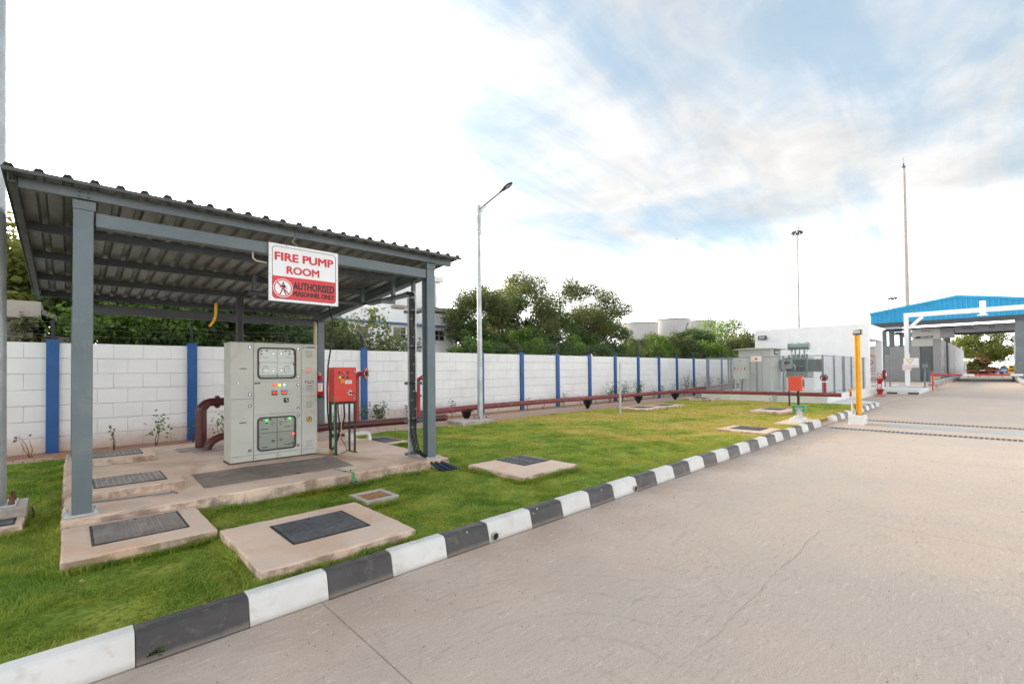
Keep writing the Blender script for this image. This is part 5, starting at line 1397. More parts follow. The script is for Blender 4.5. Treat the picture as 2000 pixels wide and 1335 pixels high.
t = thing('green_reader_stand', (13.85, 3.5, .12), 'small green framed device on a grey stem and white block', 'device stand')
m = MB(); m.box(13.50,13.98,3.42,3.70,0,.265); m.build('pedestal', WHITE, t, .012, 2)
m = MB(); m.tube([(13.50,3.60,.27),(13.50,3.58,.31),(13.55,3.52,.32),(13.68,3.50,.30)], .022, 8); m.build('cable', WHITE, t)
m = MB(); m.box(13.74,13.86,3.49,3.60,.27,.47); m.box(13.76,13.84,3.485,3.605,.27,.285); m.build('stem', GALV_L, t)
m = MB()
for b in ((3.40,3.425,.43,.575),(3.655,3.68,.43,.575),(3.426,3.654,.548,.575),(3.426,3.47,.43,.455),(3.61,3.654,.43,.455)): m.box(13.70,13.90,*b)
m.build('green_frame', GREENP, t); m = MB(); m.box(13.735,13.87,3.43,3.65,.46,.54); m.build('reader_box', CAB, t, .004)
tag(rough_slab('stand_footing', SLABC, 13.2, 14.9, 3.36, 4.0, 0, .135, None, .15, .006, .01, 71, at=(14, 3.7, 0)), 'flat concrete strip under the green framed device', 'footing')

# trench drains across the road, steel plate between them
SLOT = paint('grate_bars', (.30,.31,.31), .5, .4, .1, 4.)
for i, (x, lab) in enumerate(((14.25, 'nearer slotted drain grating across the road'), (16.93, 'farther slotted drain grating across the road'))):
    t = thing('drain_grating', (x, 0, 0), lab, 'drain grating', 'slotted drain gratings across the road')
    y0, y1 = 2.98-.3*i, -7.0
    m = MB(); m.box(x-.17, x+.17, y1, y0, .0008, .002); m.build('channel', paint('channel_dark', (.05,.052,.055), .8), t)
    m = MB(); m.box(x-.20, x-.165, y1, y0, .0008, .006); m.box(x+.165, x+.20, y1, y0, .0008, .006); m.build('side_frame', BASEC, t)
    m = MB(); y = y0
    while y > y1:
        m.box(x-.164, x+.164, y-.030, y, .0022, .0065); y -= .082
    tag(m.build('grate_bar', SLOT, t), kind='stuff')
m = MB(); m.box(15.35, 15.95, -6.5, 1.95, .0008, .005); tag(m.build('steel_plate', paint('pale_steel_plate', (.43,.46,.49), .45, .2, .06, 1.), None, at=(15.6, 0, 0)), 'pale blue grey plate set in the road between the two drains', 'plate')

# ------------------------------------------------------------------ transformer yard
m = MB(); m.box(21.86, 32.0, 4.62, 9.72, -.05, .45); o = m.build('yard_plinth', WHITE, None, .015, 2, at=(27, 7, 0)); tag(o, 'white painted plinth carrying the fenced transformer yard', 'plinth')
def chainlink():
    Fc = thing('chain_link_fence', (22.3, 4.85, .45), 'grey chain link fence round the transformer yard', 'fence')
    pts_front = [(22.3, y) for y in (9.62, 8.5, 7.38, 6.31, 4.86)]
    pts_right = [(23.92, 4.80), (25.6, 4.80), (25.83, 4.80), (27.4, 4.80), (30.35, 4.80)]
    pts_left = [(24.9, 9.62), (28.2, 9.62), (31.6, 9.62)]
    for x, y in pts_front+pts_right+pts_left:
        m = MB(); m.box(x-.03, x+.03, y-.035, y+.035, .45, 2.09); m.build('post', GREYP, Fc)
    for x, y0 in ((25.86, 4.80), (30.3, 4.80)): pass
    def rail(a, b):
        for z in (2.06, .52):
            m = MB(); m.bar((a[0], a[1], z), (b[0], b[1], z), .03, .035); m.build('rail', GREYP, Fc)
    runs = ((pts_front[0], pts_front[-1]), ((22.3,4.80), (25.6,4.80)), ((25.83,4.80), (31.0,4.80)), (pts_front[0], (31.9,9.62)))
    for a, b in runs: rail(a, b)
    wires = MB(); z0, z1, p = .54, 2.04, .075
    for a, b in runs:
        a = Vector((a[0], a[1], 0)); b = Vector((b[0], b[1], 0)); L = (b-a).length; d = (b-a)/L; h = z1-z0
        for sgn in (1, -1):
            s = -h
            while s < L:
                s0, s1 = s, s+h
                t0, t1 = max(0, -s0/h), min(1, (L-s0)/h)
                if t1 > t0:
                    zz = lambda t: z0+h*t if sgn > 0 else z1-h*t
                    off = Vector((d.y, -d.x, 0))*.004*sgn
                    A = a+d*(s0+h*t0)+off+Vector((0,0,zz(t0))); B = a+d*(s0+h*t1)+off+Vector((0,0,zz(t1)))
                    wires.tube([A, B], .0023, 3, False, False)
                s += p*1.0
    tag(wires.build('wire_mesh', GALV, Fc), kind='stuff')
    m = MB(); m.box(22.262, 22.268, 7.16, 7.62, 1.86, 2.10); o = m.build('warning_plate', paint('pale_pink_plate', (.74,.60,.58), .5), Fc)
    m = MB(); m.box(22.259, 22.2615, 7.34, 7.44, 1.95, 2.03); m.build('red_mark', REDPRINT, o)
chainlink()
t = thing('yard_marker', (26.0, 4.70, .3), 'small red and yellow box on the white plinth edge', 'marker')
m = MB(); m.box(25.9,26.1,4.55,4.66,.451,.58); m.build('yellow_top', YEL2, t); m = MB(); m.box(25.92,26.08,4.56,4.615,.22,.45); m.build('red_base', RED, t)
t = thing('power_cabinet', (25, 8.2, .45), 'tall pale grey electrical cabinet with overhanging roof inside the fence', 'cabinet')
m = MB(); m.box(24.62, 26.2, 7.52, 9.0, .452, 2.32); m.build('cabinet_body', CAB, t, .006)
m = MB(); m.prism([(7.30,2.50),(9.2,2.50),(9.2,2.53),(8.3,2.58),(7.30,2.53)], 24.40, 26.45, 'X'); m.build('roof', CAB, t); m = MB(); m.box(24.622,26.198,7.522,8.998,2.321,2.499); m.build('upper_body', CAB, t)
m = MB(); m.box(24.614,24.62,7.90,7.915,.46,2.31); m.box(25.0,26.0,7.511,7.52,1.60,1.61); m.build('panel_seam', GASKET, t)
m = MB(); m.box(25.2,25.8,7.50,7.52,2.24,2.46); m.build('vent_window', GASKET, t); m = MB(); m.box(25.26,25.74,7.494,7.50,2.28,2.42); m.build('vent_pane', GLASSP, t)
t = thing('meter_cabinet', (24.3, 8.7, .45), 'pale box with a red warning label in front of the tall cabinet', 'cabinet')
m = MB(); m.box(24.05, 24.40, 8.42, 9.06, 1.02, 2.12); m.build('cabinet_body', CAB, t, .006); m = MB(); m.box(24.035, 24.05, 8.435, 9.045, 1.035, 2.105); d = m.build('door', CAB, t, .006)
m = MB(); m.box(24.030,24.0345,8.66,8.82,1.93,1.95); m.build('label_strip', INK, d); m = MB(); m.box(24.030,24.0345,8.66,8.84,1.50,1.60); m.build('warning_label', RED, d)
m = MB(); m.box(24.028,24.0345,8.70,8.80,1.53,1.57); m.build('label_mark', SIGNW, d)
for y in (8.50, 8.98): m = MB(); m.box(24.02,24.0345,y-.02,y+.02,1.48,1.62); m.build('handle', BLACK, d)
m = MB(); m.box(24.1,24.16,8.96,9.02,.452,1.02); m.box(24.3,24.36,8.45,8.51,.452,1.02); m.build('leg', CAB, t); m = MB(); m.tube([(24.2,8.68,1.02),(24.2,8.70,.7),(24.22,8.73,.46)], .03, 8); m.build('cable', RUBBER, t)

def transformer():
    T = thing('transformer', (26.9, 6.9, .45), 'green grey oil transformer with a cylindrical tank on top', 'transformer')
    m = MB(); m.box(26.1, 28.0, 6.05, 7.75, .452, 1.08); m.build('pedestal', WHITE, T, .01)
    m = MB(); m.box(26.65,27.75,6.45,7.45,1.10,2.05); m.box(26.55,27.85,6.38,7.52,2.051,2.09); m.build('tank', TRGREEN, T)
    for side in range(4):
        for k in range(9):
            m = MB()
            if side == 0: m.box(26.28,26.64,6.50+k*.105,6.515+k*.105,1.38,1.98)
            if side == 1: m.box(27.76,28.05,6.50+k*.105,6.515+k*.105,1.38,1.98)
            if side == 2: m.box(26.70+k*.115,26.715+k*.115,6.06,6.44,1.38,1.98)
            if side == 3: m.box(26.70+k*.115,26.715+k*.115,7.46,7.8,1.38,1.98)
            m.build('cooling_fin', TRDARK, T)
    m = MB()
    for b in ((26.26,26.29,6.48,7.40,1.99,2.03),(26.26,26.29,6.48,7.40,1.33,1.37),(26.26,26.28,6.90,6.93,1.37,1.99),(26.68,27.65,6.04,6.07,1.99,2.03),(26.68,27.65,6.04,6.07,1.33,1.37),(26.27,26.28,6.45,7.40,1.66,1.68)): MB().box(*b).build('fin_header', TRGREEN, T)
    m = MB(); m.box(26.7,26.82,6.5,7.4,1.08,1.12); m.box(27.5,27.62,6.5,7.4,1.08,1.12)
    for y in (6.55, 7.35): m.lathe((26.76,y,1.12), [(.07,-.03),(.07,.03)], 12, 'Y')
    m.build('skid', TRDARK, T)
    m = MB(); m.tube([(26.55,6.36,2.64),(26.55,7.24,2.64)], .155, 20); c = m.build('conservator', TRGREEN, T)
    m = MB(); m.tube([(26.55,6.33,2.64),(26.55,6.37,2.64)], .185, 20); m.build('end_flange', TRGREEN, c); m = MB(); m.tube([(26.55,7.22,2.64),(26.55,7.26,2.64)], .185, 20); m.build('end_flange', TRGREEN, c); m = MB()
    for y in (6.45, 6.8, 7.1): m.tube([(26.55,y-.04,2.78),(26.55,y-.04,2.85),(26.55,y+.04,2.85),(26.55,y+.04,2.78)], .012, 5)
    m.build('lifting_eye', TRGREEN, c)
    m = MB()
    for y in (6.55, 6.95): m.box(26.50,26.56,y-.03,y+.03,2.09,2.50)
    m.tube([(26.50,7.10,2.50),(26.50,7.10,2.38)], .05, 8); m.tube([(26.5,7.10,2.38),(26.5,7.10,2.1)], .02, 6); m.tube([(26.5,6.75,2.5),(26.5,6.75,2.3),(26.55,6.8,2.1)], .03, 6); m.tube([(26.48,6.40,2.5),(26.48,6.40,2.40),(26.48,6.60,2.38)], .012, 5)
    m.build('conservator_stand', TRGREEN, T)
    m = MB()
    for y in (6.55, 6.75, 6.95, 7.15, 7.35):
        m.lathe((26.95,y,2.09), [(.05,0),(.03,.05),(.05,.06),(.03,.10),(.045,.11),(.02,.17)], 10)
    m.build('bushing', TRDARK, T)
    m = MB(); m.box(25.85,26.12,6.95,7.42,1.52,2.0); j = m.build('junction_box', TRGREEN, T, .006)
    m = MB(); m.prism([(p[0], p[1]) for p in [(7.18+.17*(1 if cos(a) > 0 else -1)*abs(cos(a))**.5, 1.82+.085*(1 if sin(a) > 0 else -1)*abs(sin(a))**.6) for a in [2*pi*k/20+.01 for k in range(20)]]], 25.842, 25.8495, 'X'); m.build('gauge_window', DGLASS, j)
    m = MB(); m.box(25.843,25.8495,7.14,7.24,1.60,1.66); m.build('warning_label', RED, j)
    m = MB(); m.tube([(25.95,6.90,1.72),(25.95,6.82,1.65),(25.96,6.82,1.50),(26.0,6.90,1.46)], .03, 8); m.tube([(25.97,7.25,1.52),(25.97,7.25,.46)], .025, 8); m.build('conduit', GALV, j)
    m = MB(); m.tube([(25.98,7.05,2.0),(25.98,7.05,2.1)], .03, 6); m.tube([(26.0,6.95,2.05),(26.2,6.8,2.18),(26.4,6.7,2.12)], .02, 6); m.tube([(26.3,6.5,2.1),(26.5,6.8,2.2),(26.7,7.1,2.12)], .02, 6); m.build('pipework', TRDARK, T)
transformer()
t = thing('hydrant_valve', (22.0, 4.76, .45), 'maroon hydrant with a round wheel valve at the fence corner', 'hydrant')
m = MB(); m.tube([(22.02,4.74,.45),(22.02,4.74,1.0)], .055, 14); m.build('stem', PIPERED, t); m = MB(); m.tube([(22.02,4.74,.97),(22.02,4.74,1.03)], .09, 14); m.build('collar', WHITE, t)
m = MB(); m.tube([(22.02,4.74,1.03),(22.02,4.74,1.12)], .05, 12); m.tube([(21.93,4.74,1.16),(22.08,4.74,1.16)], .075, 14); m.build('valve_body', PIPERED, t)
m = MB()
for k in range(16):
    a0, a1 = 2*pi*k/16, 2*pi*(k+1)/16; m.bar((21.90,4.74+.125*cos(a0),1.16+.125*sin(a0)), (21.90,4.74+.125*cos(a1),1.16+.125*sin(a1)), .03)
for k in range(4):
    a0 = 2*pi*k/4+.4; m.bar((21.90,4.74,1.16), (21.90,4.74+.12*cos(a0),1.16+.12*sin(a0)), .022)
m.build('hand_wheel', MAROON, t)
t = thing('hose_box', (19.75, 5.2, .12), 'orange red fire hose box on two black legs', 'hose box')
m = MB(); m.box(19.55,19.95,4.95,5.38,.70,1.235); m.build('box_body', ORANGE, t, .008); m = MB(); m.box(19.56,19.94,4.935,4.95,.71,1.225); d = m.build('door', ORANGE, t, .004)
for x in (19.70, 19.84): m = MB(); m.box(x-.045,x+.045,4.928,4.9345,.86,1.12); m.build('door_glass', DGLASS, d)
m = MB(); m.box(19.64,19.88,4.929,4.9345,.765,.785); m.build('label_strip', SIGNW, d)
for y, zt in ((5.39, 1.22), (5.10, .70)):
    m = MB(); m.box(19.70,19.78,y-.035,y+.035,.05,zt) if zt < 1 else m.box(19.70,19.78,5.382,5.42,.05,zt); m.build('leg', BLACK, t)
tag(rough_slab('leg_footing', SOIL, 19.4, 20.1, 4.95, 5.55, 0, .125, None, .15, .01, .01, 77, at=(19.7, 5.2, 0)), 'bare soil patch at the foot of the orange box', 'soil patch')

# ------------------------------------------------------------------ white yard building with a porch
def white_building():
    B = thing('white_building', (34, 8, 0), 'plain white flat roofed block house behind the transformer yard', 'building')
    m = MB(); m.box(31.95, 32.25, 4.78, 10.65, -.05, 4.02); m.box(32.25, 40, 10.35, 10.65, -.05, 4.02); m.box(32.25, 40, 7.6, 7.8, -.05, 3.12); m.build('wall', WHITE_C, B)
    m = MB(); m.box(32.252, 36.6, 4.782, 7.598, 3.16, 4.0); m.box(32.252, 40, 7.602, 10.348, 3.16, 4.0); m.build('roof_slab', WHITE_C, B)
    m = MB(); m.box(36.25, 36.6, 4.784, 5.10, -.05, 3.158); m.build('pillar', WHITE_C, B)
    for y, z in ((7.9, 4.02), (6.4, 4.02), (9.2, 4.02)):
        m = MB(); m.box(32.4, 32.6, y-.06, y+.06, 4.0, 4.06); m.build('roof_vent', BASEC, B)
white_building()
t = thing('wall_floodlight', (31.9, 10.15, 3.48), 'small grey floodlight on the white building wall', 'floodlight')
m = MB(); m.box(31.62,31.80,9.90,10.36,3.36,3.62); m.build('housing', LAMPG, t, .01); m = MB(); m.box(31.605,31.62,9.97,10.29,3.42,3.58); m.build('lens', GLASSP, t); m = MB(); m.box(31.80,31.95,9.92,10.0,3.44,3.50); m.build('arm', LAMPG, t)
extinguisher(35.9, 5.42, .72, 'red extinguisher hanging inside the white porch', 1.55, 'extinguishers by the white porch', False)
extinguisher(35.6, 4.60, .86, 'red extinguisher on the outer face of the porch pillar', 1.35, 'extinguishers by the white porch', False)
t = thing('no_entry_board', (36.6, 5.6, 1.2), 'white board with a round no pedestrians mark seen through the porch', 'sign')
m = MB(); m.box(36.7,36.73,5.12,6.1,1.15,2.12); m.build('sign_board', SIGNW, t); m = MB(); m.box(36.71,36.75,5.48,5.53,0,1.15); m.build('post', GREYP, t)
m = MB(); n = 24; o_ = [(5.50+.20*cos(2*pi*k/n), 1.87+.20*sin(2*pi*k/n)) for k in range(n)]; i_ = [(5.50+.165*cos(2*pi*k/n), 1.87+.165*sin(2*pi*k/n)) for k in range(n)]
m.add([(36.697,p[0],p[1]) for p in o_]+[(36.697,p[0],p[1]) for p in i_], [(k,(k+1)%n,n+(k+1)%n,n+k) for k in range(n)]); m.bar((36.696,5.63,2.0),(36.696,5.37,1.74),.03,.002,(1,0,0)); m.build('red_ring', REDPRINT, t)
m = MB(); walker(m, 5.50, 1.86, .26, 36.6965, .0006, '-X'); m.build('walking_figure', INK, t)
m = MB()
for z, w in ((1.52,.40),(1.42,.34),(1.32,.40)): m.box(36.6965,36.699,5.5-w/2,5.5+w/2,z,z+.03)
m.build('print_line', REDPRINT, t)
t = thing('fire_bucket_stand', (31.6, 4.27, 0), 'red stand holding two fire buckets one above the other', 'bucket stand')
m = MB()
for dy in (-.07, .10): m.box(31.6, 31.63, 4.27+dy, 4.30+dy, 0, 1.22)
m.box(31.6,31.63,4.20,4.40,1.20,1.225); m.build('frame', RED, t); m = MB(); m.bar((31.45,4.05,.012),(31.75,4.55,.012),.05,.02); m.bar((31.75,4.05,.0125),(31.45,4.55,.0125),.05,.02); m.build('foot', RED, t)
for z in (.10, .66):
    m = MB(); m.lathe((31.48,4.27,z), [(.085,0),(.175,.28),(.18,.285),(.18,.292),(.165,.292)], 16); o = m.build('bucket', REDD, t)
    m = MB(); m.tube([(31.48+.17*cos(a), 4.27, z+.29+.14*sin(a)) for a in [pi*k/8 for k in range(9)]], .008, 5, False); m.build('bucket_handle', BLACK, o)

# ------------------------------------------------------------------ gate area
t = thing('kerb_island', (37, 4, 0), 'white painted kerb island with dark blocks below the gate sign', 'kerb')
m = MB(); m.box(34.7,44.8,2.96,5.6,-.05,.20); m.build('island_top', WHITE, t, .03, 2)
for y in (4.15, 3.2): m = MB(); m.box(34.685,34.70,y-.24,y+.24,.0,.10); m.build('dark_block', KERBB, t)
def gantry():
    G = thing('height_gantry', (44.3, 4.4, 0), 'white height restriction gantry over the gate lane', 'gantry')
    for y in (4.40, -2.9):
        m = MB(); m.box(44.17,44.43,y-.13,y+.13,0,5.18); m.build('post', WHITE_C, G)
    m = MB(); m.box(44.17,44.43,-3.2,4.53,5.185,5.50); m.build('crossbeam', WHITE_C, G)
    m = MB(); m.bar((44.3,4.28,4.35),(44.3,3.50,5.18),.20,.22,(1,0,0)); m.build('brace', WHITE_C, G)
    m = MB(); m.box(44.10,44.16,.30,.62,5.05,5.95); m.box(44.0,44.18,.22,.72,4.95,5.03); m.build('signal_box', WHITE_C, G)
    m = MB(); m.box(44.1,44.16,4.12,4.26,2.55,4.35); m.build('post_tube', GREYP, G)
gantry()
t = thing('give_way_board', (44.0, 3.9, 1.4), 'white gate board with a yellow bordered triangle and faded pink text', 'sign')
m = MB(); m.box(40.96,40.98,3.48,4.26,1.52,2.16); m.build('sign_board', SIGNW, t); m = MB(); m.box(40.985,41.0,3.86,4.33,1.34,1.78); m.build('lower_board', paint('pale_pink_plate', (.74,.60,.58), .5), t)
m = MB(); v = [(3.70,2.10),(4.16,2.10),(3.93,1.74)]; w = [(3.785,2.05),(4.075,2.05),(3.93,1.825)]
m.add([(40.957,p[0],p[1]) for p in v]+[(40.957,p[0],p[1]) for p in w], [(k,(k+1)%3,3+(k+1)%3,3+k) for k in range(3)]); m.build('yellow_triangle', YEL2, t)
m = MB()
for z in (1.66,1.60,1.54): m.box(40.955,40.959,3.52,4.24,z,z+.025)
m.build('print_line', PINKP, t)
def gate_fence():
    G = thing('gate_fence', (41, 4, .2), 'dark grey steel gate frame beside the barrier', 'gate')
    for y, w, h in ((5.0,.075,2.15),(5.27,.05,2.1),(3.2,.08,1.75),(2.95,.04,1.3)): m = MB(); m.box(41.0,41.0+w,y-w/2,y+w/2,.1,h); m.build('post', GREYP, G)
    m = MB(); m.box(41.0,41.04,3.0,5.0,.21,.25); m.box(41.0,41.04,5.0,7.4,.21,.25); m.box(41.0,41.03,4.2,5.0,2.0,2.03); m.box(41.0,41.03,2.95,3.2,1.27,1.30); m.box(41.0,41.04,5.27,6.0,2.0,2.03); m.build('rail', GREYP, G)
    m = MB()
    for y in (4.15,4.25,4.35,4.45): m.bar((40.98,y,.28),(40.98,y+.06,.36),.02,.02)
    m.build('floor_bolt', DARK, G)
    m = MB(); m.box(40.9,40.97,3.05,3.33,1.5,1.75); m.build('lock_box', GREYP, G)
gate_fence()
def barrier(x, ya, yb, z, label, seg, w, posts=True):
    B = thing('barrier_arm', (x, ya, 0), label, 'barrier', 'red and white lifting barriers')
    L = ya-yb; n = int(L/seg)
    for k in range(n):
        y1 = ya-k*seg; m = MB(); m.box(x-w/2, x+w/2, y1-seg, y1, z-w, z+w)
        red = k % 4 != 3
        m.build('arm_stripe', paint('barrier_red', (.50,.05,.045), .5) if red else WHITE_C, B)
    if posts:
        m = MB(); m.box(x-.05, x+.05, 2.78, 2.88, 0, 1.26); m.build('orange_post', ORANGE, B)
    else:
        m = MB(); m.box(x-.12, x+.12, ya-.1, ya+.2, 0, 1.1); m.build('barrier_cabinet', WHITE_C, B)
barrier(41.2, 2.96, -6.5, 1.02, 'nearer red and white barrier arm with the orange post', .52, .06)
barrier(88.0, 2.85, -1.9, 1.02, 'farther thin red and white barrier arm beyond the scanner', .5, .07, False)
def guard_rail(y, s, label):
    G = thing('guard_rail', (43, y, 0), label, 'guard rail', 'steel guard rails of the scanner lane')
    prof = [(0,.28),(-.08*s,.32),(-.08*s,.37),(0,.42),(-.0*s,.46),(-.08*s,.51),(-.08*s,.56),(0,.60),(.012*s,.60),(-.06*s,.55),(.012*s,.44),(-.06*s,.35),(.012*s,.28)]
    m = MB(); m.prism([(y+p[0], p[1]) for p in prof], 42.6, 88, 'X'); m.build('rail_beam', GALV, G)
    x = 43.2
    while x < 88:
        m = MB(); m.box(x, x+.5, min(y+.02*s, y+.3*s), max(y+.02*s, y+.3*s), 0, .36); m.box(x+.15,x+.3,min(y+.02*s,y+.12*s),max(y+.02*s,y+.12*s),.36,.56); m.build('footing_block', BASEC, G); x += 3.5
guard_rail(2.92, 1, 'left guard rail along the scanner lane'); guard_rail(-1.46, -1, 'right guard rail along the scanner lane')
t = thing('lane_marker', (46, 3.2, 0), 'low white and pink marker with yellow plates beside the left guard rail', 'marker')
m = MB(); m.box(44.9,45.05,3.05,3.17,.0,.95); m.build('white_post', WHITE_C, t); m = MB(); m.box(44.95,45.0,2.95,3.04,.58,.66); m.build('pink_cap', PINKP, t); m = MB(); m.box(50,50.3,3.0,3.4,.62,.72); m.build('yellow_plate', YEL2, t)

def scanner_shed():
    Sd = thing('scanner_shed', (70, 2.4, 0), 'large steel shed with a bright blue gabled front and grey columns', 'shed')
    ye, yr, yw = 9.1, 2.4, -4.3
    m = MB(); m.prism([(ye,6.2),(ye,7.30),(yr,8.36),(yw,7.30),(yw,6.2)], 61.96, 62.0, 'X'); g = m.build('gable_sheet', BLUE_R, Sd)
    k = 0; y = ye-.2
    while y > yw+.1:
        top = 7.30+(1-abs(y-yr)/6.7)*1.06
        m = MB(); m.prism([(61.96,y-.05),(61.915,y-.03),(61.915,y+.03),(61.96,y+.05)], 6.2, top-.02, 'Z'); m.build('sheet_rib', BLUE_R, Sd); y -= .36
    for a, b in (((ye+.05,7.18),(yr,8.27)),((yw-.05,7.18),(yr,8.27))):
        m = MB(); m.bar((61.89,a[0],a[1]+.07),(61.89,b[0],b[1]+.07),.06,.24,(0,0,1)); m.build('verge_trim', BLUE_R, Sd)
    m = MB(); m.add([(61.9,ye+.1,7.24),(61.9,yr,8.40),(86,yr,8.40),(86,ye+.1,7.24),(61.9,yw-.1,7.24),(86,yw-.1,7.24)], [(0,1,2,3),(1,4,5,2)]); o = m.build('roof', BLUE_R, Sd); s = o.modifiers.new('t','SOLIDIFY'); s.thickness = .05
    m = MB(); m.box(62.05,86,ye-.1,ye,6.2,7.2); m.box(62.05,86,yw,yw+.1,6.2,7.2); m.build('eave_sheet', BLUE_R, Sd)
    m = MB(); m.box(62.02,62.2,yw,ye,6.02,6.3); m.build('eave_beam', STEEL_D, Sd); MB().box(85.5,85.7,yw,ye,6.02,6.3).build('eave_beam', STEEL_D, Sd)
    for x in (62.1, 70, 78, 85.4):
        m = MB(); m.box(x,x+.25,yw,ye,5.75,6.05); m.build('truss', STEEL_D, Sd)
    for x, y, w in ((68.3,8.85,.6),(68.3,8.1,.5),(70,3.72,.5),(62.3,-1.75,.75),(78,8.3,.4),(78,-1.95,.5),(85.2,8.3,.4),(85.2,4.2,.4),(85.2,-2.1,.5)):
        m = MB(); m.box(x,x+.3,y-w/2,y-w/2+.03,0,5.75); m.box(x,x+.3,y+w/2-.03,y+w/2,0,5.75); m.box(x+.13,x+.16,y-w/2+.03,y+w/2-.03,0,5.75); m.box(x,x+.02,y-w/2+.031,y+w/2-.031,0,5.75); m.build('column', STEEL, Sd)
scanner_shed()
def scanner():
    P = thing('scanner_portal', (68, 3.5, 0), 'grey cargo scanner portal with sloping shield wall inside the shed', 'scanner')
    m = MB(); m.box(66, 66.4, 5.5, 8.5, 0, 3.80); m.build('shield_panel', SGREY, P)
    m = MB(); m.box(66.35, 66.5, 4.45, 5.5, 0, 3.75); m.build('louvre_door', SGREEN, P)
    for k in range(9): m = MB(); m.box(66.33,66.35,4.5,5.45,.5+k*.28,.52+k*.28); m.build('louvre', STEEL_D, P)
    m = MB(); m.box(66, 66.4, 3.85, 4.45, 0, 4.47); m.build('shield_panel', SGREY, P)
    # shield wall along the lane: it closes in on the lane and its top drops with distance
    m = MB(); xs_ = (66.402, 70, 78, 84.5); yy = (3.84, 3.60, 3.08, 2.72); zz = (4.47, 4.30, 3.95, 3.6); v = []
    for x, y, z in zip(xs_, yy, zz): v += [(x,y,0),(x,y+.35,0),(x,y+.35,z),(x,y,z)]
    m.add(v, [(4*k+a, 4*k+4+a, 4*k+4+(a+1) % 4, 4*k+(a+1) % 4) for k in range(3) for a in range(4)]+[(0,1,2,3),(12,13,14,15)]); m.build('shield_wall', SGREY_L, P)
    for x, y in ((68.5,3.70),(71.5,3.503),(75.5,3.243)):
        m = MB(); m.box(x, x+.04, y-.012, y+.02, .1, 3.7); m.build('panel_seam', GASKET, P)
    m = MB(); m.box(66.05, 67.4, 3.86, 6.12, 4.52, 5.62); hb = m.build('detector_box', SGREY_L, P)
    m = MB(); m.box(66.1,67.4,3.85,6.3,3.76,4.50); m.build('lower_housing', SGREY_L, P)
    m = MB(); m.box(66.06, 67.4, 2.8, 3.855, 4.6, 5.6); m.build('side_housing', SGREY, P)
    m = MB(); m.box(66.0, 67.4, -1.56, 2.74, 5.04, 5.72); bm_ = m.build('portal_beam', SGREY, P)
    def logo(y, z, h, parent, x):
        q = MB(); text_mb(q, 'Rapiscan', x, y, z, h, facing='-X', bold=.02)
        # lean the letters forward
        q.v = [(p[0], p[1]-(p[2]-z)*.28, p[2]) for p in q.v]; q.build('logo_lettering', INK, parent)
        q = MB(); text_mb(q, 'systems', x, y-.62*h/.2, z-h*.62, h*.40, facing='-X', space=1.9); q.build('logo_lettering', INK, parent)
    logo(2.25, 5.42, .17, bm_, 65.995); logo(5.35, 5.34, .155, hb, 66.045)
    m = MB(); n = 20; o_ = [(.10+.20*cos(2*pi*k/n), 5.52+.12*sin(2*pi*k/n)) for k in range(n)]; i_ = [(.10+.15*cos(2*pi*k/n), 5.52+.085*sin(2*pi*k/n)) for k in range(n)]
    m.add([(65.995,p[0],p[1]) for p in o_]+[(65.995,p[0],p[1]) for p in i_], [(k,(k+1)%n,n+(k+1)%n,n+k) for k in range(n)]); m.box(65.993,65.997,.085,.115,5.26,5.40); m.box(65.993,65.997,-.10,.30,5.60,5.615); m.build('emblem', INK, bm_)
    m = MB(); m.prism([(5.95,4.62),(4.55,4.62),(4.35,4.84),(5.75,4.84)], 66.035, 66.046, 'X'); o = m.build('model_strip', INK, hb)
    m = MB()
    for yy, ww in ((5.42,.34),(5.02,.10),(4.86,.30)): m.box(66.030, 66.0345, yy-ww, yy, 4.69, 4.765)
    m.build('strip_print', SGREY_L, hb)
    m = MB(); m.box(66, 80, -1.95, -1.62, 0, 5.0); m.prism([(66.0,0),(80,0),(80,2.4),(78,3.0),(70,4.5),(66,4.5)], -2.5, -2.0, 'Y'); m.build('right_shield', SGREY, P)
    m = MB(); m.box(65.8,65.92,-1.62,-1.5,0,5.0); m.build('dark_conduit', BLACK, P)
    m = MB(); m.tube([(66.2,5.0,5.62),(66.2,5.0,5.75)], .1, 8); m.build('beacon', DARK, P)
    for x, y, z in ((69.5,3.8,4.32),(84.2,2.9,3.6)): m = MB(); m.lathe((x,y,z), [(.05,0),(.05,.25),(.12,.26),(.10,.36),(.04,.40),(.04,.6)], 8); m.build('camera_post', WHITE_C, P)
scanner()
t = thing('junction_box', (61, 8.0, 2.9), 'small grey box hung on the left shed column', 'box')
m = MB(); m.box(61.9,62.2,7.55,8.15,2.85,3.75); m.build('box_body', SGREEN, t)

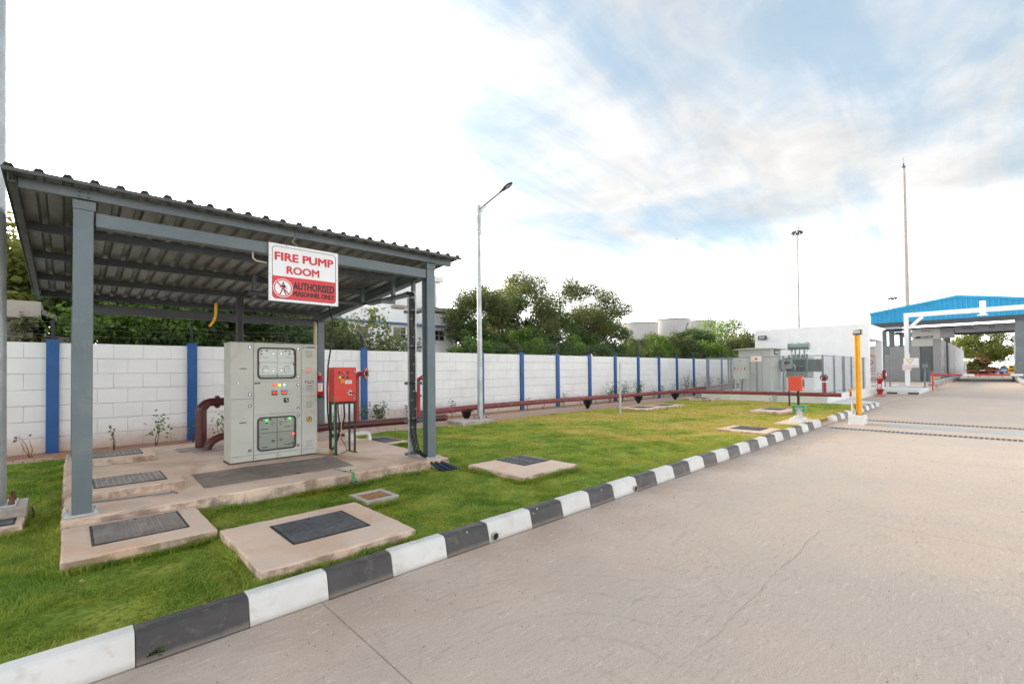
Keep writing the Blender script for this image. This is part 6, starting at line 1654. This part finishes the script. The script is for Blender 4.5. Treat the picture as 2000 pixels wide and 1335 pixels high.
# ------------------------------------------------------------------ plants and trees
def leaf_mesh(name, mat, pts, nrm, size, tone, rng, aspect=.55, fold=.25):
    """many small folded leaf quads: pts (n,3), nrm (n,3) preferred facing, size (n)"""
    n = len(pts)
    nr = nrm+rng.normal(0, .55, (n, 3)); nr /= np.linalg.norm(nr, axis=1, keepdims=True)+1e-9
    t = rng.normal(0, 1, (n, 3)); t -= nr*np.sum(t*nr, 1, keepdims=True); t /= np.linalg.norm(t, axis=1, keepdims=True)+1e-9
    b = np.cross(nr, t)
    L = size[:,None]; W = L*aspect
    v = np.empty((n, 4, 3))
    v[:,0] = pts-t*L*.5; v[:,1] = pts+b*W*.5+nr*L*fold*.3; v[:,2] = pts+t*L*.5-nr*L*fold*.4; v[:,3] = pts-b*W*.5+nr*L*fold*.3
    me = bpy.data.meshes.new(name)
    me.vertices.add(n*4); me.vertices.foreach_set('co', v.astype(np.float32).ravel())
    me.loops.add(n*4); me.loops.foreach_set('vertex_index', np.arange(n*4, dtype=np.int32))
    me.polygons.add(n); me.polygons.foreach_set('loop_start', np.arange(0, n*4, 4, dtype=np.int32)); me.polygons.foreach_set('loop_total', np.full(n, 4, np.int32))
    me.update(calc_edges=True)
    a = me.attributes.new('tone', 'FLOAT', 'POINT'); a.data.foreach_set('value', np.repeat(np.clip(tone, 0, 1).astype(np.float32), 4))
    me.materials.append(mat)
    return me
def limb_tube(m, a, b, r0, r1, rnd, n=6, sag=.12, segs=4):
    a, b = Vector(a), Vector(b); L = (b-a).length; pts = []; rr = []
    for i in range(segs+1):
        t = i/segs; p = a.lerp(b, t)
        w = math.sin(pi*t)*L*sag
        pts.append(p+Vector((rnd.uniform(-.5,.5)*w, rnd.uniform(-.5,.5)*w, w*.4))); rr.append(r0+(r1-r0)*t)
    m.tube(pts, rr, n, False)
    return pts
def tree(x, y, H, R, label, mat, seed, leaves=9000, ls=.17, trunk=.16, base=.28, lumps=26, open_=.0, zb=0., cat='tree', group='trees beyond the boundary wall', flat=.75, name='tree', bias=None, ry=None):
    rnd = random.Random(seed); rng = np.random.default_rng(seed)
    T = thing(name, (x, y, zb), label, cat, group)
    c0 = H*base; ch = H-c0
    ry = ry or R
    cen = []; tries = 0
    while len(cen) < lumps and tries < 4000:
        tries += 1
        u, v, w = rnd.uniform(-1,1), rnd.uniform(-1,1), rnd.uniform(-1,1)
        d = math.sqrt(u*u+v*v+w*w)
        if d > 1 or d < .30: continue
        # crown fuller above, thinner skirt below
        zz = c0+ch*(.5+.5*w)
        k = math.sqrt(max(0, 1-w*w))*.25+.75 if w < 0 else 1.0
        p = Vector((x+u*R*k, y+v*ry*k, zb+zz))
        if bias: p = p+Vector(bias)*((zz-c0)/ch)
        r = rnd.uniform(.20,.36)*min(R, ry*1.2, ch*.8)
        if any((p-q).length < .45*(r+s) for q, s in cen): continue
        cen.append((p, r))
    wsum = sum(r*r for _, r in cen)
    P = []; Nn = []; S = []; T_ = []
    for p, r in cen:
        n = int(leaves*r*r/wsum)
        d = rng.normal(0, 1, (n, 3)); d /= np.linalg.norm(d, axis=1, keepdims=True)
        rad = r*np.clip(rng.normal(.86, .20, n), .1, 1.28)
        # twigs: pull leaves into small sprays so the outline is broken
        sp = rng.integers(0, max(3, n//9), n); off = rng.normal(0, .55, (max(3, n//9), 3))
        dd = d*.72+off[sp]*.5; dd /= np.linalg.norm(dd, axis=1, keepdims=True)+1e-9
        q = np.array(p)+dd*rad[:,None]*np.array([1, 1, flat])+rng.normal(0, ls*.6, (n, 3))
        keep = q[:,2] > zb+.25
        P.append(q[keep]); nn = dd*.8; nn[:,2] += .55; Nn.append(nn[keep])
        S.append((ls*rng.uniform(.6, 1.35, n))[keep])
        lt = rnd.uniform(-.22, .22)
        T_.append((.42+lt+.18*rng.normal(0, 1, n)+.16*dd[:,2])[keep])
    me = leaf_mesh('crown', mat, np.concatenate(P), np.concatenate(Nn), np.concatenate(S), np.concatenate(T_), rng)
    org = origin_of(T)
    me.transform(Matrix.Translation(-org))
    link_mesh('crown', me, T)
    m = MB(); top = Vector((x+rnd.uniform(-.1,.1)*R, y, zb+c0+ch*.30))
    limb_tube(m, (x, y, zb-.1), top, trunk, trunk*.62, rnd, 9, .05)
    for p, r in cen:
        st = Vector((x, y, zb)).lerp(top, rnd.uniform(.6, 1.0)); mid = st.lerp(p, .5)+Vector((0,0,-.04*H))
        limb_tube(m, st, mid, trunk*.36, trunk*.22, rnd, 5, .12, 3); limb_tube(m, mid, p, trunk*.22, trunk*.05, rnd, 4, .14, 3)
        for k in range(2):
            e = p+Vector((rnd.uniform(-1,1), rnd.uniform(-1,1), rnd.uniform(-.4,1)))*r*.8
            limb_tube(m, p.lerp(mid, .25), e, trunk*.09, trunk*.03, rnd, 3, .1, 2)
    m.build('trunk', BARK, T)
    return T
# dense growth behind the shelter
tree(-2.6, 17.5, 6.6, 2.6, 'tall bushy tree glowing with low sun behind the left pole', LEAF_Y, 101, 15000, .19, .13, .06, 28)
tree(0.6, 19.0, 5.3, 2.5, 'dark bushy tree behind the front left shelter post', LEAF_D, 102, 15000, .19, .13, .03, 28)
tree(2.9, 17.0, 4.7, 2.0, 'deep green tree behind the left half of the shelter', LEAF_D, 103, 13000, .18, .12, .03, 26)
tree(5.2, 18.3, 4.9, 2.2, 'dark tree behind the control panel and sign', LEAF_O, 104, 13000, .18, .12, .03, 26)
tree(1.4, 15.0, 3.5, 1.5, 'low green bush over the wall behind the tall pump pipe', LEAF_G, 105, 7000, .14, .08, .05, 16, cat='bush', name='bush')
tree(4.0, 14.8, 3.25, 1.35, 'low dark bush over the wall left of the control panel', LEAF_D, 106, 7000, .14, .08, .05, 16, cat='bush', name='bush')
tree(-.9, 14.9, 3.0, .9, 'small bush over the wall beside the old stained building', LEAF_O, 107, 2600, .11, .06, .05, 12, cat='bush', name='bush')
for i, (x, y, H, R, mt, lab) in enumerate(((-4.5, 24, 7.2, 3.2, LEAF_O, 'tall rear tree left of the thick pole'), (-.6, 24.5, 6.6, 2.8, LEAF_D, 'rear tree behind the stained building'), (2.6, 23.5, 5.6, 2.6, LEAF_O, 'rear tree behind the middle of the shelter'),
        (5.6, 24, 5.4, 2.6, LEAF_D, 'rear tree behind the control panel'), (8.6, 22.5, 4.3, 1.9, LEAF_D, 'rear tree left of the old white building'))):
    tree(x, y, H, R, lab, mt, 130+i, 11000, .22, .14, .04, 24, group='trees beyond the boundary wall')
# open-leaved tree right of the shelter
tree(7.9, 16.2, 3.75, 1.75, 'loose leaved tree showing its branches before the old white building', LEAF_O, 110, 3000, .165, .10, .34, 24, flat=.8)
tree(6.3, 15.6, 3.35, 1.1, 'small leafy tree between the sign and the loose leaved tree', LEAF_O, 111, 2600, .13, .08, .2, 14)
# big trees in the middle distance
tree(23.6, 28.5, 8.5, 3.4, 'broad olive green tree just right of the street lamp', LEAF_O, 120, 30000, .18, .22, .12, 34)
tree(20.9, 25.5, 5.2, 1.8, 'dark leafy tree between the old building and the street lamp', LEAF_D, 121, 13000, .16, .14, .08, 22)
tree(30.3, 30.0, 10.0, 3.8, 'tallest rounded tree in the middle of the tree line', LEAF_O, 122, 32000, .19, .24, .18, 34)
tree(39.5, 31.0, 11.3, 4.6, 'spreading airy tree with visible branches right of the tallest tree', LEAF_O, 123, 30000, .19, .26, .30, 36, flat=.62)
tree(45.0, 31.5, 8.8, 3.6, 'dark round tree at the right end of the big tree group', LEAF_D, 124, 20000, .2, .2, .10, 24)
tree(27.0, 27.5, 7.4, 2.8, 'dark shaded tree filling the gap below the two big crowns', LEAF_D, 125, 17000, .18, .16, .05, 24)
tree(34.8, 29.0, 8.0, 3.2, 'shaded tree below the spreading airy crown', LEAF_D, 126, 17000, .19, .16, .05, 24)
# brighter bushes right behind the wall
for i, (x, y, H, R, mt, lab) in enumerate((
    (14.2, 18.0, 3.25, 1.25, LEAF_G, 'bright feathery bush just left of the street lamp'),
    (16.6, 18.2, 3.45, 1.15, LEAF_D, 'dark bush right of the street lamp foot above the wall'),
    (18.3, 18.0, 3.95, 1.2, LEAF_G, 'fresh green bush below the broad olive tree'),
    (20.9, 18.4, 3.65, 1.4, LEAF_D, 'deep green bush below the tallest tree'),
    (23.5, 18.8, 3.6, 1.4, LEAF_G, 'light green bush below the spreading tree'),
    (26.6, 19.2, 3.8, 1.6, LEAF_D, 'dark green bush at the foot of the dark round tree'),
    (30.6, 20.0, 3.7, 1.6, LEAF_D, 'green bush left of the small palm'))):
    tree(x, y, H, R, lab, mt, 140+i, 8000, .125, .07, .1, 18, cat='bush', name='bush', group='bushes behind the wall')
for i, (x, y, H, R, mt, lab) in enumerate((
    (52.5, 30.0, 5.5, 3.6, LEAF_G, 'low green tree in front of the left storage tank'),
    (58.5, 30.5, 6.0, 4.0, LEAF_O, 'olive tree below the middle storage tank'),
    (67.0, 31.0, 7.3, 3.6, LEAF_D, 'dark crowned tree below the right storage tank'),
    (82.5, 31.0, 10.6, 6.6, LEAF_G, 'bright green tree against the left edge of the white building'),
    (62.5, 27.0, 5.1, 3.8, LEAF_G, 'lower green tree between the palm and the bright tree'),
    (72.0, 27.5, 6.3, 4.6, LEAF_O, 'lower olive tree left of the white building'))):
    tree(x, y, H, R, lab, mt, 160+i, 20000, .27, .16, .08, 24, group='trees below the storage tanks')

def palm(x, y, H, label):
    T = thing('palm_tree', (x, y, 0), label, 'palm tree'); rnd = random.Random(7); rng = np.random.default_rng(7)
    m = MB(); m.tube([(x,y,0),(x+.1,y,H*.4),(x+.05,y,H*.75)], [.16,.13,.12], 8); m.build('trunk', BARK, T)
    P = []; Nn = []
    m = MB(); c = Vector((x+.05, y, H*.75))
    for k in range(17):
        a = 2*pi*k/17+rnd.uniform(-.1,.1); up = rnd.uniform(.2, 1.2); L = H*.34*rnd.uniform(.8,1.1); pts = []
        for i in range(9):
            t = i/8; pts.append(c+Vector((cos(a)*L*t, sin(a)*L*t, L*(up*t-1.05*t*t))))
        m.tube(pts, [.03*(1-.8*i/8) for i in range(9)], 4, False)
        sd = Vector((-sin(a), cos(a), 0))
        for i in range(1, 9):
            for s in (-1, 1):
                for j in range(3):
                    p = pts[i].lerp(pts[i-1], j/3); e = p+sd*s*.42*(1-.6*abs(i/8-.4))+(pts[i]-pts[i-1])*.8+Vector((0,0,-.12))
                    w = (pts[i]-pts[i-1])*.14
                    m.add([p-w, p+w, e], [(0,1,2)])
    m.build('fronds', paint('palm_frond', (.10,.13,.035), .5, 0, .25, 3.), T)
palm(47.5, 28.5, 6.3, 'small palm at the right end of the big tree group')
# tree and scrub seen through the gate
tree(110, 1.0, 7.9, 4.2, 'spreading tree framed by the gate at the end of the lane', LEAF_Y, 180, 12000, .32, .30, .28, 34, group='', flat=.6)
tree(104, 2.9, 4.6, 1.7, 'yellowish bushy tree behind the scanner wall end', LEAF_Y, 181, 5000, .26, .12, .1, 16, group='')
tree(103, 1.6, 3.4, 1.1, 'brownish shrub tree under the gate tree', LEAF_B, 182, 2500, .24, .1, .15, 12, group='', cat='bush', name='bush')
for i, (x, y) in enumerate(((98, 1.9), (98.5, .6), (99, -.8), (97.5, 2.7))):
    tree(x, y, 1.75, .95, ('dry brown scrub beyond the far barrier, nearest the blue drum', 'dry brown scrub in the middle beyond the far barrier', 'dry brown scrub nearest the blue cart', 'green scrub beside the scanner wall end')[i], LEAF_B if i < 3 else LEAF_G, 185+i, 1400, .17, .04, .05, 9, cat='bush', name='bush', group='dry scrub at the end of the lane')

def wall_plant(x, y, z, h, kind, label, seed):
    rnd = random.Random(seed); rng = np.random.default_rng(seed)
    T = thing('young_plant', (x, y, z), label, 'plant', 'young plants along the wall')
    m = MB(); P = []; S = []
    ns = 3 if kind == 'dry' else (2 if kind in ('thin', 'leafy') else 5)
    for k in range(ns):
        a = rnd.uniform(0, 6.28); sp = {'dry': .42, 'thin': .14, 'leafy': .12, 'bush': .30}[kind]*h
        e = Vector((x+cos(a)*sp, y+sin(a)*sp*.6, z+h*rnd.uniform(.7, 1.0)))
        pts = limb_tube(m, (x+rnd.uniform(-.02,.02), y, z), e, .008 if kind != 'bush' else .010, .003, rnd, 5, .14, 5)
        for i in range(2, 6):
            n = {'dry': 1 if i == 5 else 0, 'thin': 2, 'leafy': 7, 'bush': 12}[kind]
            for _ in range(n):
                sp2 = .03 if kind in ('dry', 'thin') else h*.13
                P.append([pts[i].x+rnd.gauss(0, sp2), pts[i].y+rnd.gauss(0, sp2), pts[i].z+rnd.gauss(0, sp2)]); S.append(rnd.uniform(.05, .085))
    m.build('stem', DRY if kind == 'dry' else BARK, T)
    P = np.array(P); n = len(P); nn = np.tile([0., -.5, .8], (n, 1))
    me = leaf_mesh('leaves', LEAF_B if kind == 'dry' else (LEAF_D if seed % 2 else LEAF_G), P, nn, np.array(S), .45+.2*rng.normal(0, 1, n), rng, .6)
    me.transform(Matrix.Translation(-origin_of(T))); link_mesh('leaves', me, T)
PL = [(-.48,.42,'dry','dried up reddish plant below the left blue post'), (.63,.50,'thin','thin wilted plant left of the raised platform chamber'), (1.28,.72,'leafy','healthy young plant with a tuft of dark leaves left of the blue post'),
      (1.92,.42,'thin','small plant growing before the blue post by the pump pipe'), (2.42,.62,'leafy','slim plant between the pump pipe and control panel'), (4.95,.42,'thin','small plant seen behind the red box legs'),
      (5.80,.52,'leafy','plant with a red bloom before the blue post right of the red box'), (6.25,.55,'bush','airy leafy plant right of the red riser'), (7.1,.5,'thin','thin wilted plant behind the cable tray'), (8.75,.52,'leafy','plant just left of the street lamp above the pipe'),
      (12.15,.60,'thin','small plant on the wall right of the first far post'), (13.0,.45,'dry','bare dry stalk between the first two far posts'), (14.25,.62,'leafy','plant beside the second far blue post'), (15.3,.45,'dry','short dry stalk between far posts'), (16.4,.52,'thin','small plant before the third far post'),
      (17.4,.78,'bush','fuller plant left of the thin grey post'), (18.4,.85,'bush','fuller plant right of the thin grey post'), (19.9,.82,'bush','leafy plant before the fifth far post'), (21.2,.6,'leafy','small plant above the fire main bend'), (22.2,.62,'leafy','plant just past the pipe corner'),
      (23.3,.80,'leafy','small plant left of the large leaved shrub'), (24.6,1.12,'bush','large leaved young tree above the fire main corner'), (25.7,.9,'bush','low bush at the first fence post'), (27.6,1.1,'bush','dense rounded bush seen through the fence'), (29.6,1.0,'bush','second bush seen through the fence'), (31.2,.9,'bush','farthest bush behind the fence')]
for i, (x, h, k, lab) in enumerate(PL): wall_plant(x, 11.88, .08, h, k, lab, 300+i)

# ------------------------------------------------------------------ buildings, tanks, masts
def old_building():
    B = thing('old_building', (18, 33, 0), 'old stained white industrial building with a tower block beyond the wall', 'building')
    m = MB(); m.box(9.0, 22.5, 30.0, 42, 0, 5.0); m.build('wall', BLDW, B)
    m = MB(); m.box(8.8, 22.62, 29.75, 42.2, 5.12, 6.05); m.build('parapet', BLDW, B)
    m = MB(); m.box(8.7, 22.72, 29.55, 42.3, 5.0, 5.115); m.build('blue_ledge', paint('faded_blue_ledge', (.10,.20,.33), .7, 0, .2, 1.5), B)
    m = MB(); m.box(15.4, 21.4, 31.0, 38, 6.05, 8.75); m.build('tower_wall', BLDW, B)
    m = MB(); m.box(15.2, 21.85, 30.7, 38.3, 8.75, 9.15); m.build('tower_parapet', BLDW, B)
    m = MB(); m.box(19.5, 22.9, 29.3, 30.9, 6.15, 6.45); m.build('canopy_slab', OLDC, B); m = MB(); m.box(17.3,18.3,30.4,31.0,6.3,6.5); m.build('small_slab', OLDC, B)
    m = MB(); m.tube([(17.9,29.9,0.),(17.9,29.9,5.0)], .06, 8); m.tube([(20.1,29.9,0.),(20.1,29.9,6.0)], .05, 8); m.tube([(22.35,29.9,0),(22.35,29.9,5)], .05, 8); m.build('drain_pipe', BLDW, B)
    m = MB(); m.box(14.05,14.5,29.8,30.2,6.0,6.75); m.build('chimney', BLDW, B)
    for x, z, w, h in ((17.45,4.35,1.05,.85),(20.85,4.35,.95,.75),(14.5,4.3,.9,.8),(12.0,4.3,.9,.8)):
        m = MB(); m.box(x-w/2, x+w/2, 29.985, 29.999, z-h/2, z+h/2); o = m.build('window', DGLASS, B)
        m = MB()
        for q in (x-w/2, x+w/2, x): m.box(q-.025, q+.025, 29.965, 29.984, z-h/2, z+h/2)
        for q in (z-h/2, z+h/2, z): m.box(x-w/2+.026, x+w/2-.026, 29.967, 29.984, q-.025, q+.025)
        m.build('window_frame', BASEC, o)
    m = MB(); m.box(20.7,21.1,30.985,30.999,7.75,8.35); o = m.build('window', DGLASS, B); m = MB(); m.box(20.66,21.14,30.96,30.984,8.20,8.42); m.build('shutter', RUST, o)
    m = MB(); m.lathe((21.75,0,4.8), [(.16,29.9),(.16,30.0)], 12, 'Y'); m.build('vent_hole', DARK, B)
old_building()
def stained_shed():
    B = thing('stained_building', (-2, 16, 0), 'small stained concrete building over the wall at the left edge', 'building')
    m = MB(); m.box(-7.0, -.62, 15.6, 21, 0, 2.86); m.build('wall', OLDC, B); m = MB(); m.box(-7.2, -.48, 15.35, 21.2, 2.87, 3.26); m.build('parapet', OLDC, B)
    m = MB(); m.box(-.80, -.30, 15.585, 15.599, 1.9, 2.42); m.build('opening', DARK, B)
    m = MB(); m.prism([(-.47,3.1),(.28,2.72),(.28,2.64),(-.47,2.98)], 15.5, 17.5, 'Y'); m.prism([(-.47,2.5),(.1,2.45),(.1,2.3),(-.47,2.3)], 15.5, 17, 'Y'); m.build('lean_to_roof', OLDC, B)
stained_shed()
def tank(x, y, R, zt, label, stairs=False):
    T = thing('storage_tank', (x, y, 0), label, 'storage tank', 'large storage tanks behind the trees')
    nz = 5; zs = [zt*k/nz for k in range(nz+1)]
    m = MB(); m.lathe((x, y, 0), [(R, 0), (R, zt)], 64); m.build('shell', TANKW, T)
    m = MB(); m.lathe((x, y, 0), [(R, zt), (R*.5, zt+R*.045), (.2, zt+R*.07)], 64); m.build('roof', TANKW, T)
    for z in (zt*.995, zt*.60):
        m = MB(); m.lathe((x, y, 0), [(R+.02, z-.26), (R+.22, z-.2), (R+.22, z+.2), (R+.02, z+.26)], 64); m.build('stiffener_ring', STEEL_D if z > zt*.9 else BASEC, T)
    m = MB()
    for k in range(40):
        a = 2*pi*k/40; p = (x+R*cos(a), y+R*sin(a)); m.bar((p[0],p[1],zt), (p[0],p[1],zt+1.1), .09)
    for z in (.6, 1.1):
        for k in range(40):
            a, b = 2*pi*k/40, 2*pi*(k+1)/40; m.bar((x+R*cos(a),y+R*sin(a),zt+z),(x+R*cos(b),y+R*sin(b),zt+z),.07)
    m.build('guard_rail', GALV, T)
    if stairs:
        m = MB(); m.bar((x-R*.30,y-R*.97,zt*.80),(x-R*.12,y-R*1.01,zt*.92),.5,.25); m.build('stair', STEEL_D, T)
tank(293, 150, 12.2, 34.6, 'middle storage tank, largest of the three above the trees', True)
tank(252, 150, 11.0, 29.5, 'left storage tank partly hidden by the dark tree')
tank(362, 165, 15.0, 39.0, 'right storage tank behind the middle one')

def mast(x, y, H, label, heads, r0, s=1.0):
    T = thing('floodlight_mast', (x, y, 0), label, 'floodlight mast', 'tall masts beyond the gate')
    m = MB(); m.tube([(x,y,0),(x,y,H*.33),(x,y,H*.66),(x,y,H)], [r0,r0*.82,r0*.62,r0*.42], 14); m.build('pole', MASTC, T)
    if not heads:
        m = MB(); m.tube([(x,y,H),(x,y,H+.9*s)], .14*s, 8); m.tube([(x,y,H+.1*s),(x,y,H+.35*s)], .32*s, 10); m.tube([(x,y,H+.9*s),(x,y,H+2.2*s)], .03*s, 5); m.build('mast_head', LAMPG, T); return
    m = MB(); R = 1.05*s
    m.tube([(x+R*cos(a), y+R*sin(a), H+.1*s) for a in [2*pi*k/18 for k in range(19)]], .05*s, 5, False)
    for k in range(6): m.bar((x,y,H-.3*s), (x+R*cos(pi*k/3), y+R*sin(pi*k/3), H+.1*s), .05*s)
    m.build('head_ring', LAMPG, T)
    for k in range(7):
        a = 2*pi*k/7+.2; c = Vector((x+R*1.05*cos(a), y+R*1.05*sin(a), H+.42*s)); o_ = Vector((cos(a), sin(a), 0)); t_ = Vector((-sin(a), cos(a), 0)); u = (Vector((0,0,1))*.75-o_*.5).normalized()
        m = MB(); m.bar(c-t_*.38*s, c+t_*.38*s, .16*s, .52*s, u); m.build('floodlight', LAMPG, T)
mast(97.2, 24.8, 26.3, 'floodlight mast with a ring of lamps above the white building', True, .30, .75)
mast(120, 11.8, 41.2, 'tallest plain tapering mast rising behind the blue shed', False, .62, 1.0)
mast(150, 17.4, 18.6, 'small distant floodlight mast left of the tallest one', True, .34, .8)
for i, (x, y, h, lab) in enumerate(((200, 52, 36, 'very thin radio mast beside the floodlight mast'), (190, 55.5, 20, 'short thin aerial left of the floodlight mast'), (190, 63, 17, 'leftmost faint aerial above the white building'))):
    T = thing('radio_mast', (x, y, 0), lab, 'radio mast', 'faint distant aerials'); m = MB(); m.tube([(x,y,0),(x,y,h)], .11, 5); m.build('pole', GALV, T)
# far building, the low sun's warmth put into its wall colour, and things at the end of the lane
B = thing('far_building', (72, 14, 0), 'pale far building glimpsed through the white porch', 'building')
m = MB(); m.box(88, 100, 12, 19, 0, 4.6); m.build('wall', paint('sun_tinted_wall', (.66,.58,.50), .8, 0, .05, 1.), B); m = MB(); m.box(87.8,100,11.9,19.1,4.62,4.9); m.build('parapet', WHITE_C, B); m = MB(); m.box(87.9,88,12,19,3.3,3.42); m.build('string_course', ORANGE, B)
for y in (13.2, 15, 16.8): m = MB(); m.box(87.95,87.999,y-.35,y+.35,1.6,2.8); m.build('window', DGLASS, B)
t = thing('blue_roof_shelter', (95, 9.5, 0), 'small blue roof seen between the shed columns', 'shelter')
m = MB(); m.box(94,98,9.4,12.2,4.4,5.0); m.build('roof', paint('pale_blue_roof', (.12,.38,.62), .6), t)
for y in (9.6,12.0): m = MB(); m.box(94.1,94.3,y-.1,y+.1,0,4.4); m.build('post', STEEL_D, t)
t = thing('blue_drum_stack', (96, 4.2, 0), 'stack of dark blue drums beyond the scanner wall', 'drums')
for k in range(3):
    for j in range(2): m = MB(); m.lathe((95.5, 3.75+j*.72, .02+k*.74), [(.33,0),(.34,.05),(.34,.24),(.35,.25),(.34,.27),(.34,.48),(.35,.49),(.34,.51),(.34,.68),(.32,.72)], 12); m.build('drum', paint('drum_blue', (.02,.055,.16), .45), t)
t = thing('white_meter_post', (93, 3.3, 0), 'white post box at the end of the scanner wall', 'post')
m = MB(); m.box(92.9,93.1,2.75,2.95,0,1.9); m.build('post', WHITE_C, t); m = MB(); m.box(92.8,93.1,2.62,3.1,1.9,2.15); m.build('box_head', WHITE_C, t)
t = thing('blue_cart', (94, -.7, 0), 'light blue tilted cart near the right lane edge', 'cart')
m = MB(); m.prism([(-1.35,.75),(-.1,.75),(-.35,1.0),(-1.3,1.55)], 93.5, 94.6, 'X'); m.build('tray', paint('cart_blue', (.10,.33,.55), .5), t); m = MB()
for y in (-1.1,-.5): m.bar((93.7,y,.05),(93.8,y+.15,.75),.08)
m.build('leg', WHITE_C, t)
t = thing('yellow_black_cabinet', (94, -1.6, 0), 'yellow cabinet with black marks by the right scanner wall', 'cabinet')
m = MB(); m.box(93,93.5,-2.0,-1.35,.6,1.75); m.build('cabinet_body', YEL2, t); m = MB(); m.box(92.95,92.999,-1.85,-1.5,.85,1.1); m.box(92.95,92.999,-1.8,-1.5,1.3,1.5); m.build('black_mark', BLACK, t)
# birds: one gliding over the tanks, one resting on the mast head
def bird(x, y, z, s, a, label):
    T = thing('bird', (x, y, z), label, 'bird', 'birds'); d = Vector((cos(a), sin(a), .05)); w = Vector((-sin(a), cos(a), 0))
    m = MB(); c = Vector((x, y, z)); m.tube([c-d*.5*s, c-d*.2*s, c+d*.15*s, c+d*.35*s, c+d*.45*s], [.02*s,.09*s,.11*s,.07*s,.02*s], 7); m.build('body', DARK, T)
    m = MB()
    for k in (-1, 1):
        q = [c+d*.15*s, c-d*.12*s, c+w*k*.55*s-d*.05*s+Vector((0,0,.22*s)), c+w*k*.5*s+d*.12*s+Vector((0,0,.20*s)), c+w*k*1.05*s-d*.15*s+Vector((0,0,.12*s))]
        m.add(q, [(0,1,2,3),(3,2,4)])
    m.build('wing', DARK, T)
bird(106, 52.6, 33, .55, 2.5, 'tiny dark bird gliding in the sky above the storage tanks')
bird(97.5, 24.6, 27.4, .8, .6, 'dark bird about to land on the floodlight mast')

# fixings, prints and strands too small to pick apart one by one
for o in bpy.data.objects:
    if o.parent and o.name.split('.')[0] in ('screw', 'rivet', 'bolt', 'bolt_hole', 'anchor_bolt', 'tread_pattern', 'label_print', 'plate_print', 'label_strip', 'cable_tie', 'rusty_bolt', 'floor_bolt', 'lock', 'lock_ring', 'inner_lock', 'inner_lock_ring', 'fence_wire', 'guard_rail', 'leaves', 'crown', 'fronds', 'print_line', 'strip_print', 'logo_lettering', 'red_lettering', 'black_lettering', 'red_digits'):
        o['kind'] = 'stuff'
